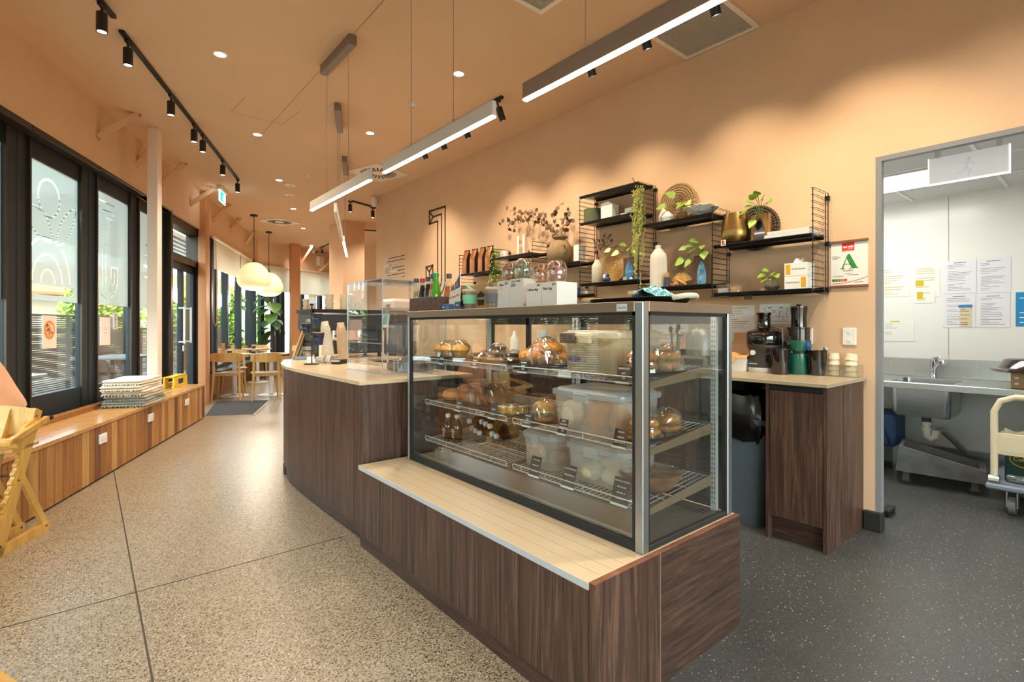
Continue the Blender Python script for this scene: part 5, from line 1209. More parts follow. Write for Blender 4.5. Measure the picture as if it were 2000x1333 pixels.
zf = lambda k,x:shz(k,x) + .008
y = onshelf(1064,'mid',1.60)
bt = thing('wrapped_platter','film covered plate under the burger on the middle shelf','platter',(1.62,y,zf('mid',1.6)),0,'film wrapped platters in the display case')
MB().lathe([(0,0),(.085,.0),(.095,.008),(.08,.004),(0,.004)],(1.62,y,zf('mid',1.62)),28).build('tray',TRAY,bt,True); film(MB(),1.62,y,zf('mid',1.62) + .008,.094,.094,[(1.60,y,.052,.096)],6).build('cling_film',WRAP,bt)
burger(1.60,y,zf('mid',1.62) + .005,1.12,'thick burger with lettuce and cheese under film')
CRO = pbr('glazed croissant','c77e2c',.4,noise=.25,nscale=14)
def croissant(cx,cy,z,rz,label,grp):
    t = thing('filled_croissant',label,'pastry',(cx,cy,z),rz,grp); M = Matrix.Translation((cx,cy,z)) @ Matrix.Rotation(rz,4,'Z'); mb = MB(M)
    P = [Vector((.072*math.sin(a),.042*(1 - math.cos(a)) - .014,.034)) for a in [(-1.5 + 3.0*i/16) for i in range(17)]]
    mb.tube(P,[.008 + .029*math.sin(PI*(i + .8)/17.6) ** .8*(1 + .10*(i % 2)) for i in range(17)],12); mb.build('pastry_shell',CRO,t,True)
    MB(M).ell((0,-.034,.034),.058,.014,.016,14,8,lambda q:q + Vector((0,.003*math.sin(q.x*200),.002*math.sin(q.x*160)))).build('filling',pbr('egg salad','d9cfa8',.7,noise=.2,nscale=60),t,True)
cy = onshelf(1070,'top',1.66)
platter(1.68,cy + .02,'top',.12,.125,[(1.67 + a,cy + .02 + b,.066,h) for a,b,h in ((-.05,.03,.085),(.03,-.04,.085),(.02,.05,.095),(-.02,-.02,.125))],'film wrapped plate of filled croissants on the upper shelf',7,[])
for i,(dx,dy,dz,rz,l) in enumerate([(-.05,.03,0,-1.3,'filled croissant at the front of the wrapped plate'),(.03,-.04,0,-1.7,'filled croissant at the right of the wrapped plate'),(.02,.05,.012,-1.1,'filled croissant at the back of the wrapped plate'),(-.02,-.02,.04,-1.5,'filled croissant on top of the others')]):
    croissant(1.67 + dx,cy + .02 + dy,zf('top',1.68) + .010 + dz,rz,l,'filled croissants on the upper shelf')
# left bay, upper shelf: pastries and dark brownies
ya,yb = onshelf(885,'top',1.65),onshelf(962,'top',1.65)
MUF = pbr('golden muffin','cf9a4c',.7,noise=.25,nscale=22); BRO = pbr('dark brownie','3a241a',.8,noise=.2,nscale=30); CAKEY = pbr('yellow sponge','c4a04a',.8,noise=.1,nscale=30)
platter(1.68,ya - .02,'top',.13,.15,[(1.68 + a,ya - .02 + b,.05,.095) for a,b in ((-.06,.09),(-.07,0),(-.05,-.09),(.04,.04))],'film wrapped plate of golden pastries at the far end of the upper shelf',9,[])
for i,(dx,dy,l) in enumerate([(-.06,.09,'golden pastry at the far left of the wrapped plate'),(-.07,.0,'golden pastry in the middle of the wrapped plate'),(-.05,-.09,'golden pastry at the right of the wrapped plate'),(.04,.04,'golden pastry at the back of the wrapped plate')]):
    c = (1.68 + dx,ya - .02 + dy,zf('top',1.68) + .012)
    food('pastry',MB().lathe([(0,0),(.034,0),(.046,.03),(.052,.04),(.045,.06),(.02,.076),(0,.078)],c,18),MUF,l,'pastry','golden pastries on the upper shelf')
platter(1.68,yb - .04,'top',.13,.14,[(1.68 + a,yb - .04 + b,.05,h) for a,b,h in ((-.07,.08,.05),(-.06,-.02,.05),(.03,-.06,.05),(0,.03,.085))],'film wrapped plate of dark brownies on the upper shelf',10,[])
for i,(dx,dy,dz,l) in enumerate([(-.07,.08,0,'dark brownie at the left of its wrapped plate'),(-.06,-.02,0,'dark brownie in the middle of its wrapped plate'),(.03,-.06,.0,'dark brownie at the back of its wrapped plate'),(.0,.03,.034,'dark brownie stacked on top of the others')]):
    c = Vector((1.68 + dx,yb - .04 + dy,zf('top',1.68) + .012 + dz)); t = thing('brownie',l,'cake',c,0,'brownies on the upper shelf')
    MB().box(c.x - .03,c.x + .03,c.y - .035,c.y + .035,c.z,c.z + .014,.002).build('sponge_base',CAKEY,t); MB().box(c.x - .03,c.x + .03,c.y - .035,c.y + .035,c.z + .0145,c.z + .032,.004).build('chocolate_top',BRO,t)
# left bay, middle shelf: loaves and lemon slices
LOAF = pbr('brown loaf','7b4d2a',.65,noise=.3,nscale=16); ICE = pbr('white icing','e4dccb',.6)
yl = onshelf(940,'mid',1.66)
platter(1.69,yl + .02,'mid',.13,.235,[(1.63,onshelf(890,'mid',1.63),.075,.08)] + [(x + d,onshelf(u,'mid',x),.06,.118) for u,x in ((925,1.64),(950,1.67),(975,1.73)) for d in (-.055,0,.055)],'long film wrapped board of loaves on the middle shelf',12,[])
c = (1.63,onshelf(890,'mid',1.63),zf('mid',1.63) + .012); food('flat_loaf',MB().lathe([(0,0),(.06,0),(.075,.02),(.068,.045),(.04,.058),(0,.062)],c,24,1,1.15),pbr('floury crust','9c7148',.8,noise=.35,nscale=24),'round floury loaf at the left end of the board','loaf')
for i,(u,x,l) in enumerate([(925,1.64,'brown loaf cake with white icing stripe, left of three'),(950,1.67,'brown loaf cake with white icing stripe, middle of three'),(975,1.73,'brown loaf cake with white icing stripe, right of three')]):
    cy_ = onshelf(u,'mid',x); z = zf('mid',x) + .012; t = thing('loaf_cake',l,'cake',(x,cy_,z),0,'iced loaf cakes on the middle shelf')
    mb = MB(); loft(mb,[rrect(x,cy_,z,.17,.062,.012),rrect(x,cy_,z + .06,.185,.078,.016),rrect(x,cy_,z + .09,.165,.062,.02),rrect(x,cy_,z + .102,.13,.03,.014)]); mb.build('cake_body',LOAF,t,60)
    MB().grid(lambda u_,v_:(x - .082 + .164*u_,cy_ + (v_ - .5)*.026*(1 + .25*math.sin(u_*21)),z + .1035 - .012*(2*u_ - 1) ** 4 - .006*(2*v_ - 1) ** 2),24,4,.003).build('icing',ICE,t,True)
LEM = pbr('lemon curd','e3b01c',.35); LEMB = pbr('shortbread','d9c38d',.8)
yy = onshelf(1003,'mid',1.60)
lt_ = thing('wrapped_platter','film covered plate of lemon slices on the middle shelf','platter',(1.62,onshelf(1000,'mid',1.62),zf('mid',1.6)),0,'film wrapped platters in the display case')
MB().box(1.55,1.70,1.88,2.0,zf('mid',1.60) + .002,zf('mid',1.60) + .006).build('tray',TRAY,lt_)
film(MB(),1.62,1.945,zf('mid',1.60) + .006,.085,.075,[(1.575,1.972,.03,.045),(1.60,1.925,.03,.045),(1.65,1.905,.03,.045)],14).build('cling_film',WRAP,lt_)
for i,(x,y,l) in enumerate([(1.575,1.972,'yellow lemon slice at the left of its plate'),(1.60,1.925,'yellow lemon slice in the middle of its plate'),(1.65,1.905,'yellow lemon slice at the right of its plate')]):
    z = zf('mid',1.60) + .0075; t = thing('lemon_slice',l,'cake',(x,y,z),0,'lemon slices on the middle shelf')
    MB().box(x - .018,x + .018,y - .019,y + .019,z,z + .010,.001).build('biscuit_base',LEMB,t); MB().box(x - .018,x + .018,y - .019,y + .019,z + .0102,z + .028,.002).build('lemon_layer',LEM,t); MB().box(x - .018,x + .018,y - .019,y + .019,z + .0282,z + .034,.002).build('sugar_top',ICE,t)
# left bay, bottom: dark bottles
COLD = pbr('dark brew glass','1d120c',.12,coat=.5); CAPW = pbr('white cap','dfe4e6',.4)
def brew_mesh(lbl):
    t = thing('brew_bottle','x','bottle')
    MB().lathe([(0,0),(.026,0),(.029,.004),(.029,.085),(.024,.105),(.013,.120),(.012,.136),(0,.136)],n=20).build('bottle_glass',COLD,t,True)
    MB().lathe([(.0,.136),(.0145,.136),(.0145,.152),(.012,.154),(0,.154)],n=16).build('cap',CAPW,t,True)
    if lbl:text('HOUSE\nCOLD BREW\nCOFFEE\n250ml\nno sugar',.0105,Matrix.Translation((-.0296,0,.052)) @ frame((0,0,0),(0,-1,0),(0,0,1)),CHW,t,'label_print',.0002,sx=.75)
    return t
b0 = brew_mesh(True); zz0 = CZ0 + .0125; zs = SHZ['low'] + .006
ys = [onx(868,850,1.56).y,onx(881,850,1.56).y]
b0.location = (1.585,ys[0],zs + .002); b0['label'] = 'upright dark brew bottle with white cap, left of two'; b0['group'] = 'cold brew bottles in the case'; dup(b0,(1.60,ys[1] ,zs + .004),0,'upright dark brew bottle with white cap, right of two','cold brew bottles in the case')
b1 = brew_mesh(False); n = 0
lay = [(1.80,2.46,0),(1.80,2.395,0),(1.80,2.33,0),(1.80,2.265,0),(1.80,2.20,0),(1.80,2.428,1),(1.80,2.363,1),(1.80,2.298,1),(1.80,2.233,1),(1.80,2.40,2),(1.80,2.335,2)]
nm = ['first','second','third','fourth','fifth']
for i,(x,y,row) in enumerate(lay):
    l = '%s dark bottle from the left in the %s row of the lying stack' % (nm[[0,1,2,3,4,0,1,2,3,0,1][i]],['bottom','middle','top'][row]); o = b1 if i == 0 else dup(b1,(0,0,0))
    o.location = (x + .08 - .02*(i % 3),y,shz('low',1.80) + .036 + row*.0535); o.rotation_euler = (0,-PI/2,0); o['label'] = l; o['group'] = 'cold brew bottles in the case'
t = tub(1.57,2.50,CZ0 + .0125,.09,.10,.05,'small empty clear tub at the left end of the case floor',CLEARP,CLEARP,None,.004)
# ================================================================ lettering and line art on the back wall
LINEB = pbr('brown line paint','4a2a18',.6)
def wl(u,v):return onx(u,v,XW)
def zp(x,y):return wl(740 + x/4.762,380 + y/4.762)
t = thing('wall_emblem','brown outlined hook shaped number one emblem on the back wall','wall art',zp(545,800))
mb = MB(); nW = (-1,0,0)
def line(*pts,w=.025):ribbon(mb,[zp(*p) for p in pts],w,.003,nW)
A_,B_,C_ = zp(617,790),zp(583,790),zp(548,790)
line((470,158),(617,112),(617,780)); line((470,158),(470,275),(548,250),(548,760)); line((505,210),(583,182),(583,770)); line((470,158),(505,210),(470,275))
for (u0,u1,vb) in ((617,440,870),(583,470,850),(548,502,830)):
    a = zp(u0,780); b = zp(u1,800); c = (a + b)/2; r = abs(a.y - b.y)/2; zc = a.z - .02
    pts = [a] + [Vector((XW,c.y + (a.y - c.y)*math.cos(k*PI/14),zc - r*.9*math.sin(k*PI/14))) for k in range(15)] + [zp(u1,{440:678,470:720,502:660}[u1])]
    ribbon(mb,pts,.025,.003,nW)
line((440,678),(502,660)); line((440,678),(470,720),(502,660))
mb.build('emblem_lines',LINEB,t)
t = thing('wall_slogan','short ruled lines of white raised lettering on the back wall','wall lettering',wl(770,545))
mb = MB(); mb2 = MB(); z0 = 2.275; y0,y1 = 7.50,6.85
for k,(w_,segs) in enumerate([(.2,[(0,.18)]),(.16,[(0,.15)]),(1,[(0,.13),(.22,.42),(.52,.64),(.66,.98)]),(.37,[(0,.36)]),(.66,[(0,.30),(.36,.47),(.49,.66)]),(.1,[(0,.09)]),(.9,[])]):
    z = z0 - k*.052; a = y0 + (y1 - y0)*w_
    if w_ < .98:ribbon(mb,[(XW,a,z),(XW,y1,z)],.011,.003,nW)
    for s0,s1 in segs:
        ya,yb_ = y0 + (y1 - y0)*s0,y0 + (y1 - y0)*s1; n = max(2,int((ya - yb_)/.03))
        for i in range(n):ribbon(mb2,[(XW,ya + (yb_ - ya)*i/n,z),(XW,ya + (yb_ - ya)*(i + .78)/n,z)],.026,.006,nW)
mb.build('ruled_lines',LINEB,t); mb2.build('white_letters',WHITE,t)

# ================================================================ wire shelving
BLK = pbr('black shelf lacquer','171719',.28)
LX0,LX1 = 3.392,3.604
LY = [1.226,1.873,2.502,3.137,3.77,4.40,5.06]
LZ = [(1.425,2.062),(1.43,2.062),(1.43,2.376),(1.43,2.376),(1.43,2.062),(1.43,2.062),(1.43,2.062)]
for i,(y,(z0,z1)) in enumerate(zip(LY,LZ)):
    mb = MB(); r = .0028
    mb.tube([(LX0,y,z0),(LX0,y,z1)],r,6).tube([(LX1,y - .012,z0),(LX1,y - .012,z1)],r,6).tube([(LX1 - .012,y + .0,z0),(LX1 - .012,y + .0,z1)],r,6)
    n = round((z1 - z0)/.039)
    for k in range(n + 1):
        z = z0 + (z1 - z0)*k/n; mb.tube([(LX0 - .012,y + .004,z),(LX0 - .012,y - .006,z),(LX0,y - .012,z),(LX1,y - .012,z)],.0017,5); mb.tube([(LX0 - .012,y + .004,z),(LX0,y + .007,z),(LX1 - .012,y + .007,z)],.0017,5)
    t = thing('shelf_ladder',['black wire shelf ladder nearest the certificate','black wire shelf ladder left of the brass pot','black wire shelf ladder behind the hanging string plant','black wire shelf ladder right of the clay vase','black wire shelf ladder left of the clay vase','black wire shelf ladder behind the trailing plant','black wire shelf ladder left of the coffee bags'][i],'shelf rail',(LX1,y,z0),0,'wire shelf ladders')
    mb.build('wire_ladder',BLK,t,True)
    m2 = MB()
    for z in (z0 + .03,(z0 + z1)/2,z1 - .03):m2.box(LX1 - .004,XW,y - .02,y + .008,z - .014,z + .014,.002)
    m2.build('wall_bracket',BLK,t)
SH = {}
def shelf(key,i,z,label):
    y0,y1 = LY[i] + .008,LY[i + 1] - .016
    t = thing('wall_shelf',label,'shelf',(3.5,(y0 + y1)/2,z),0,'black metal wall shelves')
    MB().box(LX0 + .004,LX1 - .012,y0,y1,z - .003,z).box(LX0 - .014,LX0 + .004,y0 - .004,y1 + .004,z - .004,z + .002,.001).slab([(LX0 - .014,y0 - .004,z),(LX0 - .014,y1 + .004,z),(LX0 - .004,y1 + .004,z - .022),(LX0 - .004,y0 - .004,z - .022)],(.003,0,0)).box(LX1 - .013,LX1 - .010,y0,y1,z - .018,z + .014).build('shelf_panel',BLK,t)
    SH[key] = z + .0005
shelf('top1',0,1.787,'black wall shelf carrying the brass pot'); shelf('bot1',0,1.452,'black wall shelf carrying the tissue boxes')
shelf('top2',1,2.022,'black wall shelf carrying the rough white bowl'); shelf('mid2',1,1.522,'black wall shelf carrying the ribbed white bottle vase')
shelf('top3',2,2.376,'highest black wall shelf, empty, above the white block vase'); shelf('mid3',2,2.138,'black wall shelf carrying the white block vase'); shelf('low3',2,1.598,'black wall shelf carrying the carved round board')
shelf('s4',3,1.806,'black wall shelf carrying the big clay vase'); shelf('low4',3,1.512,'low black wall shelf with the blue cup beside the boxes'); shelf('s5',4,1.955,'black wall shelf carrying the two white candles'); shelf('s6',5,1.832,'black wall shelf carrying the copper coffee bags')
def ysh(u,X=3.49):return onx(u,500,X).y
def put(name,mb,mt,label,cat,group=None,sm=True):return tag(mb.build(name,mt,None,sm),label,cat,group)
POTHOS = pbr('pothos green','86a83a',.45,noise=.25,nscale=9); POTHOS2 = pbr('pothos pale','c3cf7e',.5,noise=.2,nscale=9); STEM = pbr('green stem','6f8a3a',.6)
def heart(mb,base,d,L,nn=(-.6,0,.8)):
    d = Vector(d).normalized(); s = d.cross(Vector(nn)); s = s.normalized() if s.length > .1 else Vector((0,1,0)); n = s.cross(d).normalized(); B = Vector(base)
    prof = [(0,.0),(-.02,.22),(.12,.38),(.35,.42),(.6,.30),(.82,.14),(1,0)]
    L1 = [B + d*(L*a) + s*(L*b) + n*(.10*b*L) - Vector((0,0,.10*L*a*a)) for a,b in prof]; R1 = [B + d*(L*a) - s*(L*b) + n*(.10*b*L) - Vector((0,0,.10*L*a*a)) for a,b in prof]
    mid = [B + d*(L*max(a,0.0)) - Vector((0,0,.10*L*a*a)) for a,b in prof]; k = len(prof)
    vs = L1 + mid + R1; fs = [(i,k + i,k + i + 1,i + 1) for i in range(k - 1)] + [(k + i,2*k + i,2*k + i + 1,k + i + 1) for i in range(k - 1)]
    mb.add(vs,fs)
def pothos(parent,root,tips,L=.06,seed=1,pale=.3):
    r = random.Random(seed); st = MB(); lf = MB(); root = Vector(root)
    for tip in tips:
        tip = Vector(tip); m = (root + tip)/2 + Vector((0,0,.04)); st.tube([root,m,tip],.0022,5); d = tip - m; lf.m(1 if r.random() < pale else 0); heart(lf,tip,Vector((d.x - .02,d.y*1.2,d.z - .015)),L*r.uniform(.85,1.2),(-.8,r.uniform(-.4,.4),.5))
    st.build('stems',STEM,parent,True); lf.build('leaves',[POTHOS,POTHOS2],parent,60)
def px(u,v,X=3.46):return onx(u,v,X)
# --- highest block, middle shelf
z = SH['mid3']
put('olive_planter',MB().lathe([(0,0),(.072,0),(.076,.004),(.078,.13),(.073,.13),(.070,.01),(0,.01)],(3.49,ysh(1157),z),28),pbr('olive ceramic','5d6046',.4,noise=.15,nscale=10),'dark olive cylindrical planter on the upper shelf','planter')
c = (3.49,ysh(1191),z); mb = MB(); mb.slab([(c[0] - .045,c[1] + .062,z),(c[0] - .045,c[1] - .062,z),(c[0] - .045,c[1] - .062,z + .13),(c[0] - .045,c[1] - .02,z + .158),(c[0] - .045,c[1] + .062,z + .148)],(.09,0,0)); put('block_vase',mb,pbr('matt white ceramic','e3dfd8',.6),'white faceted block vase on the upper shelf','vase',None,False)
y = ysh(1228,3.52); t = thing('framed_print','small white framed print leaning on the wall above the string plant shelf','picture',(3.57,y,z)); M = frame((3.52,y,z + .001),(0,-1,0),(.12,0,.99))
MB(M).box(-.05,.05,0,.088,-.012,0,.002).build('frame',WHITE,t); MB(M).box(-.04,.04,.008,.080,0,.0012).build('print',PAPER,t); MB(M).box(-.018,.012,.038,.046,.0012,.0018).build('print_mark',INKG,t)
put('trinket_dish',MB().lathe([(0,0),(.03,0),(.036,.014),(.03,.02),(0,.022)],(3.45,ysh(1219,3.45),z),18),pbr('matt white ceramic','e3dfd8',.6),'small round white trinket dish beside the framed print','dish')
# string plant hanging from the ladder
y = LY[2]; t = thing('string_plant','long pale green string plant hanging down the shelf ladder','plant',(3.40,y,2.26)); mb = MB(); lf = MB(); r = random.Random(9)
for k in range(26):
    yy = y + r.uniform(-.055,.05); xx = 3.37 + r.uniform(-.03,.03); L = r.uniform(.25,.72); zt = 2.32 - r.uniform(0,.06); P = [(xx + .012*math.sin(i*1.3 + k),yy + .016*math.sin(i*.9 + k*2),zt - L*i/10) for i in range(11)]
    mb.tube(P,.0022,5)
    for p in P:
        for q in range(2):lf.m(r.choice([0,1])); lf.ell((p[0] + r.uniform(-.008,.008),p[1] + r.uniform(-.008,.008),p[2] + r.uniform(-.03,.03)),.0045,.0045,.009,6,4)
mb.build('stems',pbr('pale stem','a9ad5e',.7),t,True); lf.build('beads',[pbr('string bead green','a5ad55',.6),pbr('string bead yellow','c4bf72',.6)],t,True,kind='stuff')
put('branch_stick',MB().tube([onx(1235,348,3.38),onx(1249,372,3.40),(3.42,y - .02,2.24)],[.004,.005,.004],7),pbr('dry twig','8a6543',.8),'thin dry stick rising from the string plant','stick')
# --- lower shelf of that block
z = SH['low3']
c = Vector((3.47,ysh(1167,3.47),z)); t = thing('bottle_vase','speckled beige bottle vase holding dark dried branches','vase',c); MB().lathe([(0,0),(.046,0),(.05,.006),(.05,.14),(.046,.165),(.026,.195),(.024,.21),(.019,.21),(.02,.19),(0,.18)],c,28).build('vase_body',pbr('speckled beige ceramic','cfc3ae',.6,noise=.12,nscale=80),t,True)
br = MB(); lf = MB(); r = random.Random(4)
for (u,v) in [(1160,470),(1172,468),(1185,455),(1195,458),(1200,470),(1212,480),(1178,478)]:
    tip = px(u,v,3.47 + r.uniform(-.03,.05)); a = c + Vector((0,0,.20)); m = (a + tip)/2 + Vector((0,0,.02)); br.tube([a,m,tip],.002,5)
    for k in range(9):
        f = .35 + .65*k/9; p = a + (tip - a)*f + Vector((0,0,.03*math.sin(PI*f))); d = Vector((r.uniform(-1,1),r.uniform(-1,1),r.uniform(-.3,1))); leaf_fan(lf,p,d,.045,.012,.1,.1,4)
br.build('branches',pbr('dry twig','8a6543',.8),t,True); lf.build('dried_leaves',pbr('dried dark leaf','54503c',.8,noise=.3,nscale=9),t,60)
t = thing('carved_board','round pale timber board carved with ripples, on the shelf','board',(3.55,ysh(1200,3.55),z)); M = frame((3.545,ysh(1200,3.54),z + .135),(0,-1,0),(.14,0,.99)); mb = MB(M); pr = [(0,.012)]
for k in range(1,11):pr += [(.0127*k - .004,.010),(.0127*k,.015)]
pr += [(.135,.012),(.135,0),(0,0)]; mb.lathe(pr,n=48); mb.build('rippled_disc',wood('pale ripple timber','c2924e','d9ad6c','e6c28a',(8,8,8),.5),t,60)
mb = MB(M); mb.slab([(-.15,-.128,-.006),(-.06,-.128,-.006),(-.10,.10,-.006),(-.16,.02,-.006)],(0,0,.006)); mb.build('rear_board',TIMB,t)
RES = pbr('blue resin','2f6f9f',.15,noise=.5,nscale=24,coat=.6); RESD = pbr('dark resin','15171c',.12,noise=.6,nscale=30,coat=.6)
WDK = wood('walnut plank vase','4d3322','6f4c33','8d6445',(9,9,1.2),.5)
def resin_block(u,z,w,h,label,mt,wd,drop,X=3.50):
    y = ysh(u,X); t = thing('plank_vase',label,'vase',(X,y,z)); MB().box(X - .018,X + .018,y - w/2,y + w/2,z,z + h,.003).build('timber_plank',wd,t)
    M = frame((X - .0185,y,z + h*.45),(0,-1,0),(0,0,1)); mb = MB(M); mb.slab([(drop[0]*math.cos(a)*(.72 - .28*math.sin(a)),drop[1]*math.sin(a) + drop[2],0) for a in [2*PI*k/32 for k in range(32)]],(0,0,.003)); mb.build('resin_pool',mt,t,30); return t,Vector((X,y,z + h))
t,tp = resin_block(1232,z,.13,.20,'dark plank vase with blue resin teardrop beside the carved board',RES,WDK,(.056,.085,-.0)); pothos(t,tp - Vector((.01,0,0)),[px(u,v) for u,v in [(1192,488),(1222,478),(1208,492),(1238,487),(1247,492),(1230,484)]],.06,3,.5)
BLUEC = pbr('cobalt ceramic','27446f',.3)
c = (3.43,ysh(1186,3.43),z); t = thing('owl_figurine','small cobalt blue owl figurine with white face on the shelf edge','figurine',c); MB().ell((c[0],c[1],z + .026),.024,.03,.026).build('body',BLUEC,t,True); MB().ell((c[0],c[1],z + .058),.017,.019,.017).build('head',BLUEC,t,True); MB().ell((c[0] - .012,c[1] + .02,z + .048),.012,.016,.022).build('white_face',WHITE,t,True)
put('tiny_cup',MB().lathe([(0,0),(.016,0),(.02,.03),(.017,.03),(.014,.004),(0,.004)],(3.42,ysh(1221,3.42),z),16),pbr('pale aqua ceramic','b9d2cd',.3),'tiny pale aqua cup on the shelf edge','cup')
c = (3.42,ysh(1233,3.42),z); t = thing('bird_figurine','tiny black and white bird figurine on the shelf edge','figurine',c); MB().ell((c[0],c[1],z + .012),.01,.018,.012).build('body',WHITE,t,True); MB().ell((c[0],c[1] - .012,z + .026),.008,.009,.009).build('head',BLACK,t,True)
put('tiny_jar',MB().lathe([(0,0),(.014,0),(.017,.02),(.012,.032),(0,.034)],(3.42,ysh(1245.5,3.42),z),16),pbr('sky blue glaze','3f86b8',.25),'tiny sky blue jar at the right end of the shelf edge','jar')
# --- second block: upper shelf
z = SH['top2']
STRAW = wood('straw coil','9a7650','b8956b','d0b18a',(40,40,40),.9,3,.4)
def woven(name,u,v,R,X,label,mt,tilt=.06,cols=8):
    c = onx(u,v,X); t = thing(name,label,'woven plate',c); M = frame(c,(0,-1,0),(tilt,0,1)); mb = MB(M); n = 90
    for k in range(cols):
        r_ = R*(k + .6)/cols; mb.tube([((r_ + .002*math.sin(i*2.9))*math.cos(2*PI*i/n),(r_ + .002*math.sin(i*2.9))*math.sin(2*PI*i/n),.003*math.cos(i*3.1)) for i in range(n)],R/cols*.56,6,closed=True)
    mb.build('coiled_straw',mt,t,True); return t
woven('woven_plate',1323,398,.16,3.588,'round straw woven plate leaning behind the upper shelf plants',STRAW,.05)
WCER = pbr('matt white ceramic','e3dfd8',.6)
for (u,h,w,l) in ((1296,.13,.036,'tall white faceted stone on the upper shelf'),(1304,.085,.042,'short white faceted stone in front of the tall one')):
    c = (3.50 if h > .1 else 3.44,ysh(u,3.50 if h > .1 else 3.44),z); mb = MB(); loft(mb,[rrect(c[0],c[1],z,w*1.5,w*1.6,w*.5,2),rrect(c[0],c[1],z + h*.45,w*1.9,w*2.0,w*.6,2),rrect(c[0] + .006,c[1],z + h*.8,w*1.2,w*1.2,w*.4,2),rrect(c[0] + .01,c[1] + .008,z + h,w*.4,w*.4,w*.15,2)]); put('faceted_stone',mb,WCER,l,'ornament','white faceted stones',False)
c = Vector((3.46,ysh(1331,3.46),z)); t = thing('glass_vase','amber tinted round glass vase with pothos cuttings on the upper shelf','vase',c)
AMB = glass('amber water','d9c27a',.05); MB().lathe([(0,.003),(.03,.003),(.05,.03),(.048,.06),(.032,.085),(.034,.10)],c,28).build('vase_glass',CLEARP,t,True); MB().lathe([(0,.005),(.028,.005),(.048,.03),(.045,.055),(0,.055)],c,28).build('water',AMB,t,True)
pothos(t,c + Vector((0,0,.05)),[px(u,v,3.45) for u,v in [(1300,402),(1318,383),(1330,398),(1332,396),(1342,395),(1340,400)]],.075,5,.5)
c = Vector((3.45,ysh(1370,3.45),z)); MB_ = MB(); r = random.Random(6)
MB_.lathe([(0,.012),(.045,.012),(.085,.035),(.118,.062),(.112,.066),(.08,.045),(.04,.022),(0,.02)],c,40); MB_.v = [(x + .004*math.sin(y*120 + z_*90),y,z_ + .005*math.sin(y*60 + x*80) + .004*math.sin(y*140)) for x,y,z_ in MB_.v]; MB_.lathe([(0,.0),(.04,0),(.045,.014),(0,.016)],c,20)
put('pulp_bowl',MB_,pbr('rough white pulp','dcdcd6',.95,noise=.08,nscale=60,bump=.4,bscale=90),'rough white paper pulp bowl at the right of the upper shelf','bowl')
# --- second block: lower shelf
z = SH['mid2']; c = Vector((3.455,ysh(1286,3.455),z)); t = thing('ribbed_vase','tall ribbed white bottle vase on the middle shelf','vase',c); pr = [(0,0),(.058,0),(.063,.006),(.063,.225),(.057,.262),(.035,.295),(.023,.308),(.022,.335),(.017,.335),(.017,.308),(0,.30)]
mb = MB(); mb.lathe(pr,(0,0,0),96); mb.v = [(c.x + x*(1 + (.035 if i_ % 2 else -.01)*(1 if .005 < z_ < .27 else 0)),c.y + y*(1 + (.035 if i_ % 2 else -.01)*(1 if .005 < z_ < .27 else 0)),c.z + z_) for i_,(x,y,z_) in enumerate(mb.v)]
mb.build('vase_body',pbr('white bisque','e0d8cd',.6),t,True)
c = Vector((3.42,ysh(1302.5,3.42),z)); t = thing('cork_bottle','small dark bottle with pale timber cap beside the ribbed vase','bottle',c); MB().lathe([(0,0),(.018,0),(.018,.075),(0,.075)],c,18).build('bottle_body',pbr('slate blue label','3d4256',.4),t,True); MB().lathe([(0,.0755),(.0185,.0755),(.0185,.108),(0,.11)],c,18).build('timber_cap',OAK,t,True)
FANM = pbr('pale fan weave','cbb083',.8,noise=.15,nscale=40)
woven('woven_fan',1330,522,.085,3.575,'pale round woven fan behind the timber shell ornament',FANM,.1,7)
c = Vector((3.47,ysh(1331,3.47),z)); t = thing('shell_ornament','pale carved timber shell ornament with a stick on the middle shelf','ornament',c); mb = MB(); r = random.Random(12)
for k in range(16):
    a = -1.2 + 2.4*k/15; mb.tube([(c.x,c.y + .01,z + .012),(c.x - .01,c.y + .05*math.sin(a),z + .02 + .05*math.cos(a)),(c.x + .005,c.y + .088*math.sin(a),z + .02 + .085*math.cos(a))],[.008,.006,.004],6)
mb.ell((c.x - .01,c.y + .03,z + .02),.03,.035,.02,12,8); mb.build('shell_petals',OAK,t,True); MB().tube([(c.x - .03,c.y + .015,z + .05),(c.x - .04,c.y - .065,z + .01)],[.011,.006],8).build('stick',BEECH,t,True); MB().ell((c.x - .02,c.y + .075,z + .014),.02,.022,.014).ell((c.x - .03,c.y + .05,z + .01),.012,.016,.010).build('red_bead',pbr('orange red bead','c4562a',.5),t,True)
t,tp = resin_block(1373,z,.135,.225,'timber plank vase with pale blue resin pool on the middle shelf',pbr('pale blue resin','6fa6c9',.15,noise=.55,nscale=26,coat=.6),WDK,(.05,.095,-.015)); pothos(t,tp - Vector((.01,0,.0)),[px(u,v) for u,v in [(1334,506),(1340,483),(1352,478),(1348,508),(1362,470),(1372,480),(1375,492),(1358,484)]],.065,8,.1)
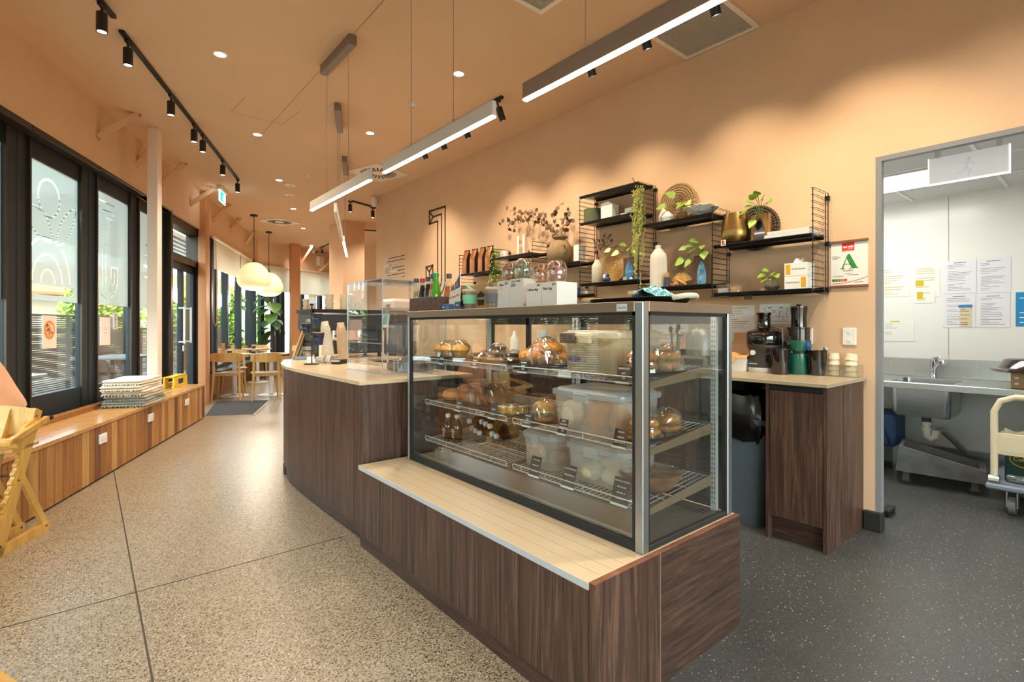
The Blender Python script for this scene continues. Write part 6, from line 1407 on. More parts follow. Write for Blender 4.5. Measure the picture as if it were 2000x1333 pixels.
# --- right block
z = SH['top1']; BRASS = pbr('aged brass','a98a52',.32,metal=1.0,noise=.1,nscale=5,stretch=(1,1,12))
c = Vector((3.475,ysh(1436,3.475),z)); put('brass_pot',MB().lathe([(0,0),(.05,0),(.082,.022),(.094,.065),(.091,.11),(.077,.205),(.075,.215),(.071,.212),(.082,.11),(.076,.035),(0,.025)],c,40),BRASS,'large aged brass pot on the right upper shelf','pot')
t,tp = resin_block(1486,z,.12,.185,'oak plank vase with dark resin pool beside the brass pot',RESD,wood('oak plank vase','7d5632','a1743f','b98d55',(10,10,1.2),.5),(.045,.075,-.0),3.49); pothos(t,tp - Vector((.01,0,.03)),[px(u,v,3.44) for u,v in [(1470,402),(1476,388),(1480,382),(1500,395),(1460,412),(1472,430),(1467,395),(1490,388)]],.068,10,.05)
woven('woven_plate',1478,446,.155,3.603,'dark woven plate on the wall behind the oak plank vase',wood('black straw coil','3a2f28','5c4a3b','8a735a',(40,40,40),.9,3,.4),.0)
for k,(w_,d_,h,l) in enumerate([(.27,.17,.022,'white book lying at the bottom of the small stack'),(.25,.165,.020,'white book lying on top of the small stack')]):
    y = ysh(1543 if k == 0 else 1546,3.45); zz_ = z + .0005 + k*.0225; t = thing('book',l,'book',(3.47,y,zz_),0,'white books on the right upper shelf'); MB().box(3.39,3.39 + d_,y - w_/2,y + w_/2,zz_,zz_ + .002).box(3.39,3.39 + d_,y - w_/2,y + w_/2,zz_ + h - .002,zz_ + h).box(3.39,3.393,y - w_/2,y + w_/2,zz_ + .002,zz_ + h - .002).build('cover',pbr('white cover','dcdcda',.5),t); MB().box(3.394,3.388 + d_,y - w_/2 + .004,y + w_/2 - .004,zz_ + .0022,zz_ + h - .0022).build('pages',PAPER,t)
q = onx(1413,475,3.376); t = thing('shelf_sticker','small white magnet with a red and green R on the shelf corner','magnet',q); M = fx(q + Vector((-.001,0,0)),0); MB(M).box(-.018,.018,-.02,.02,0,.002,.001).build('backing',WHITE,t); text('R',.04,M @ Matrix.Translation((0,0,.0022)),pbr('red print','c2392b',.5),t,'letter',.0003,bold=.002); MB(M).slab([(.002,-.015,.0026),(.014,-.015,.0026),(.004,.0,.0026)],(0,0,.0005)).build('green_stroke',pbr('green print','2f8a50',.5),t)
z = SH['bot1']; y = ysh(1425,3.46); t = thing('storage_box','clear plastic box with timber end on the lower right shelf','box',(3.47,y,z)); mb = MB(); loft(mb,[rrect(3.47,y,z + .001,.10,.17,.02),rrect(3.47,y,z + .05,.105,.178,.025),rrect(3.47,y,z + .062,.09,.16,.025)]); mb.build('clear_case',CLEARP,t,60); MB().box(3.44,3.50,y - .07,y - .02,z + .004,z + .046).build('timber_block',OAK,t); MB().box(3.44,3.50,y + .03,y + .075,z + .004,z + .036).build('packet',pbr('pale packet','c9c6cf',.7),t)
c = Vector((3.46,ysh(1508,3.46),z)); t = thing('glass_vase','small green tinted bulb vase with a cutting on the lower right shelf','vase',c); MB().lathe([(0,.002),(.028,.002),(.047,.025),(.045,.05),(.028,.07),(.022,.082),(.026,.09)],c,28).build('vase_glass',CLEARP,t,True); MB().lathe([(0,.004),(.026,.004),(.044,.024),(.046,.036),(0,.036)],c,28).build('water',glass('olive water','9fa04e',.05),t,True); pothos(t,c + Vector((0,0,.03)),[px(u,v,3.45) for u,v in [(1494,536),(1500,528),(1510,533),(1516,536),(1497,542)]],.05,13,.0)
put('glass_bead',MB().lathe([(0,0),(.012,0),(.016,.01),(.012,.022),(0,.024)],(3.43,ysh(1489,3.43),z),14),CLEARP,'tiny clear glass stopper left of the bulb vase','stopper')
YEL = pbr('tissue box yellow','dda71b',.6); y = ysh(1561,3.46)
for k,l in enumerate(('white and yellow tissue box underneath the other','white and yellow tissue box on top, tissue sticking out')):
    zz_ = z + k*.083; t = thing('tissue_box',l,'tissue box',(3.46,y,zz_),0,'tissue boxes on the lower right shelf'); X0 = 3.405; MB().box(X0,X0 + .11,y - .068,y + .068,zz_,zz_ + .082,.002).build('carton',PAPER,t); yb_ = y + (.045 if k else -.045); MB().box(X0 - .0008,X0,yb_ - .014,yb_ + .014,zz_ + .012,zz_ + .075).build('yellow_band',YEL,t)
    M = fx((X0 - .001,y - (.016 if k else -.016),zz_ + .045)); text('facial tissues',.016,M,INKG,t,'printed_text',.0002)
    if k:MB().grid(lambda u,v:(3.46 + (u - .5)*.05 + .01*math.sin(v*6),y + (v - .5)*.05 - .0,zz_ + .082 + .035*math.sin(PI*u)*(.5 + .5*abs(math.sin(v*5 + u*3)))),10,10).build('tissue',pbr('soft tissue','ecebe7',.95),t,True)
# small tools clipped under the lower right shelf
mb = MB()
for k in range(5):yy = ysh(1455 + k*3.2,3.5); mb.tube([(3.5,yy,1.44),(3.5,yy,1.405)],.004,6)
put('hanging_clip',mb,pbr('steel clip','6f6a66',.4,metal=.7),'row of small steel clips under the lower right shelf','clips')
# --- clay vase with eucalyptus
z = SH['s4']; c = Vector((3.475,ysh(1094,3.475),z)); t = thing('clay_vase','big rough brown clay vase with eucalyptus branches','vase',c); MB().lathe([(0,0),(.062,0),(.098,.03),(.122,.10),(.115,.165),(.075,.222),(.052,.234),(.052,.246),(.076,.26),(.076,.27),(.050,.266),(.045,.235),(0,.22)],c,40).build('vase_body',pbr('rough brown clay','8d7353',.9,noise=.2,nscale=14,bump=.25,bscale=50),t,True)
MB().tube(arc((c.x - .05,c.y - .105,z + .14),.035,-1.2,2.4,10,(0,-1,0),(0,0,1)),.009,8).build('vase_handle',pbr('rough brown clay','8d7353'),t,True)
br = MB(); lf = MB(); r = random.Random(15); top = c + Vector((0,0,.26)); EU = [pbr('dry eucalyptus brown','6d4a34',.75,noise=.2,nscale=10),pbr('dry eucalyptus grey','6f6252',.75,noise=.2,nscale=10)]
zm = lambda x,y_:(740 + x/4.762,380 + y_/4.762)
for path in ([(1690,350),(1560,270),(1430,180),(1320,165),(1180,150)],[(1690,350),(1540,265),(1400,235),(1270,240),(1120,270)],[(1670,350),(1560,300),(1420,250),(1230,250),(1190,330)],[(1650,350),(1560,230),(1470,170),(1400,140)],[(1690,350),(1620,240),(1640,150),(1690,85)],[(1690,350),(1720,260),(1740,190),(1760,160)],[(1690,350),(1730,280),(1790,250)],[(1660,350),(1560,260),(1380,190),(1280,230),(1250,350)]):
    P = [top] + [px(*zm(x,y_),3.47 + r.uniform(-.05,.03)) for x,y_ in path[1:]]; br.tube(P,[.003,.0025,.002,.0016,.0012][:len(P)],5)
    for a,b in zip(P,P[1:]):
        for k in range(5):
            p = a + (b - a)*((k + .5)/5); d = Vector((r.uniform(-.5,.5),r.uniform(-1,1),r.uniform(-1,1))).normalized(); n = Vector((r.uniform(-1,-.3),r.uniform(-.6,.6),r.uniform(-.6,.6))).normalized(); s_ = d.cross(n).normalized(); R_ = r.uniform(.016,.028); cc_ = p + d*(R_ + .006)
            if (p - top).length < .08:continue
            lf.m(r.choice([0,0,1])); lf.add([cc_ + d*(R_*math.cos(q_)) + s_*(R_*.85*math.sin(q_)) for q_ in [2*PI*j/9 for j in range(9)]],[tuple(range(9))])
br.build('branches',pbr('dry twig','8a6543',.8),t,True); lf.build('round_leaves',EU,t)
put('white_block',MB().box(3.44,3.53,ysh(1131,3.48) - .035,ysh(1131,3.48) + .035,z,z + .16,.006),WCER,'plain white upright block between the clay vase and the ladder','ornament',None,False)
# --- candles, mug, trailing plant, coffee bags
z = SH['s5']; t = thing('candle_holder','low timber tray under the two white candles','candle holder',(3.5,ysh(1018,3.5),z)); MB().box(3.46,3.54,ysh(1032,3.5),ysh(1004,3.5),z,z + .012,.003).build('tray',OAK,t)
for k,u in enumerate((1012,1023)):
    c = (3.5,ysh(u,3.5),z + .0125); t = thing('candle',('left','right')[k] + ' tall white taper candle on the shelf','candle',c,0,'taper candles on the shelf'); MB().lathe([(0,0),(.0115,0),(.0105,.20),(.004,.208),(0,.208)],c,14).build('wax',pbr('candle wax','e9e4da',.5,sub=.2),t,True); MB().tube([(c[0],c[1],c[2] + .207),(c[0],c[1],c[2] + .216)],.001,5).build('wick',BLACK,t)
put('spice_jar',MB().lathe([(0,0),(.012,0),(.014,.02),(.008,.032),(.009,.04),(0,.042)],(3.47,ysh(1033,3.47),z),12),pbr('brown jar','5a3a24',.4),'small brown jar right of the candles','jar')
put('white_mug',MB().lathe([(0,0),(.035,0),(.037,.004),(.037,.08),(.034,.08),(.033,.006),(0,.006)],(3.48,ysh(987,3.48),z),24),WCER,'white handleless mug left of the candles','mug')
c = Vector((3.46,ysh(971,3.46),SH['s5'] - .0)); y = min(c.y,LY[5] - .03); t = thing('trailing_plant','bushy green trailing plant spilling past the coffee bags','plant',(3.47,y,SH['s5'])); MB().lathe([(0,0),(.03,0),(.04,.07),(.036,.07),(.028,.01),(0,.01)],(3.47,y - .02,SH['s5']),20).build('pot',WCER,t,True)
lf = MB(); r = random.Random(21)
for k in range(700):
    f = r.random(); q = Vector((3.40 + r.uniform(-.04,.06),y + .02 + r.gauss(0,.045),SH['s5'] + .10 - .52*f ** 1.1)); d = Vector((r.uniform(-1,.2),r.uniform(-1,1),r.uniform(-1,.4))); lf.m(r.choice([0,0,1])); leaf_fan(lf,q,d,.026,.014,.15,.1,2)
lf.build('leaves',[pbr('trailing leaf','7a9438',.6,noise=.2,nscale=8),pbr('trailing leaf pale','a3b45a',.6)],t,60)
z = SH['s6']; COP = pbr('copper foil','b9744a',.35,metal=.55,noise=.12,nscale=14)
def bag():
    t = thing('coffee_bag','x','coffee bag'); mb = MB(); R = []
    for f,d_,w_ in ((0,.08,.082),(.05,.086,.086),(.6,.08,.086),(.85,.05,.085),(.93,.012,.084),(1,.010,.084)):R.append(rrect(0,0,.28*f,d_,w_,min(d_,w_)*.22,2))
    loft(mb,R); mb.build('bag_body',BLACK,t,40)
    mb = MB(); mb.grid(lambda u,v:(-.0455 - .004*math.sin(PI*u) + .036*max(0,(v - .62)/.38),(u - .5)*.084,.004 + .272*v + .002*math.sin(u*9 + v*6)),8,12,.002); mb.build('copper_front',COP,t,True); MB().box(-.014,.010,-.045,.045,.274,.288,.002).build('rolled_top',BLACK,t); return t
B0 = bag()
for k,(u,l) in enumerate([(909,'copper fronted black coffee bag, first from the left'),(924,'copper fronted black coffee bag, second from the left'),(940,'copper fronted black coffee bag, third from the left'),(954,'copper fronted black coffee bag, last on the right')]):
    p = (3.47,ysh(u,3.44) - .0,z)
    if k == 0:B0.location = p; B0['label'] = l; B0['group'] = 'copper coffee bags'
    else:dup(B0,p,[.0,.06,-.05,.04][k],l,'copper coffee bags')
z = SH['low4']
put('blue_cup',MB().lathe([(0,0),(.026,0),(.033,.062),(.030,.062),(.024,.005),(0,.005)],(3.46,ysh(1127,3.46),z),20),pbr('royal blue cup','2a5c9c',.4),'royal blue cup on the low shelf beside the white boxes','cup')
c = (3.46,ysh(1145,3.46),z); t = thing('glass_jar','small glass jar with steel lid on the low shelf','jar',c); MB().lathe([(0,0),(.03,0),(.032,.04),(.03,.048),(0,.048)],c,20).build('jar_glass',CLEARP,t,True); MB().lathe([(0,.0485),(.028,.0485),(.026,.062),(.006,.068),(.006,.078),(0,.08)],c,20).build('lid',CHROME,t,True)
# ================================================================ certificate on the wall end
ya,yb_ = 1.205,.999; t = thing('certificate','food grading certificate with a big green A in timber rails','certificate',(XW,1.10,1.466)); MB().box(XW - .004,XW - .001,yb_ + .003,ya - .003,1.47,1.745).build('sheet',PAPER,t)
MB().box(XW - .014,XW,yb_,ya,1.738,1.753,.002).build('timber_rail',WALNUTE,t); MB().box(XW - .014,XW,yb_,ya,1.461,1.476,.002).build('timber_rail',WALNUTE,t)
RED = pbr('print red','d63a2a',.6); GRN = pbr('print green','2f8a3f',.6); xs = XW - .0042
MB().box(xs - .0006,xs,1.073,1.140,1.690,1.736).build('red_block',RED,t); text('eat safe',.018,fx((xs - .0008,1.1065,1.712)),PAPER,t,'red_block_text',.0002,bold=.0006); text('BRISBANE',.006,fx((xs - .0008,1.095,1.699)),PAPER,t,'red_block_text',.0002)
M = fx((xs - .0004,1.104,1.575)); mb = MB(M)
mb.slab([(-.002,.093,0),(.006,.093,0),(.047,.006,0),(.017,.006,0),(-.012,.068,0)],(0,0,.0005)); mb.slab([(-.003,.092,0),(-.009,.080,0),(-.038,.004,0),(-.029,.004,0)],(0,0,.0005)); mb.slab([(-.026,.032,0),(.014,.032,0),(.014,.028,0),(-.026,.028,0)],(0,0,.0005)); mb.slab([(-.046,.006,0),(-.02,.006,0),(-.02,.002,0),(-.046,.002,0)],(0,0,.0005)); mb.slab([(.004,.006,0),(.055,.006,0),(.055,.002,0),(.004,.002,0)],(0,0,.0005)); mb.build('letter_A',GRN,t)
text('Excellent',.016,fx((xs - .0004,1.107,1.566)),INKG,t,'printed_text',.0002)
for k,(y,w_,z) in enumerate([(1.106,.035,1.545),(1.095,.03,1.536),(1.066,.03,1.536),(1.16,.06,1.531),(1.178,.035,1.655),(1.172,.045,1.648),(1.178,.03,1.641),(1.05,.05,1.49)]):MB().box(xs - .0004,xs,y - w_/2,y + w_/2,z,z + .003).build('printed_line',INKG,t)
for k,cl in enumerate(('4b6b3a','5d8a3f','7d9a3f','e0863a','d6453a')):MB(fx((xs - .0004,1.186 - k*.0165,1.508))).lathe([(0,0),(.009,0),(.009,.0006),(0,.0006)],n=16).build('grade_dot',pbr('grade ' + cl,cl,.6),t)
mb = MB(); ribbon(mb,[(xs,1.195 - .19*f,1.487 + .035*f ** 2.2) for f in [i/14 for i in range(15)]],.003,.0005,(-1,0,0)); ribbon(mb,[(xs,1.14,1.685),(xs,1.073,1.687)],.0025,.0005,(-1,0,0)); mb.build('red_curve',RED,t)
# ================================================================ on top of the display case
ZT = CZ1 + .0006
def yx(u,X):return onx(u,600,X).y
# wooden crate with soft drink bottles
ya,yb_ = yx(800,1.475),yx(856,1.475); X1 = 1.60
t = thing('drinks_crate','small walnut crate of soft drink bottles on the display case','crate',(1.53,(ya + yb_)/2,ZT))
MB().box(1.475,1.483,yb_,ya,ZT,ZT + .078,.001).box(X1 - .008,X1,yb_,ya,ZT,ZT + .078,.001).box(1.483,X1 - .008,yb_,yb_ + .008,ZT,ZT + .078,.001).box(1.483,X1 - .008,ya - .008,ya,ZT,ZT + .078,.001).box(1.483,X1 - .008,yb_ + .008,ya - .008,ZT,ZT + .006).build('crate_boards',wood('crate timber','4d3730','6b4f45','86685c',(3,18,18),.55),t)
def soda(c,liquid,cap,lab,label,h=.185,r=.027,gl=None,neck=.0125,fill=.7,shape=0):
    t = thing('soda_bottle',label,'bottle',c,0,'soft drink bottles on the display case'); h *= 1.1; c = Vector(c); s = h/.185
    pr = [(0,0),(r*.9,0),(r,.006),(r,.07*s),(r*.96,.095*s),(r*.62,.125*s),(neck*1.1,.145*s),(neck,.172*s),(0,.172*s)]
    if shape:pr = [(0,0),(r*.9,0),(r,.006),(r,.085*s),(r*.85,.105*s),(r*.55,.135*s),(neck,.155*s),(neck,.172*s),(0,.172*s)]
    MB().lathe(pr,c,22).build('bottle_glass',gl or BOTG,t,True)
    if liquid is not None:
        k = [(q*.93,min(z_,h*fill)) for q,z_ in pr if z_ < h*fill]; MB().lathe([(0,.004)] + [(a,max(b,.004)) for a,b in k[1:]] + [(k[-1][0]*.85,h*fill),(0,h*fill)],c,20).build('drink',liquid,t,True)
    MB().lathe([(0,.1725*s),(neck*1.22,.1725*s - .012),(neck*1.22,h - .002),(neck,h),(0,h)],c,16).build('cap',cap,t,True)
    if lab:MB().lathe([(r*1.01,.022),(r*1.025,.022),(r*1.025,.022 + lab[1]),(r*1.01,.022 + lab[1])],c,22).build('label_band',lab[0],t,True)
    return t
COLA = pbr('cola','23100a',.15,coat=.4); ORG = pbr('orange drink','d9781a',.25,sub=.1); GING = pbr('ginger drink','cdb48a',.3)
KC = pbr('dark grey cap','4d4a47',.45); XB = 1.525; ZB = ZT + .0065
soda((XB,yx(813,XB),ZB),GING,KC,(pbr('black label','22221f',.5),.035),'slim ginger drink bottle with dark cap, first in the crate',.178,.024,fill=.62)
soda((XB,yx(825,XB),ZB),COLA,pbr('red cap','d0302a',.4),None,'cola bottle with red cap in the crate',.174,.026,fill=.78)
soda((XB,yx(836,XB),ZB),COLA,KC,None,'cola bottle with dark grey cap in the crate',.178,.026,fill=.78)
soda((XB,yx(846,XB),ZB),ORG,pbr('blue cap','1f55b0',.4),(pbr('lilac label','b9b0d6',.5),.02),'orange drink bottle with blue cap in the crate',.188,.026,fill=.74)
soda((XB - .01,yx(856.5,XB) + .012,ZB),None,pbr('green cap','22a04a',.4),None,'green glass bottle with green cap in the crate',.19,.029,pbr('green bottle glass','4f9a1f',.1,coat=.6,sub=.05),.014,shape=1)
soda((1.56,yx(877,1.56),ZT),ORG,KC,(PAPER,.045),'orange drink bottle with dark cap behind the blue display card',.19,.029,fill=.66,shape=1)
# blue shaped card of the drinks brand
NB = pbr('print navy blue','2f5f92',.5); XC = 1.50; P0,P1 = yx(878,XC),yx(898.5,XC); zq = lambda v,u=890:EYE + (638 - v)*(XC*_f[0] + yx(u,XC)*_f[1])/1000
t = thing('drinks_display_card','blue curved cardboard drinks display card with printed bottles','display card',(XC,P1,ZT))
out = [(P0,ZT),(P0,zq(570))] + [(P0 + (P1 - P0)*math.sin(f*PI/2) ** 1.3,zq(570) + (zq(530) - zq(570))*f) for f in [i/10 for i in range(11)]] + [(P1,ZT)]
MB().slab([(XC,y,z) for y,z in out],(.004,0,0)).build('card_back',PAPER,t)
up = [(y,z) for y,z in out if z > zq(572)]; MB().slab([(XC - .0006,y,z) for y,z in [(P0,zq(568) - .004)] + up[1:] + [(P1,zq(562))]],(.0006,0,0)).build('blue_field',NB,t)
text('capi',.022,fx((XC - .0009,(P0 + P1*3)/4,zq(538))),PAPER,t,'card_text',.0002,bold=.0005)
for k,cl in enumerate(('e8e0c8','c9505a','d9c98a','d9904a','8a3040')):y = P0 + (P1 - P0)*(.12 + .2*k); z = zq(571 - 3.4*k); MB().slab([(XC - .0012,y + a,z + b) for a,b in [(-.005,0),(.005,0),(.005,.018),(.002,.026),(.002,.036),(-.002,.036),(-.002,.026),(-.005,.018)]],(.0004,0,0)).build('printed_bottle',pbr('bottle print ' + cl,cl,.6),t)
r = random.Random(1)
for k in range(9):y = P0 + (P1 - P0)*(.1 + .1*k); z = zq(582 - k*.7) + r.uniform(-.004,.004); MB(fx((XC - .0012,y,z))).lathe([(0,0),(.005,0),(.005,.0004),(0,.0004)],n=10).build('printed_fruit',pbr('fruit print %d' % (k % 3),('d98a6a','c95a5a','d9c07a')[k % 3],.6),t)
ym,ym2 = yx(857,1.49),yx(884.5,1.49); M = fx((1.49,(ym + ym2)/2,ZT + .017))
MB().box(1.49,1.498,ym2,ym,ZT,ZT + .034,.004).build('blue_tab',NB,t); text('capi',.016,M @ Matrix.Translation((-.024,.002,.0004)),PAPER,t,'card_text',.0002,bold=.0004)
for dz in (.005,-.005):MB(M).box(.002,.034,dz - .001,dz + .001,.0001,.0005).build('printed_line',PAPER,t)
ym,ym2 = yx(887.5,1.49),yx(898.3,1.49); MB().box(1.49,1.498,ym2,ym,ZT,ZT + .044,.004).build('blue_tab',NB,t); text('capi',.012,fx((1.4896,(ym + ym2)/2,ZT + .026)),PAPER,t,'card_text',.0002,bold=.0004)
# kraft boxes with cup-shaped windows and reusable cups
KR = pbr('kraft board','b0926a',.85,noise=.04,nscale=60); KD = pbr('dark window','3a2a1d',.8)
def kraft(u0,u1,X,h,dx,label):
    a,b = yx(u0,X),yx(u1,X); t = thing('kraft_cup_box',label,'box',(X + dx/2,(a + b)/2,ZT),0,'kraft cup boxes'); MB().box(X,X + dx,b,a,ZT,ZT + h,.001).build('carton',KR,t); M = fx((X - .0003,(a + b)/2,ZT)); w = (a - b)*.30; mb = MB(M)
    mb.slab([(-w*.75,.020,0),(w*.75,.020,0),(w,.048,0),(-w,.048,0)],(0,0,.0003)); mb.slab([(-w,.060,0),(w,.060,0),(w,.070,0),(w*1.1,.074,0),(w*.8,.080,0),(w*.35,.084,0),(w*.3,.090,0),(-w*.3,.090,0),(-w*.35,.084,0),(-w*.8,.080,0),(-w*1.1,.074,0),(-w,.070,0)],(0,0,.0003)); mb.build('cut_window',KD,t); return t
kraft(893,911,1.52,.128,.10,'kraft cup box behind the blue card'); kraft(927.5,951.5,1.52,.128,.09,'kraft cup box with cup shaped window beside the mint cup')
def reuse_cup(u,X,col,lidc,label):
    c = Vector((X,yx(u,X),ZT)); t = thing('reusable_cup',label,'cup',c,0,'reusable cups on the case'); MB().lathe([(0,.002),(.026,.002),(.036,.088),(.034,.088),(.025,.006),(0,.006)],c,24).build('cup_glass',CLEARP,t,True); MB().lathe([(.0315,.028),(.034,.028),(.0385,.072),(.036,.072)],c,24).build('sleeve',col,t,True); MB().lathe([(.0,.089),(.039,.089),(.040,.096),(.034,.102),(0,.104)],c,24).build('lid',lidc,t,True); MB().slab([(c.x - .008,c.y + .02,ZT + .104),(c.x - .008,c.y - .02,ZT + .104),(c.x - .008,c.y + .005,ZT + .113),(c.x - .008,c.y + .02,ZT + .124)],(.016,0,0)).build('lid_tab',col,t); return t
MINT = pbr('mint silicone','7fd0a8',.6); reuse_cup(917.5,1.50,MINT,pbr('cream lid','e5d9c6',.5),'reusable glass cup with mint sleeve and cream lid'); reuse_cup(963,1.50,pbr('grey silicone','6b6a70',.6),pbr('cream lid','e5d9c6'),'reusable glass cup with grey sleeve, half behind the white boxes')
# white boxes with handwriting and double walled animal mugs
def wbox(u0,u1,X,h,dx,lines,label):
    a,b = yx(u0,X) - .0005,yx(u1,X) + .0005; t = thing('white_gift_box',label,'box',(X + dx/2,(a + b)/2,ZT),0,'white mug boxes'); MB().box(X,X + dx,b,a,ZT,ZT + h,.0008).build('carton',CARD,t)
    for s_,x_,z_,sz in lines:text(s_,sz,fx((X - .0006,a + (b - a)*x_,ZT + h*z_)),INKB,t,'handwriting',.0002,shear=.25,bold=.0002)
    MB().box(X - .0002,X + dx + .0002,(a + b)/2 - .0004,(a + b)/2 + .0004,ZT + h,ZT + h + .0003).build('flap_seam',INKG,t); return (X + dx/2,(a + b)/2,ZT + h + .0006)
m1 = wbox(971,995.5,1.50,.126,.11,[('Bear',.35,.86,.017),('$20',.72,.90,.016),('x',.36,.74,.012)],'white box marked Bear, left of the first pair')
m2 = wbox(996,1022,1.50,.130,.11,[('Love - family',.45,.92,.012),('$20',.25,.78,.020)],'white box marked Love family, right of the first pair')
m3 = wbox(1028,1057,1.47,.098,.12,[('Yellow dog',.42,.72,.015),('$20',.82,.90,.012)],'white box marked Yellow dog')
m4 = wbox(1057.5,1088,1.47,.098,.12,[('Pink dog',.38,.72,.016),('$20',.78,.88,.012)],'white box marked Pink dog')
MUGG = glass('mug glass','fbf7f0',.16,0,.03)
def mug(c,col,nm,hnd,label,h=.085,r=.041):
    c = Vector(c); t = thing('animal_mug',label,'mug',c,0,'double walled animal mugs'); MB().lathe([(r*.72,0),(r*.95,.012),(r,.035),(r*.95,.062),(r*.78,.080),(r*.5,h),(0,h)],c,30).build('outer_glass',MUGG,t,True)
    mt = glass(nm,col,.12,.05,.62,col); mb = MB(); mb.ell(c + Vector((0,0,.046)),r*.70,r*.72,.026,20,12); mb.lathe([(0,.002),(r*.55,.002),(r*.62,.012),(r*.42,.028),(0,.03)],c,20)
    for s_ in (-1,1):mb.ell(c + Vector((-.004,s_*r*.46,.070)),.008,.011,.013,12,8)
    mb.build('inner_head',mt,t,True)
    MB().ell(c + Vector((-r*.66,0,.040)),.006,.012,.008,12,8).build('muzzle',pbr('muzzle cream','ece0cf',.3),t,True); MB().ell(c + Vector((-r*.70,.013,.052)),.003,.004,.004,8,6).ell(c + Vector((-r*.70,-.013,.052)),.003,.004,.004,8,6).ell(c + Vector((-r*.82,0,.043)),.003,.004,.003,8,6).build('eyes_and_nose',BLACK,t,True)
    if hnd:MB().tube(arc(c + Vector((0,r*.92,.042)),.024,-1.4,1.4,12,(0,1,0),(0,0,1),.030),.0042,8).build('handle',pbr(hnd[0],hnd[1],.2,coat=.5),t,True)
mug((m1[0] - .02,m1[1] - .012,m1[2]),'b5601c','amber bear',('brown handle','6e2f1a'),'brown bear double walled glass mug with brown handle')
mug((m2[0] - .02,m2[1] - .010,m2[2]),'7fa68c','sage bear',('green handle','5f9a5a'),'green double walled glass animal mug with green handle',.092,.047)
mug((m3[0] - .02,m3[1] - .006,m3[2]),'d9a02a','yellow dog',None,'yellow dog double walled glass mug')
mug((m4[0] - .025,m4[1] - .010,m4[2]),'d9a5a0','pink dog',None,'pink dog double walled glass mug',.09,.044)
# tray, tea towel, jars toward the near corner
XT = 1.70; ta,tb2 = yx(1172,XT),yx(1335,XT); t = thing('serving_tray','black oval tray with teal and cream handles on the display case','tray',(XT,(ta + tb2)/2,ZT)); w = .26
mb = MB(); cyt = (ta + tb2)/2; L = ta - tb2; loft(mb,[rrect(XT,cyt,ZT,w*.86,L*.90,.09),rrect(XT,cyt,ZT + .022,w,L,.10),rrect(XT,cyt,ZT + .024,w - .012,L - .012,.095),rrect(XT,cyt,ZT + .006,w*.86,L*.9,.085)],True,True); mb.build('tray_body',BLACK,t,50)
TEAL = pbr('teal enamel','2a9a96',.35); MB().tube(arc((XT,ta - .005,ZT + .016),.05,0,PI,14,(1,0,0),(0,1,.15),.035),.008,8).build('handle',TEAL,t,True); MB().tube(arc((XT,tb2 + .005,ZT + .018),.06,0,-PI,14,(1,0,0),(0,1,-.2),.045),.010,8).build('handle',pbr('cream enamel','d9d5bf',.4),t,True)
t = thing('tea_towel','teal and white checked tea towel heaped on the black tray','tea towel',(XT,yx(1272,XT),ZT + .008)); yc = yx(1272,XT); TWM = bpy.data.materials.new('checked cloth'); TWM.use_nodes = True; tn = TWM.node_tree; ck = tn.nodes.new('ShaderNodeTexChecker'); ck.inputs['Scale'].default_value = 60; ck.inputs[1].default_value = lin('2f9aa0'); ck.inputs[2].default_value = lin('e6ecea'); tcn = tn.nodes.new('ShaderNodeTexCoord'); mpn = tn.nodes.new('ShaderNodeMapping'); mpn.inputs['Rotation'].default_value = (.4,.3,.7); tn.links.new(tcn.outputs['Object'],mpn.inputs[0]); tn.links.new(mpn.outputs[0],ck.inputs['Vector']); tn.links.new(ck.outputs['Color'],tn.nodes['Principled BSDF'].inputs['Base Color']); tn.nodes['Principled BSDF'].inputs['Roughness'].default_value = .95
MB().grid(lambda u,v:(XT + (u - .5)*.16 + .006*math.sin(v*17),yc + (v - .5)*.17,ZT + .010 + .062*max(0,1 - abs(v - .42)*2.1)*(1 - .5*abs(u - .5)) + .006*math.sin(u*15 + v*9) ** 2),20,20,.0025).build('cloth',TWM,t,True)
c = (1.93,yx(1237,1.93),ZT); t = thing('mustard_jar','small jar with cream lid and mustard label behind the tray','jar',c); MB().lathe([(0,0),(.022,0),(.024,.004),(.024,.06),(0,.06)],c,18).build('jar_body',pbr('mustard label','c99a3a',.4),t,True); MB().lathe([(0,.0605),(.024,.0605),(.024,.076),(0,.078)],c,18).build('lid',pbr('cream lid','e5d9c6'),t,True)
c = (1.93,yx(1250,1.93),ZT); t = thing('blue_jar','small white lidded blue jar behind the tray','jar',c); MB().lathe([(0,0),(.016,0),(.017,.05),(0,.05)],c,18).build('jar_body',pbr('blue label','1f4fae',.4),t,True); MB().lathe([(0,.0505),(.018,.0505),(.018,.07),(0,.072)],c,18).build('lid',WHITE,t,True)
XP = 1.90; c = (XP,yx(1155,XP),ZT); t = thing('lidded_dish','white dish with round timber lid at the back of the case top','dish',c); MB().lathe([(0,0),(.05,0),(.085,.03),(.09,.036),(0,.036)],c,28).build('dish_body',WHITE,t,True); MB().lathe([(0,.0365),(.045,.0365),(.047,.05),(0,.052)],c,24).build('timber_lid',OAK,t,True)
c = (1.88,yx(1128.5,1.88),ZT); put('brass_bell',MB().lathe([(0,0),(.022,0),(.018,.015),(.008,.028),(.005,.034),(.009,.042),(0,.047)],c,16),BRASS,'tiny brass bell right of the white boxes','bell')

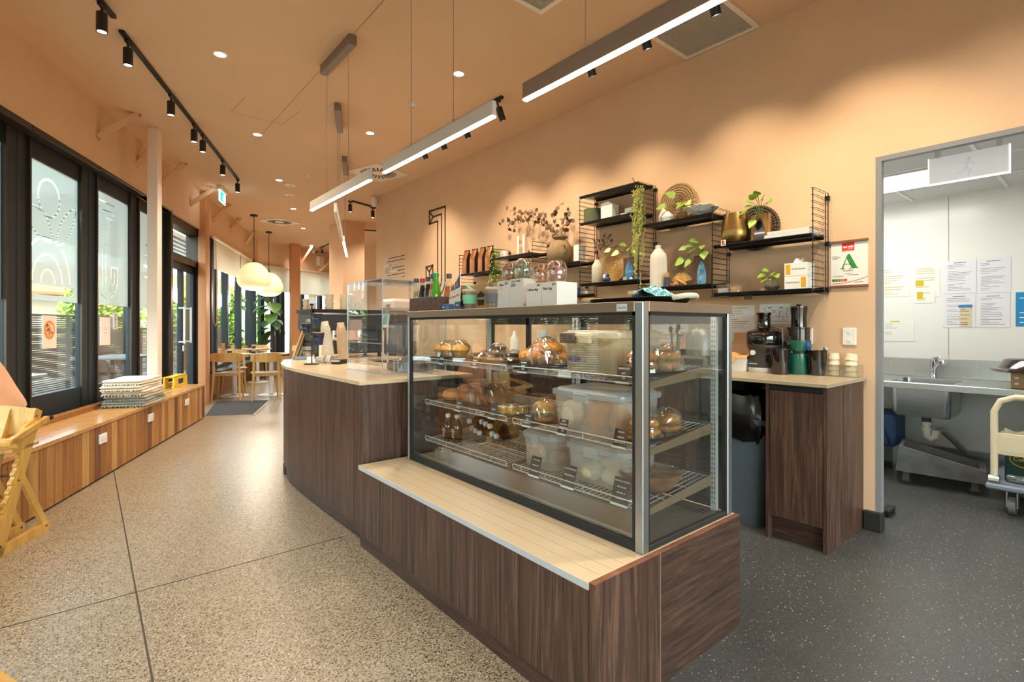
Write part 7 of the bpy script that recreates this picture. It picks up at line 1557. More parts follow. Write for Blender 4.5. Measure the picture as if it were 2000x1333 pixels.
# ================================================================ on the service counter
ZC = .9105
AX,AY0,AY1,AZ = 1.455,3.052,3.62,1.527
t = thing('acrylic_screen','clear acrylic counter screen with two narrow shelves','counter screen',(1.6,3.33,ZC))
MB().box(AX,AX + .005,AY0,AY1,ZC,AZ).build('front_panel',ACRYL,t); MB().box(AX + .006,1.93,AY0,AY0 + .005,ZC,AZ).build('side_panel',ACRYL,t); MB().box(AX,1.93,AY0,AY1,AZ + .0005,AZ + .005).build('top_panel',ACRYL,t)
for z in (1.296,1.106):MB().box(AX + .006,AX + .13,AY0 + .006,AY1,z,z + .005).build('shelf_panel',ACRYL,t)
mb = MB(); e = .003
for a,b in (((AX,AY0,ZC),(AX,AY0,AZ)),((AX,AY1,ZC),(AX,AY1,AZ)),((AX,AY0,AZ),(AX,AY1,AZ)),((AX,AY0,AZ),(1.93,AY0,AZ)),((1.93,AY0,ZC),(1.93,AY0,AZ)),((AX,AY0,ZC + .002),(AX,AY1,ZC + .002)),((AX,AY0,ZC + .002),(1.93,AY0,ZC + .002)),((AX,AY0,1.2985),(AX,AY1,1.2985)),((AX,AY0,1.1085),(AX,AY1,1.1085)),((AX,AY1,AZ),(1.93,AY1,AZ))):mb.box(min(a[0],b[0]) - e,max(a[0],b[0]) + e,min(a[1],b[1]) - e,max(a[1],b[1]) + e,max(ZC,min(a[2],b[2]) - e),max(a[2],b[2]) + e)
mb.build('polished_edges',ACRYE,t)
DKN = pbr('dark navy plastic','232a38',.3)
c = Vector((1.76,3.24,ZC)); t = thing('till_terminal','dark touch screen till terminal behind the acrylic screen','till',c)
MB().box(1.66,1.90,3.14,3.42,ZC,ZC + .05,.01).build('till_base',DKN,t); MB().tube([(1.80,3.28,ZC + .05),(1.76,3.28,ZC + .16)],.03,12).build('till_neck',BLACK,t,True); mb = MB(); mb.slab([(1.66,3.12,ZC + .12),(1.66,3.44,ZC + .12),(1.72,3.44,ZC + .34),(1.72,3.12,ZC + .34)],(.03,0,-.006)); mb.build('till_screen',DKN,t)
mb = MB()
for k in range(5):mb.box(1.676 + .006*k - .004,1.68 + .006*k - .004 + .001,3.26,3.34,ZC + .15 + k*.025,ZC + .155 + k*.025)
mb.build('rear_vent',INKG,t); 
t = thing('pole_display','white framed teal display on a pole behind the acrylic screen','customer display',(1.70,3.50,ZC)); MB().tube([(1.71,3.23 + .27,ZC),(1.71,3.50,1.22)],.008,8).build('pole',WHITE,t,True); Mx = frame((1.69,3.50,1.262),(0,-1,0),(.15,0,1)); MB(Mx).box(-.05,.05,-.05,.05,-.012,0,.008).build('display_frame',WHITE,t); MB(Mx).box(-.032,.03,-.028,.036,0,.001).build('display_face',pbr('teal screen','3d8a82',.2,emit=.15),t)
t = thing('counter_card','blue notice card on the upper acrylic shelf','card',(1.52,3.12,1.3015)); Mx = frame((1.52,3.13,1.3015),(0,-1,0),(.2,0,1)); MB(Mx).box(-.026,.026,0,.066,-.002,0).build('card',pbr('slate blue card','4a6f93',.6),t)
for k in range(3):MB(Mx).box(-.016,.014 - .006*k,.045 - .012*k,.049 - .012*k,0,.0004).build('printed_line',PAPER,t)
c = onz(664,711,ZC); t = thing('card_terminal','black card payment terminal lying on the counter','card terminal',c); Mx = Matrix.Translation(c) @ Matrix.Rotation(-.9,4,'Z'); mb = MB(Mx); loft(mb,[rrect(0,0,0,.075,.155,.015),rrect(0,0,.022,.08,.16,.018),rrect(.0,.01,.036,.07,.12,.015)]); mb.build('terminal_body',BLACK,t,40); MB(Mx).box(-.028,.028,.015,.06,.0361,.0368).build('terminal_screen',pbr('grey lcd','8a969c',.2),t); MB(Mx).box(-.03,.03,-.085,-.02,.023,.030,.002).build('paper_slip',PAPER,t)
c = onz(786,727,ZC); t = thing('card_reader','pale blue grey card reader tilted on a small stand','card reader',c); mb = MB(); mb.slab([(c.x - .02,c.y + .03,ZC),(c.x + .05,c.y + .03,ZC),(c.x + .075,c.y + .03,ZC + .105),(c.x + .045,c.y + .03,ZC + .115)],(0,-.07,0)); mb.build('reader_body',pbr('pale blue grey plastic','9fb4c4',.4),t); MB().box(c.x + .03,c.x + .07,c.y - .03,c.y + .02,ZC,ZC + .006).build('reader_base',BLACK,t)
c = onz(766,727,ZC) + Vector((.03,-.05,0)); t = thing('number_stand','chrome ring stand with two upright rods beside the screen edge','stand',c)
MB().tube(arc(c + Vector((0,0,.085)),.042,0,2*PI,24,(1,0,0),(0,1,0))[:-1],.0035,6,closed=True).tube(arc(c + Vector((0,0,.005)),.042,0,2*PI,24,(1,0,0),(0,1,0))[:-1],.0035,6,closed=True).build('chrome_ring',CHROME,t,True); mb = MB()
for dx,dy,h in ((-.012,.0,.22),(.02,-.01,.20),(.042,0,.085),(-.042,0,.085)):mb.tube([c + Vector((dx,dy,0.002)),c + Vector((dx,dy,h))],.003,6)
mb.build('upright_rod',CHROME,t,True)
# nested takeaway cup stacks
CUPW = pbr('kraft white cup','d9c6ab',.7,noise=.05,nscale=30); CUPB = pbr('pale takeaway cup','e6dfd4',.35)
def cup_stack(u,v,n,lean,label,mt=CUPB):
    c = onz(u,v,ZC); t = thing('takeaway_cup_stack',label,'cup stack',c,0,'nested takeaway cup stacks'); ax = (Vector((0,0,1)) + lean).normalized(); s_ = ax.orthogonal().normalized(); M = Matrix.Translation(c) @ Vector((0,0,1)).rotation_difference(ax).to_matrix().to_4x4(); pr = [(0,.001)]; dz = .0105
    pr += [(.046,.001)]
    for k in range(n):z = .004 + k*dz; sh = 1 - .25*max(0,(k - n*.72)/(n*.28)) ** 2; pr += [(.040*sh,z),(.047*sh,z + .002),(.047*sh,z + .006),(.040*sh,z + .0075)]
    pr += [(.03,.01 + n*dz + .03),(0,.012 + n*dz + .03)]; MB(M).lathe(pr,n=24).build('nested_cups',mt,t,True)
cup_stack(644,708,30,Vector((-.10,.08,0)),'tall leaning stack of nested takeaway cups, left of two'); cup_stack(671,706,29,Vector((-.06,.05,0)),'tall leaning stack of nested takeaway cups, right of two',CUPW)
# cup display stand
c = onz(609,712,ZC); dep = c.x*_f[0] + c.y*_f[1]; RT = Vector((_r[0],_r[1],0)); t = thing('cup_display_stand','black pole stand with clear rings holding sample cups','display stand',c)
hz_ = lambda v:EYE + (638 - v)*dep/1000
MB().lathe([(0,0),(.06,0),(.06,.006),(0,.008)],c,24).build('stand_base',BLACK,t,True); MB().tube([c + Vector((0,0,.006)),Vector((c.x,c.y,hz_(598)))],.0055,8).build('pole',BLACK,t,True)
Mx = frame(Vector((c.x,c.y,hz_(589))) + RT*.0,RT*1 + Vector((0,0,.0)),Vector((0,0,1)) + Vector((.2,.2,0))); MB(Mx).box(-.022,.026,-.032,.032,-.002,.002).build('header_card',pbr('pale blue card','b9cbd6',.5),t); MB(Mx).box(-.012,.018,-.036,-.02,-.006,.006,.002).build('header_clip',DKN,t)
cups = [(598,632,.88,NAVY,'navy'),(621,613,.92,NAVY,'navy'),(622,650,1.15,NAVY,'navy'),(599,678,.9,CLEARP,'clear')]
for u,v,s_,mt,nm in cups:
    p = Vector((c.x,c.y,hz_(v))) + RT*((u - 609)*dep/1000); MB().tube([Vector((c.x,c.y,p.z - .03)),p + Vector((0,0,-.03))],.004,6).tube(arc(p + Vector((0,0,-.03)),.037*s_,0,2*PI,20,(1,0,0),(0,1,0))[:-1],.003,6,closed=True).build('holder_ring',BLACK,t,True)
    k = thing('sample_cup',{598:'navy paper sample cup at the left of the display stand',621:'navy paper sample cup highest on the display stand',622:'large navy paper sample cup on the right of the stand',599:'clear plastic sample cup low on the display stand'}[u],'cup',p,0,'sample cups on the display stand'); MB().lathe([(0,-.088*s_),(.027*s_,-.088*s_),(.041*s_,0),(.039*s_,-.001),(.026*s_,-.084*s_),(0,-.084*s_)],p,24).build('cup_body',mt,k,True); MB().tube(arc(p,.041*s_,0,2*PI,24,(1,0,0),(0,1,0))[:-1],.003,6,closed=True).build('rolled_rim',pbr('kraft rim','b98b62') if nm == 'navy' else CLEARP,k,True)
    if nm == 'navy':q = p - Vector((_f[0],_f[1],0))*(.0355*s_) + Vector((0,0,-.045*s_)); MB().box(q.x - .012,q.x + .012,q.y - .004,q.y + .004,q.z - .002,q.z + .002).build('printed_word',pbr('silver print','8a95a8',.5),k)
    mbk = MB(); b_ = p - RT*(.044*s_) + Vector((0,0,-.035)); mbk.ell(b_,.014,.014,.014,12,8); mbk.build('clear_knob',CLEARP,t,True)
# menus, small cups
for k,(u,col,l) in enumerate([(569,'d2b68f','timber menu board leaning at the counter end, front of three'),(576,'b5946b','timber menu board leaning at the counter end, middle of three'),(583,'9aa3a8','grey menu board leaning at the counter end, back of three')]):
    p = onz(u,701 - k*2,ZC + .0) + Vector((0,.0,0)); d = RT*.10 + Vector((0,0,.27)); n = RT.cross(Vector((0,0,1)))*.0; q = Vector((_f[0],_f[1],0))*.05; o = MB().slab([p,p + q,p + q + d,p + d],RT*.014 + Vector((0,0,.0))).build('menu_board',pbr('menu ' + col,col,.6)); tag(o,l,'menu','menu boards leaning on the counter')
c2 = onz(590,704,ZC); t = thing('menu_holder','clear acrylic holder propping the menu boards','menu holder',c2); MB().box(c2.x - .05,c2.x + .05,c2.y + .02,c2.y + .12,ZC,ZC + .03,.004).build('holder_body',pbr('blue grey acrylic','7d93a6',.2),t)
for k,(u,v,l) in enumerate([(628,711,'white cup lying on its side, left of two'),(641,711,'white cup lying on its side, right of two')]):
    p = onz(u,v,ZC) + Vector((0,0,.036)); d = Vector((_f[0]*-.3 + RT.x,_f[1]*-.3 + RT.y,0)).normalized(); M = Matrix.Translation(p) @ Vector((0,0,1)).rotation_difference(d).to_matrix().to_4x4(); o = MB(M).lathe([(0,-.045),(.024,-.045),(.035,.04),(.032,.04),(.022,-.04),(0,-.04)],n=24).build('white_cup',pbr('glossy white cup','d9cfc0',.3),None,True); tag(o,l,'cup','white cups lying on the counter')
for k,(u,v,h,w,cl,l) in enumerate([(617,706,.15,.018,'e3dccf','slim white carton behind the display stand pole'),(624,707,.13,.02,'c9a26a','jar of brown sugar sticks behind the display stand'),(634,707,.12,.022,'d6dadb','small steel caddy beside the cup stacks')]):
    p = onz(u,v,ZC) + Vector((_f[0],_f[1],0))*.12; put(['carton','sugar_jar','steel_caddy'][k],MB().lathe([(0,0),(w,0),(w,h),(w*.9,h + .004),(0,h + .004)],p,14),pbr('small ' + cl,cl,.5),l,['carton','jar','caddy'][k])
# coffee machine with stacked cups
t = thing('coffee_machine','dark grey espresso machine at the far end of the counter','coffee machine',(1.98,5.02,ZC)); DG = pbr('graphite enamel','3c4043',.35,metal=.3)
MB().box(1.66,2.36,4.92,5.36,ZC + .04,ZC + .17,.02).box(1.64,2.38,4.90,5.38,ZC + .27,ZC + .445,.02).box(1.66,1.74,4.94,5.34,ZC + .16,ZC + .28,.01).box(2.28,2.36,4.94,5.34,ZC + .16,ZC + .28,.01).build('machine_body',DG,t)
mb = MB()
for x in (1.69,2.33):
    for y in (4.96,5.32):mb.lathe([(0,0),(.022,0),(.018,.045),(0,.045)],(x,y,ZC),12)
mb.build('feet',BLACK,t,True)
for x in (1.88,2.14):MB().lathe([(0,.20),(.035,.20),(.035,.275),(0,.275)],(x,5.02,ZC),20).tube([(x,4.985,ZC + .215),(x,4.86,ZC + .20)],.012,8).build('group_head',CHROME,t,True)
MB().box(1.72,2.30,4.93,5.2,ZC + .1701,ZC + .178).build('drip_grate',STEEL,t); MB().box(1.635,1.642,5.0,5.12,ZC + .35,ZC + .38).build('badge_strip',CHROME,t); MB().box(1.63,2.39,4.89,4.90,ZC + .44,ZC + .475).box(1.63,1.64,4.89,5.38,ZC + .44,ZC + .475).build('cup_rail',BLACK,t)
CER = pbr('oat ceramic cup','d8c8b0',.35)
def cups_on(x,y,n,r_,label,mt=CER):
    k0 = thing('stacked_cup',label,'cup',(x,y,ZC + .4455),0,'cups stacked on the espresso machine')
    pr = [(0,0),(r_*.62,0),(r_*.95,.05),(r_,.062),(r_*.93,.062),(r_*.55,.006),(0,.006)]; a = MB().lathe(pr,(x,y,ZC + .4455),18).build('cup_body',mt,k0,True)
    for i in range(1,n):dup(k0,(x + .003*(i % 2),y,ZC + .4455 + i*.0635*.62),0,label.replace('lowest',('second','third','fourth','fifth')[i - 1]),'cups stacked on the espresso machine')
for x,y,n,r_,nm in ((1.70,5.30,3,.036,'far left'),(1.72,5.18,4,.04,'left'),(1.84,5.05,4,.045,'middle'),(1.97,4.99,4,.045,'right'),(2.10,4.96,3,.04,'far right'),(1.90,5.22,4,.042,'rear left'),(2.08,5.18,4,.042,'rear right')):cups_on(x,y,n,r_,'oat ceramic cup, lowest of the %s stack on the espresso machine' % nm)
t = thing('coffee_grinder','tall grinder with pale square hopper beside the espresso machine','coffee grinder',(2.58,5.0,ZC)); MB().box(2.46,2.72,4.86,5.14,ZC,ZC + .47,.02).build('grinder_body',DG,t); MB().box(2.42,2.86,4.84,5.16,ZC + .475,ZC + .60,.03).build('hopper',pbr('pale hopper','d3c4b4',.4),t)
q = onx(775,619,XW); o = MB(); ribbon(o,[(XW,q.y + .03,q.z + .06),(XW,q.y - .02,q.z),(XW,q.y + .03,q.z - .06)],.035,.012,(-1,0,0)); tag(o.build('wall_chevron',pbr('charcoal plate','3f3b38',.5)),'dark chevron arrow plate on the back wall above the till','arrow sign')
# ================================================================ back counter against the wall
BX0,BZ = 2.985,.916
o = MB().box(BX0,XW - .001,1.008,5.2,BZ - .022,BZ,.002).build('back_worktop',STONEK); tag(o,'long taupe worktop of the back counter under the shelves','worktop')
t = thing('base_cabinet','dark walnut base cabinet at the right end of the back counter','cabinet',(3.3,1.19,0)); y0,y1 = 1.026,1.345
MB().box(3.028,XW - .002,y0,y0 + .018,.002,BZ - .0225).build('end_panel',WALNUT,t); MB().box(3.028,XW - .002,y1 - .018,y1,.002,BZ - .0225).build('side_panel',WALNUT,t); MB().box(3.075,3.09,y0 + .019,y1 - .019,.002,.128).build('kickboard',WALNUTH,t)
MB().box(3.030,3.048,y0 + .021,y1 - .021,.135,.855,.001).build('door',WALNUT,t); MB().box(3.06,XW - .004,y0 + .019,y1 - .019,.129,BZ - .023).build('carcass',BLACKR,t); MB().box(3.032,3.06,y0 + .019,y1 - .019,.858,BZ - .023).build('finger_recess',BLACK,t)
ya = 1.86
for k in range(5):
    y0 = ya + k*.66; t = thing('base_cabinet',['dark walnut base cabinet left of the bin, behind the display case','dark walnut base cabinet second left of the bin','dark walnut base cabinet third left of the bin','dark walnut base cabinet fourth left of the bin','dark walnut base cabinet at the far end of the back counter'][k],'cabinet',(3.3,y0 + .33,0),0,'base cabinets of the back counter')
    MB().box(3.05,XW - .004,y0 + .001,y0 + .659,.10,BZ - .023).build('carcass',WALNUT,t); MB().box(3.030,3.048,y0 + .003,y0 + .328,.10,.86,.001).build('door',WALNUT,t); MB().box(3.030,3.048,y0 + .331,y0 + .657,.10,.86,.001).build('door',WALNUT,t); MB().box(3.09,3.10,y0,y0 + .66,.002,.10).build('kickboard',WALNUTH,t)
t = thing('waste_bin','tall grey bin with black liner in the gap under the worktop','bin',(3.3,1.53,0)); GB = pbr('slate bin plastic','55636e',.5,noise=.06,nscale=14)
mb = MB(); loft(mb,[rrect(3.30,1.562,.002,.36,.30,.05),rrect(3.30,1.562,.62,.43,.37,.06),rrect(3.30,1.562,.66,.45,.39,.06)],True,False); mb.build('bin_body',GB,t,50)
LIN_ = pbr('black liner','0f0f10',.22); mb = MB(); n = 60
mb.grid(lambda u,v:((3.30 + (.205 + .028*math.sin(v*2.6) + .006*math.sin(u*2*PI*11 + v*4))*(abs(math.cos(2*PI*u)) ** .5*(1 if math.cos(2*PI*u) > 0 else -1))),1.562 + (.178 + .026*math.sin(v*2.6) + .006*math.cos(u*2*PI*13 + v*3))*(abs(math.sin(2*PI*u)) ** .5*(1 if math.sin(2*PI*u) > 0 else -1)),.80 - .27*v + .02*math.sin(u*2*PI*3)*(v > .5) + .008*math.sin(u*2*PI*17)),n,8); mb.build('bin_liner',LIN_,t,True)
MB().box(3.12,3.48,1.40,1.69,.66,.70).build('rubbish',BLACKR,t)
t = thing('under_bench_box','black appliance box under the worktop above the bin','appliance',(3.4,1.72,.82)); MB().box(3.30,3.60,1.60,1.85,.80,.886,.006).build('box_body',BLACK,t)
# papers, outlets, switch on the wall
def wall_paper(u0,v0,u1,v1,X,label,group,mt=None,name='notice',sgn=-1):
    a = onx(u0,v0,X); b = onx(u1,v1,X); za = onx((u0 + u1)/2,v0,X).z; zb = onx((u0 + u1)/2,v1,X).z; t = thing(name,label,'notice',(X,(a.y + b.y)/2,zb),0,group); MB().box(X - .002,X - .0008,b.y,a.y,zb,za).build('sheet',mt or PAPER,t); return t,a.y,b.y,zb,za
def print_lines(t,X,y0,y1,z0,z1,rows,mt=INKG,seed=1,h=.003,xin=.1,col=None):
    r = random.Random(seed); mb = MB()
    for k in range(rows):
        z = z1 - (z1 - z0)*(k + .7)/rows
        if r.random() < .12:continue
        a = y0 + (y1 - y0)*xin; b = a + (y1 - y0)*(1 - 2*xin)*r.uniform(.25,1); mb.box(X - .0026,X - .002,min(a,b),max(a,b),z - h/2,z + h/2)
    mb.build('printed_lines',mt,t)
t,a,b,z0,z1 = wall_paper(1418,597,1474,650,XW,'white printed notice with a yellow highlighted line above the juicers',None); MB().box(XW - .0026,XW - .002,b + .05,a,z1 - .022,z1 - .015).build('yellow_highlight',pbr('highlighter yellow','d6d02a',.7),t); print_lines(t,XW,a,b + .02,z0 + .03,z1 - .03,9,seed=3)
t,a,b,z0,z1 = wall_paper(1484,594,1544,633,XW,'white chart with small coloured fruit pictures above the juicers',None)
r = random.Random(5); cols = [pbr('chart ' + c_,c_,.7) for c_ in ('3d8a93','a5407a','5d5a8a','b9506a','57a0a8')]
for k,cm in enumerate(cols):
    mb = MB()
    for q in range(6):y,z = r.uniform(b + .02,a - .03),r.uniform(z0 + .03,z1 - .02); mb.slab([(XW - .0026,y + .005*math.cos(j),z + .004*math.sin(j)) for j in [2*PI*i/8 for i in range(8)]],(.0005,0,0))
    mb.build('printed_pictures',cm,t)
MB().box(XW - .0026,XW - .002,b + .012,a - .05,z0 + .016,z0 + .019).build('printed_line',INKG,t)
def outlet(u0,v0,u1,v1,label,name='power_outlet',cat='power outlet',n=2):
    a = onx(u0,v0,XW); b = onx(u1,v1,XW); t = thing(name,label,cat,(XW,(a.y + b.y)/2,b.z)); MB().box(XW - .010,XW,b.y,a.y,b.z,a.z,.003).build('face_plate',WHITE,t); ym = (a.y + b.y)/2
    for k in range(n):z = b.z + (a.z - b.z)*(.26 + .48*k/max(1,n - 1)); MB().box(XW - .014,XW - .009,ym - .009,ym + .009,z - .009,z + .007,.001).build('rocker_switch',pbr('soft white plastic','d6d6d4'),t)
outlet(1646,641,1673,675,'white two rocker light switch on the wall end','light_switch','light switch'); outlet(1576,641,1588,673,'white power outlet behind the green juicer'); outlet(1424,650,1435,668,'white power outlet left of the black juicer',n=1)
# juicers, jugs, cups
def bpos(u,X):q = onx(u,700,X); q.z = BZ + .0006; return q
SMK = glass('smoky plastic','8a7468',.08,.05,.12,'4a3b33'); SMK2 = glass('smoky jug plastic','8d7f78',.08,.05,.18,'5a4d46'); CHAR = pbr('charcoal plastic','3b3938',.4)
c = bpos(1492,3.48); t = thing('centrifugal_juicer','charcoal juicer with wide smoky bowl and tall feed chute','juicer',c)
MB().lathe([(0,.012),(.088,.012),(.095,.03),(.090,.11),(.094,.15),(.104,.165),(.104,.18),(0,.18)],c,36).build('motor_base',CHAR,t,True); MB().lathe([(.0,.0),(.094,0),(.098,.02),(.095,.032),(0,.03)],c,36).build('silver_foot',pbr('silver plastic','c9c8c6',.35,metal=.3),t,True)
MB().lathe([(.104,.1805),(.108,.19),(.108,.255),(.10,.27),(.045,.292),(.042,.30),(.040,.375),(.046,.385),(.046,.395),(.036,.395),(.034,.385)],c,40).build('juice_bowl',SMK,t,True); MB().lathe([(0,.181),(.06,.183),(.085,.235),(.08,.24),(0,.21)],c,30).build('filter_basket',pbr('dark mesh','4a3f3a',.4,metal=.5),t,True); MB().lathe([(0,.29),(.033,.29),(.033,.383),(0,.385)],c,24).build('pusher',pbr('dark pusher','3a302b',.3),t,True)
n = Vector((-1,.35,0)).normalized(); MB().tube([c + n*.088 + Vector((0,0,.13)),c + n*.102 + Vector((0,0,.13))],.017,16).build('dial',WHITE,t,True); MB().tube([c + Vector((.02,-.106,.12)),c + Vector((.0,-.122,.20)),c + Vector((.01,-.116,.285)),c + Vector((.03,-.03,.305))],.006,8).build('locking_arm',STEEL,t,True); text('nutribullet',.017,frame(c + n*.0955 + Vector((0,0,.058)),Vector((0,0,1)).cross(-n)*-1,(0,0,1)),pbr('silver print pale','c4c4c6',.4),t,'printed_name',.0006)
def jug(u,X,h,r0,r1,label):
    c = bpos(u,X); t = thing('juice_jug',label,'jug',c,0,'smoky plastic jugs'); MB().lathe([(0,.002),(r0,.002),(r1,h),(r1*1.04,h),(r1*.96,h - .004),(r0*.95,.006),(0,.006)],c,30).build('jug_body',SMK2,t,True); return t,c
t,cj = jug(1524,3.40,.155,.050,.062,'smoky plastic jug with lid beside the black juicer'); MB().lathe([(0,.156),(.063,.156),(.064,.164),(0,.166)],cj,30).build('jug_lid',SMK2,t,True)
MB().tube([cj + Vector((.0,.06,.13)),cj + Vector((-.0,.088,.12)),cj + Vector((0,.084,.07)),cj + Vector((0,.055,.05))],.007,8).build('handle',SMK2,t,True)
t,cj2 = jug(1596,3.50,.155,.045,.056,'smoky plastic jug holding utensils right of the green juicer')
o = MB().tube([cj2 + Vector((0,.02,.012)),cj2 + Vector((-.01,.05,.17))],.006,8).ell(cj2 + Vector((-.012,.052,.185)),.010,.013,.024,12,8).build('blue_spatula',pbr('blue plastic','1f4fc0',.4),None,True); tag(o,'blue plastic spatula standing in the smoky jug','spatula')
o = MB().tube([cj2 + Vector((0,-.02,.012)),cj2 + Vector((-.005,-.042,.155))],.003,6).ell(cj2 + Vector((-.005,-.046,.165)),.004,.012,.016,12,8).build('steel_spoon',STEEL,None,True); tag(o,'steel spoon standing in the smoky jug','spoon')
c = bpos(1560,3.52); t = thing('slow_juicer','dark green slow juicer with tall smoky feed tower','juicer',c); DGR = pbr('deep green gloss','0f5a4a',.25,coat=.5)
MB().lathe([(0,0),(.070,0),(.072,.006),(.066,.13),(0,.13)],c,36).build('motor_base',DGR,t,True); MB().lathe([(0,.1305),(.0665,.1305),(.0665,.147),(0,.147)],c,36).build('black_band',BLACK,t,True); MB().lathe([(0,.1475),(.066,.1475),(.070,.155),(.070,.215),(0,.215)],c,36).build('green_collar',DGR,t,True)
MB().lathe([(.064,.2155),(.064,.285),(.069,.29),(.069,.297),(.046,.30),(.044,.36),(.050,.42),(.050,.432),(0,.434)],c,36).build('feed_tower',SMK,t,True); MB().lathe([(0,.216),(.04,.216),(.035,.29),(.02,.36),(0,.37)],c,20).build('auger',pbr('dark auger','2e2724',.4),t,True); MB().lathe([(0,.30),(.041,.30),(.041,.345),(.045,.42),(0,.42)],c,24).build('feed_chute',pbr('dark chute','2b2320',.3),t,True); MB().box(c.x - .012,c.x + .012,c.y - .012,c.y + .012,c.z + .434,c.z + .446,.003).build('lid_tab',BLACK,t)
n = Vector((-.8,.5,0)).normalized(); MB().tube([c + n*.06 + Vector((0,0,.195)),c + n*.095 + Vector((0,0,.190))],.019,16).build('juice_spout',BLACK,t,True); q = c + Vector((-1,.2,0)).normalized()*.0672; text('HUROM',.011,frame(q + Vector((0,0,.139)),Vector((.2,-1,0)),(0,0,1)),WHITE,t,'printed_name',.0006)
c = bpos(1443,3.48); t = thing('cloth_tub','white tub with a tan cloth bundled on top','tub',c); mb = MB(); loft(mb,[rrect(c.x,c.y,c.z,.13,.16,.02),rrect(c.x,c.y,c.z + .085,.15,.18,.025),rrect(c.x,c.y,c.z + .085,.14,.17,.02),rrect(c.x,c.y,c.z + .01,.12,.15,.02)]); mb.build('tub_body',WHITE,t,50)
o = MB().grid(lambda u,v:(c.x + (u - .5)*.17,c.y + (v - .5)*.19,c.z + .088 + .035*max(0,1 - 2*abs(u - .5)) ** .5*(.6 + .4*math.sin(v*9 + u*4)) + .006*math.sin(u*19) - .03*max(0,(.12 - u)*8)*(v > .4)),18,18,.004).build('tan_cloth',pbr('tan cloth','c99a63',.95,noise=.08,nscale=50),None,True); tag(o,'tan cloth bundled over the white tub','cloth')
c = bpos(1644,3.53); t = thing('sauce_cup_caddy','clear two part plastic caddy of small cups','caddy',c); xx,yy = c.x + .01,c.y + .0
mb = MB(); w,d,h = .19,.10,.07
for (a0,a1,b0,b1) in ((yy - w/2,yy - w/2 + .003,xx - d/2,xx + d/2),(yy + w/2 - .003,yy + w/2,xx - d/2,xx + d/2),(yy - .0015,yy + .0015,xx - d/2,xx + d/2),(yy - w/2,yy + w/2,xx - d/2,xx - d/2 + .003),(yy - w/2,yy + w/2,xx + d/2 - .003,xx + d/2)):mb.box(b0,b1,a0,a1,c.z,c.z + h)
mb.box(xx - d/2,xx + d/2,yy - w/2,yy + w/2,c.z,c.z + .003); mb.build('clear_box',CLEARP,t)
CREAM = pbr('cream paper cup','e3d3b8',.7)
def small_cup(x,y,z,r_,h,label,rot=None):
    k = thing('sauce_cup',label,'cup',(x,y,z),0,'small cups in the clear caddy'); M = Matrix.Translation((x,y,z)) @ (rot or Matrix.Identity(4)); MB(M).lathe([(r_*.95,0),(r_,0),(r_*.78,h),(0,h),(0,h - .002),(r_*.74,h - .002)],n=22).build('cup_body',CREAM,k,True)
zc = c.z + .0035
for s_,l in ((.046,'left'),(-.046,'right')):
    for k in range(4):small_cup(xx + .0,yy + s_,zc + k*.033,.034,.036,'small upturned cream cup, %s in the %s stack of the caddy' % (('lowest','second','third','topmost')[k],l),Matrix.Rotation(.12 if k == 3 and l == 'right' else 0,4,'X'))
# seen through the case: tubs and utensils on the worktop
c = bpos(1153,3.35); t = thing('supplement_tub','white screw top tub with a green print, seen through the case','tub',c); MB().lathe([(0,0),(.055,0),(.055,.12),(0,.12)],(c.x,c.y,c.z + .10),24).build('tub_body',WHITE,t,True); MB().lathe([(0,.2205),(.05,.2205),(.05,.245),(0,.247)],c,24).build('screw_lid',WHITE,t,True); MB().lathe([(0,0),(.07,0),(.07,.099),(0,.099)],c,20).build('stand',OAK,t,True); MB().box(c.x - .0565,c.x - .05,c.y - .02,c.y + .02,c.z + .14,c.z + .18,.002).build('green_print',GRN,t)
y = onx(1320,670,3.30).y; c = Vector((3.30,y,BZ + .0006)); t = thing('utensil_caddy','steel caddy of tongs and utensils seen through the side glass','utensil caddy',c); MB().lathe([(0,0),(.055,0),(.06,.13),(.057,.13),(.052,.005),(0,.005)],c,24).build('caddy_body',STEEL,t,True)
for k,(dx,dy,h) in enumerate([(-.02,.03,.28),(.01,.04,.24),(.0,-.02,.30),(-.015,-.045,.25),(.02,.0,.27)]):MB().tube([c + Vector((dx*.4,dy*.4,.01)),c + Vector((dx,dy,h))],.005,6).ell(c + Vector((dx,dy,h)),.006,.018,.024,10,6).build('utensil',[BLACK,STEEL][k % 2],t,True)
y = onx(1365,660,3.32).y; c = Vector((3.34,y,BZ + .0006)); t = thing('food_slicer','grey domed countertop appliance seen through the side glass','appliance',c); MB().box(c.x - .12,c.x + .12,c.y - .11,c.y + .11,c.z,c.z + .10,.02).build('appliance_base',CHAR,t); MB().lathe([(0,.10),(.10,.10),(.10,.22),(.075,.28),(.03,.31),(0,.312)],c,28).build('dome',pbr('grey appliance','7d7b79',.35,metal=.3),t,True)
for k,(u0,v0,u1,v1,l) in enumerate([(1275,632,1308,652,'small note on the wall seen at the top of the side glass'),(1282,655,1330,668,'long note on the wall seen through the side glass'),(1312,630,1345,650,'white note on the wall right of the small note')]):t,a,b,z0,z1 = wall_paper(u0,v0,u1,v1,XW,l,'notes on the wall behind the case'); print_lines(t,XW,a,b,z0,z1,6,seed=k)
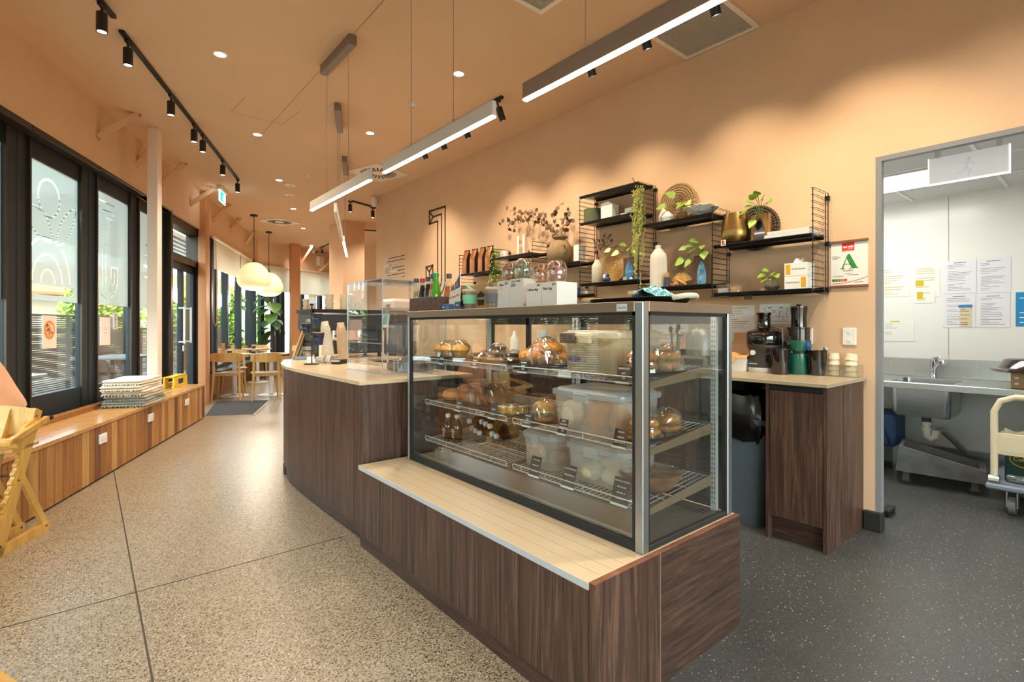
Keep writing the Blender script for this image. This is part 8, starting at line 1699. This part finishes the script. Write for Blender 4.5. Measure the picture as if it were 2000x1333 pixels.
for k,(u,l,col,h) in enumerate([(1080,'kraft carton on the back worktop seen through the case','b08a58',.22),(1060,'tall pale canister on the back worktop seen through the case','cfd3d2',.27),(1005,'white piping bottle on the back worktop seen through the case','e6e4de',.26),(1345,'dark jar on the back worktop behind the side glass','46403a',.14)]):
    y = onx(u,670,3.35).y; put(['carton','canister','squeeze_bottle','jar'][k],MB().lathe([(0,0),(.045,0),(.045,h*.7),(.02,h*.85),(.012,h),(0,h)] if k == 2 else [(0,0),(.055,0),(.055,h),(0,h)],(3.35,y,BZ + .0006),4 if k == 0 else 20),pbr('backdrop ' + col,col,.6),l,['carton','canister','bottle','jar'][k],None,k != 0)

# ================================================================ kitchen beyond the opening
SB = .785; KF = 4.90; t = thing('steel_sink_bench','long stainless steel sink bench along the kitchen wall','sink bench',(5.25,0,0))
s0,s1 = onx(1738,780,KF + .06).y,onx(1858,790,KF + .06).y; sx0,sx1 = KF + .06,KF + .50       # bowl extents
mb = MB(); mb.box(KF,sx0,-2.6,2.0,SB - .05,SB,.003).box(sx1,KX - .002,-2.6,2.0,SB - .05,SB,.003).box(sx0,sx1,s0,2.0,SB - .05,SB).box(sx0,sx1,-2.6,s1,SB - .05,SB).box(KX - .03,KX - .002,-2.6,2.0,SB,SB + .158,.003); mb.build('bench_top',STEELH,t)
mb = MB(); cx,cy,a,b = (sx0 + sx1)/2,(s0 + s1)/2,sx1 - sx0,abs(s0 - s1); R = [rrect(cx,cy,SB - .003,a + .012,b + .012,.05),rrect(cx,cy,SB - .06,a,b,.05),rrect(cx,cy,SB - .24,a*.97,b*.97,.05),rrect(cx,cy,SB - .27,a*.9,b*.9,.05)]; loft(mb,R,False,True); loft(mb,[rrect(cx,cy,q[0][2] + .004,(a - .01)*k,(b - .01)*k,.045) for q,k in zip(R,(1.02,1,.97,.9))],False,True); mb.build('sink_bowl',STEEL,t,40)
zb = SB - .27; WPL = pbr('white waste pipe','d9d4c6',.45); GPL = pbr('grey waste pipe','9a9c9a',.45)
MB().lathe([(0,0),(.05,0),(.03,-.035),(.03,-.06),(0,-.06)],(cx,cy,zb),20).build('drain_cup',pbr('dark drain','55575a',.4,metal=.5),t,True)
MB().tube([(cx,cy,zb - .055),(cx,cy,zb - .12),(cx,cy - .005,zb - .17),(cx,cy - .03,zb - .19),(cx,cy - .055,zb - .17),(cx,cy - .06,zb - .12)],.026,14).lathe([(0,0),(.034,0),(.034,.02),(0,.02)],(cx,cy,zb - .08),18).lathe([(0,0),(.034,0),(.034,.018),(0,.018)],(cx,cy,zb - .125),18).build('waste_trap',WPL,t,True)
e = onx(1888,886,KX - .05); MB().tube([(cx,cy - .06,zb - .125),(cx + .05,cy - .09,zb - .12),tuple(e)],.022,12).build('waste_pipe',GPL,t,True)
for (x,y) in ((KF + .05,1.85),(KX - .08,onx(1750,880,KX - .08).y),(KX - .08,-.8),(KF + .05,-.8)):MB().box(x - .019,x + .019,y - .019,y + .019,.003,SB - .05).build('bench_leg',STEEL,t)
yl = onx(1750,880,KX - .08).y; MB().box(KX - .095,KX - .07,-.8,yl - .02,.17,.21).build('rear_rail',STEEL,t); MB().box(KF + .10,KX - .06,yl + .02,1.9,.20,.222).build('low_shelf',STEEL,t)
c = onx(1824,732,KX - .14); c.z = SB + .0005; q = c; t = thing('mixer_tap','chrome lever mixer tap behind the kitchen sink','tap',q); MB().lathe([(0,0),(.026,0),(.024,.01),(.023,.13),(.026,.135),(.024,.165),(0,.172)],q,24).build('tap_body',CHROME,t,True); fwd = Vector((-.86,-.5,0)); MB().tube([q + Vector((0,0,.06)),q + fwd*.06 + Vector((0,0,.12)),q + fwd*.14 + Vector((0,0,.155)),q + fwd*.19 + Vector((0,0,.150)),q + fwd*.20 + Vector((0,0,.13))],[.016,.015,.014,.014,.015],12).build('spout',CHROME,t,True); MB().tube([q + Vector((0,0,.165)),q + fwd*.11 + Vector((0,0,.185))],[.014,.008],10).build('lever',CHROME,t,True)
# blue caddy on the low shelf
ys2 = onx(1730,830,5.25).y; t = thing('blue_crate','dark blue plastic crate on the low shelf under the bench','crate',(5.25,ys2,.223)); BLU = pbr('dark blue plastic','1d3a63',.5); MB().box(5.12,5.42,ys2 - .10,ys2 + .14,.2235,.50,.015).build('crate_body',BLU,t); MB().tube([(5.11,ys2 - .06,.25),(5.11,ys2 + .0,.47),(5.11,ys2 + .06,.25)],.006,6).build('wire_handle',BLACK,t,True)
# grey sloping trough dolly
a = onz(1765,948); b = onz(1912,972); d = (b - a); L = d.length + .10; d.normalize(); n = Vector((-d.y,d.x,0)); n = n if n.x > 0 else -n; O = a - d*.05
M = Matrix(((d.x,n.x,0,O.x),(d.y,n.y,0,O.y),(0,0,1,0),(0,0,0,1))); t = thing('trough_dolly','scuffed grey plastic trough dolly on castors under the sink','dolly',O); GP = pbr('scuffed grey plastic','58595b',.75,noise=.3,nscale=9)
W_ = .34; zt0,zt1,zb0 = .30,.185,.105; mb = MB(M)
for y0,y1 in ((0,.03),(W_ - .03,W_)):mb.slab([(0,y0,zb0),(L,y0,zb0 - .01),(L - .01,y0,zt1),(.02,y0,zt0)],(0,y1 - y0,0))
mb.slab([(0,.03,zb0),(.03,.03,zb0),(.045,.03,zt0),(.02,.03,zt0)],(0,W_ - .06,0)); mb.slab([(L - .04,.03,zb0),(L,.03,zb0),(L - .01,.03,zt1),(L - .045,.03,zt1)],(0,W_ - .06,0)); mb.slab([(.03,.03,zb0),(L - .03,.03,zb0 - .008),(L - .03,.03,zb0 + .015),(.03,.03,zb0 + .02)],(0,W_ - .06,0)); mb.slab([(.03,W_*.45,zb0 + .02),(L - .03,W_*.45,zb0 + .015),(L - .04,W_*.45,zt1 - .02),(.04,W_*.45,zt0 - .05)],(0,.03,0)); mb.build('trough_body',GP,t)
for x in (.06,L - .07):
    for y in (.05,W_ - .05):MB(M).tube([(x,y - .014,.036),(x,y + .014,.036)],.034,18).build('castor_wheel',BLACKR,t,True); MB(M).box(x - .02,x + .02,y - .022,y - .016,.03,zb0).box(x - .02,x + .02,y + .016,y + .022,.03,zb0).build('castor_fork',pbr('dark castor steel','4a4b4d',.5,metal=.4),t)
# cream platform trolley with tins
CRM = pbr('cream enamel steel','ded2b4',.4); P0 = onx(1946,968,4.55); TX = 4.55; ty = onx(1942,900,TX).y; zt_ = onx(1960,775,TX).z; dz0 = .19
t = thing('platform_trolley','cream steel platform trolley at the right edge of the kitchen','trolley',(TX,ty - .35,0)); y2 = ty - .62
MB().tube([(TX,ty,dz0 + .02),(TX,ty,zt_ - .10),(TX,ty - .03,zt_ - .03),(TX,ty - .10,zt_),(TX,y2 + .10,zt_),(TX,y2 + .03,zt_ - .03),(TX,y2,zt_ - .10),(TX,y2,dz0 + .02)],.019,14).build('push_handle',CRM,t,True); zp0,zp1 = onx(1946,887,TX).z,onx(1946,845,TX).z; MB().box(TX - .010,TX + .010,y2,ty - .0,zp0,zp1,.004).box(TX - .014,TX - .010,y2 + .03,ty - .03,zp0 + .02,zp1 - .02).build('handle_panel',CRM,t)
MB().box(TX - .04,TX + .62,y2 - .02,ty + .04,dz0 - .025,dz0 + .012,.01).build('deck',pbr('scuffed blue grey deck','8592a3',.5,metal=.3),t); MB().tube([(TX,ty - .026,dz0 + .03),(TX,ty + .026,dz0 + .03)],.035,18).build('hinge_plate',STEEL,t,True)
for x in (TX + .06,TX + .55):
    for y in (y2 + .06,ty - .08):MB().tube([(x,y - .018,.062),(x,y + .018,.062)],.06,20).build('castor_wheel',pbr('grey castor rubber','6d6d6c',.6),t,True); MB().box(x - .03,x + .03,y - .028,y - .021,.05,dz0 - .025).box(x - .03,x + .03,y + .021,y + .028,.05,dz0 - .025).build('castor_fork',STEEL,t)
ytin = onx(1990,915,TX + .16).y - .06; t = thing('oil_tin','dark green oil tin with yellow oval lettering on the trolley','tin',(TX + .16,ytin,dz0 + .0125)); GT = pbr('dark green tin','15382c',.3,metal=.3); MB().box(TX + .08,TX + .26,ytin - .12,ytin + .12,dz0 + .0125,dz0 + .30,.01).build('tin_body',GT,t); M = fx((TX + .0795,ytin + .02,dz0 + .17)); YP = pbr('yellow print','d6a52a',.5); MB(M).tube([(.075*math.cos(q),.05*math.sin(q),0) for q in [2*PI*k/30 for k in range(30)]],.0025,6,closed=True).build('oval_border',YP,t,True); text('Cobram',.036,M,YP,t,'tin_lettering',.0006,bold=.0006)
o = MB().grid(lambda u,v:(TX + .05 + u*.24,ytin - .13 + v*.27,dz0 + .302 + .03*math.sin(u*5 + v*3) ** 2 + .012*math.sin(v*13)),12,12,.006).build('folded_rag',pbr('grey green rag','8a8a76',.95,noise=.2,nscale=20),None,True); tag(o,'crumpled grey green rag on the oil tin','rag')
for k,(dx,dy,l) in enumerate([(.03,.30,'crumpled clear plastic bag on the trolley deck')]):o = MB().ell((TX + .10,ty - .10,dz0 + .04),.05,.06,.03,14,9,lambda q:q*(1 + .18*math.sin(q.x*90)*math.cos(q.y*80))).build('plastic_bag',glass('bag film','e9eef0',.15,.1,.25,'dfe6e8'),None,True); tag(o,l,'bag')
# box and dark dish cover on the bench
q = onx(1990,745,KF + .12); t = thing('cardboard_box','perforated cardboard box on the kitchen bench','box',(KF + .12,q.y - .08,SB)); BH = .11; yb0 = onx(1974,740,KF + .08).y; MB().box(KF + .08,KF + .40,yb0 - .34,yb0,SB + .0006,SB + BH,.003).build('carton',KR,t); mb = MB()
for y in (yb0 - .03,yb0 - .09):
    for z in (SB + .035,SB + .075):mb.slab([(KF + .0795,y + .012*math.cos(j),z + .007*math.sin(j)) for j in [2*PI*i/10 for i in range(10)]],(.0005,0,0))
mb.build('vent_holes',PAPER,t)
c = Vector((KF + .22,yb0 - .10,SB + BH + .0008)); t = thing('dish_cover','dark brown glossy oval dish cover on the cardboard box','dish cover',c); MB().lathe([(0,0),(.21,0),(.23,.012),(.225,.022),(.19,.03),(.155,.085),(.14,.095),(0,.10)],c,40,1,1.0).build('cover_body',pbr('dark brown gloss','2e1a12',.12,coat=.7),t,True); MB().box(c.x - .05,c.x + .05,c.y - .16,c.y - .02,c.z + .1005,c.z + .106,.002).build('blue_label',pbr('cyan label','3f9fd0',.4),t)
# papers on the kitchen wall
for k,(u0,v0,u1,v1,kind,l) in enumerate([(1718,520,1775,580,'hl','sheet with thin yellow highlighting, left edge of the kitchen notices'),(1782,518,1836,580,'hl2','sheet with bold yellow highlighting on the kitchen wall'),(1786,566,1826,592,'hl3','small highlighted slip curling off the kitchen wall'),
        (1844,508,1907,573,'txt','upper left plastic sleeved notice of four'),(1908,504,1975,572,'txt','upper right plastic sleeved notice of four'),(1842,574,1905,640,'txt','lower left plastic sleeved notice of four'),(1908,573,1973,640,'txt','lower right plastic sleeved notice of four'),(1719,624,1786,667,'note','creased landscape note low on the kitchen wall')]):
    t,a,b,z0,z1 = wall_paper(u0,v0,u1,v1,KX - .001*(1 + (kind == 'hl3')),l,'notices on the kitchen wall',pbr('sleeved paper','e2e2e6',.25) if kind == 'txt' else pbr('off white paper','e6e6de',.7)); X_ = KX - .001*(1 + (kind == 'hl3'))
    HL = pbr('highlighter ochre','c9b52a',.7)
    if kind == 'txt':print_lines(t,X_,a,b,z0 + .02,z1 - .03,17,seed=k,xin=.12); MB().box(X_ - .0026,X_ - .002,(a + b)/2 - .04,(a + b)/2 + .04,z1 - .025,z1 - .021).build('printed_title',INK,t)
    elif kind == 'note':print_lines(t,X_,a,b,z0 + .04,z1 - .03,7,seed=k,xin=.14); MB().box(X_ - .0026,X_ - .002,(a + b)/2 - .02,(a + b)/2 + .05,z1 - .025,z1 - .015).build('highlight',HL,t)
    else:
        print_lines(t,X_,a,b,z0 + .02,z1 - .02,12 if kind != 'hl3' else 5,mt=HL,seed=k + 4,h=.005,xin=.14)
        if kind != 'hl':MB().box(X_ - .0027,X_ - .002,a - (a - b)*.42,a - (a - b)*.12,z0 + (z1 - z0)*(.34 if kind == 'hl2' else .3),z0 + (z1 - z0)*(.52 if kind == 'hl2' else .85)).build('highlight',HL,t)
t,a,b,z0,z1 = wall_paper(1874,597,1897,638,KX - .004,'small beige handwritten list taped over a notice',None,pbr('beige note paper','d9c8a3',.8)); print_lines(t,KX - .004,a,b,z0 + .01,z1 - .02,9,mt=INKB,seed=9,h=.004); MB().box(KX - .0075,KX - .006,b - .006,a + .006,z1 - .018,z1 + .006).build('blue_tape',pbr('blue tape','2f7fb5',.5),t)
t,a,b,z0,z1 = wall_paper(1984,570,2060,638,KX - .001,'bright blue poster at the right edge of the kitchen wall',None,pbr('poster blue','1f87c4',.3)); print_lines(t,KX - .001,a,b,z0 + .02,z1 - .02,6,mt=PAPER,seed=2,h=.006)
# black brush by the wall end
q = onz(1735,1008); t = thing('floor_brush','black bristled brush lying by the wall end','brush',q); MB().box(q.x - .05,q.x + .09,q.y - .02,q.y + .03,.03,.05,.006).build('brush_head',BLACKR,t); mb = MB(); r = random.Random(4)
for k in range(140):x,y = q.x - .05 + .14*r.random(),q.y - .018 + .046*r.random(); mb.tube([(x,y,.032),(x + r.uniform(-.012,.012),y + r.uniform(-.012,.012),.003)],.0016,4)
mb.build('bristles',pbr('black bristle','161616',.8),t)
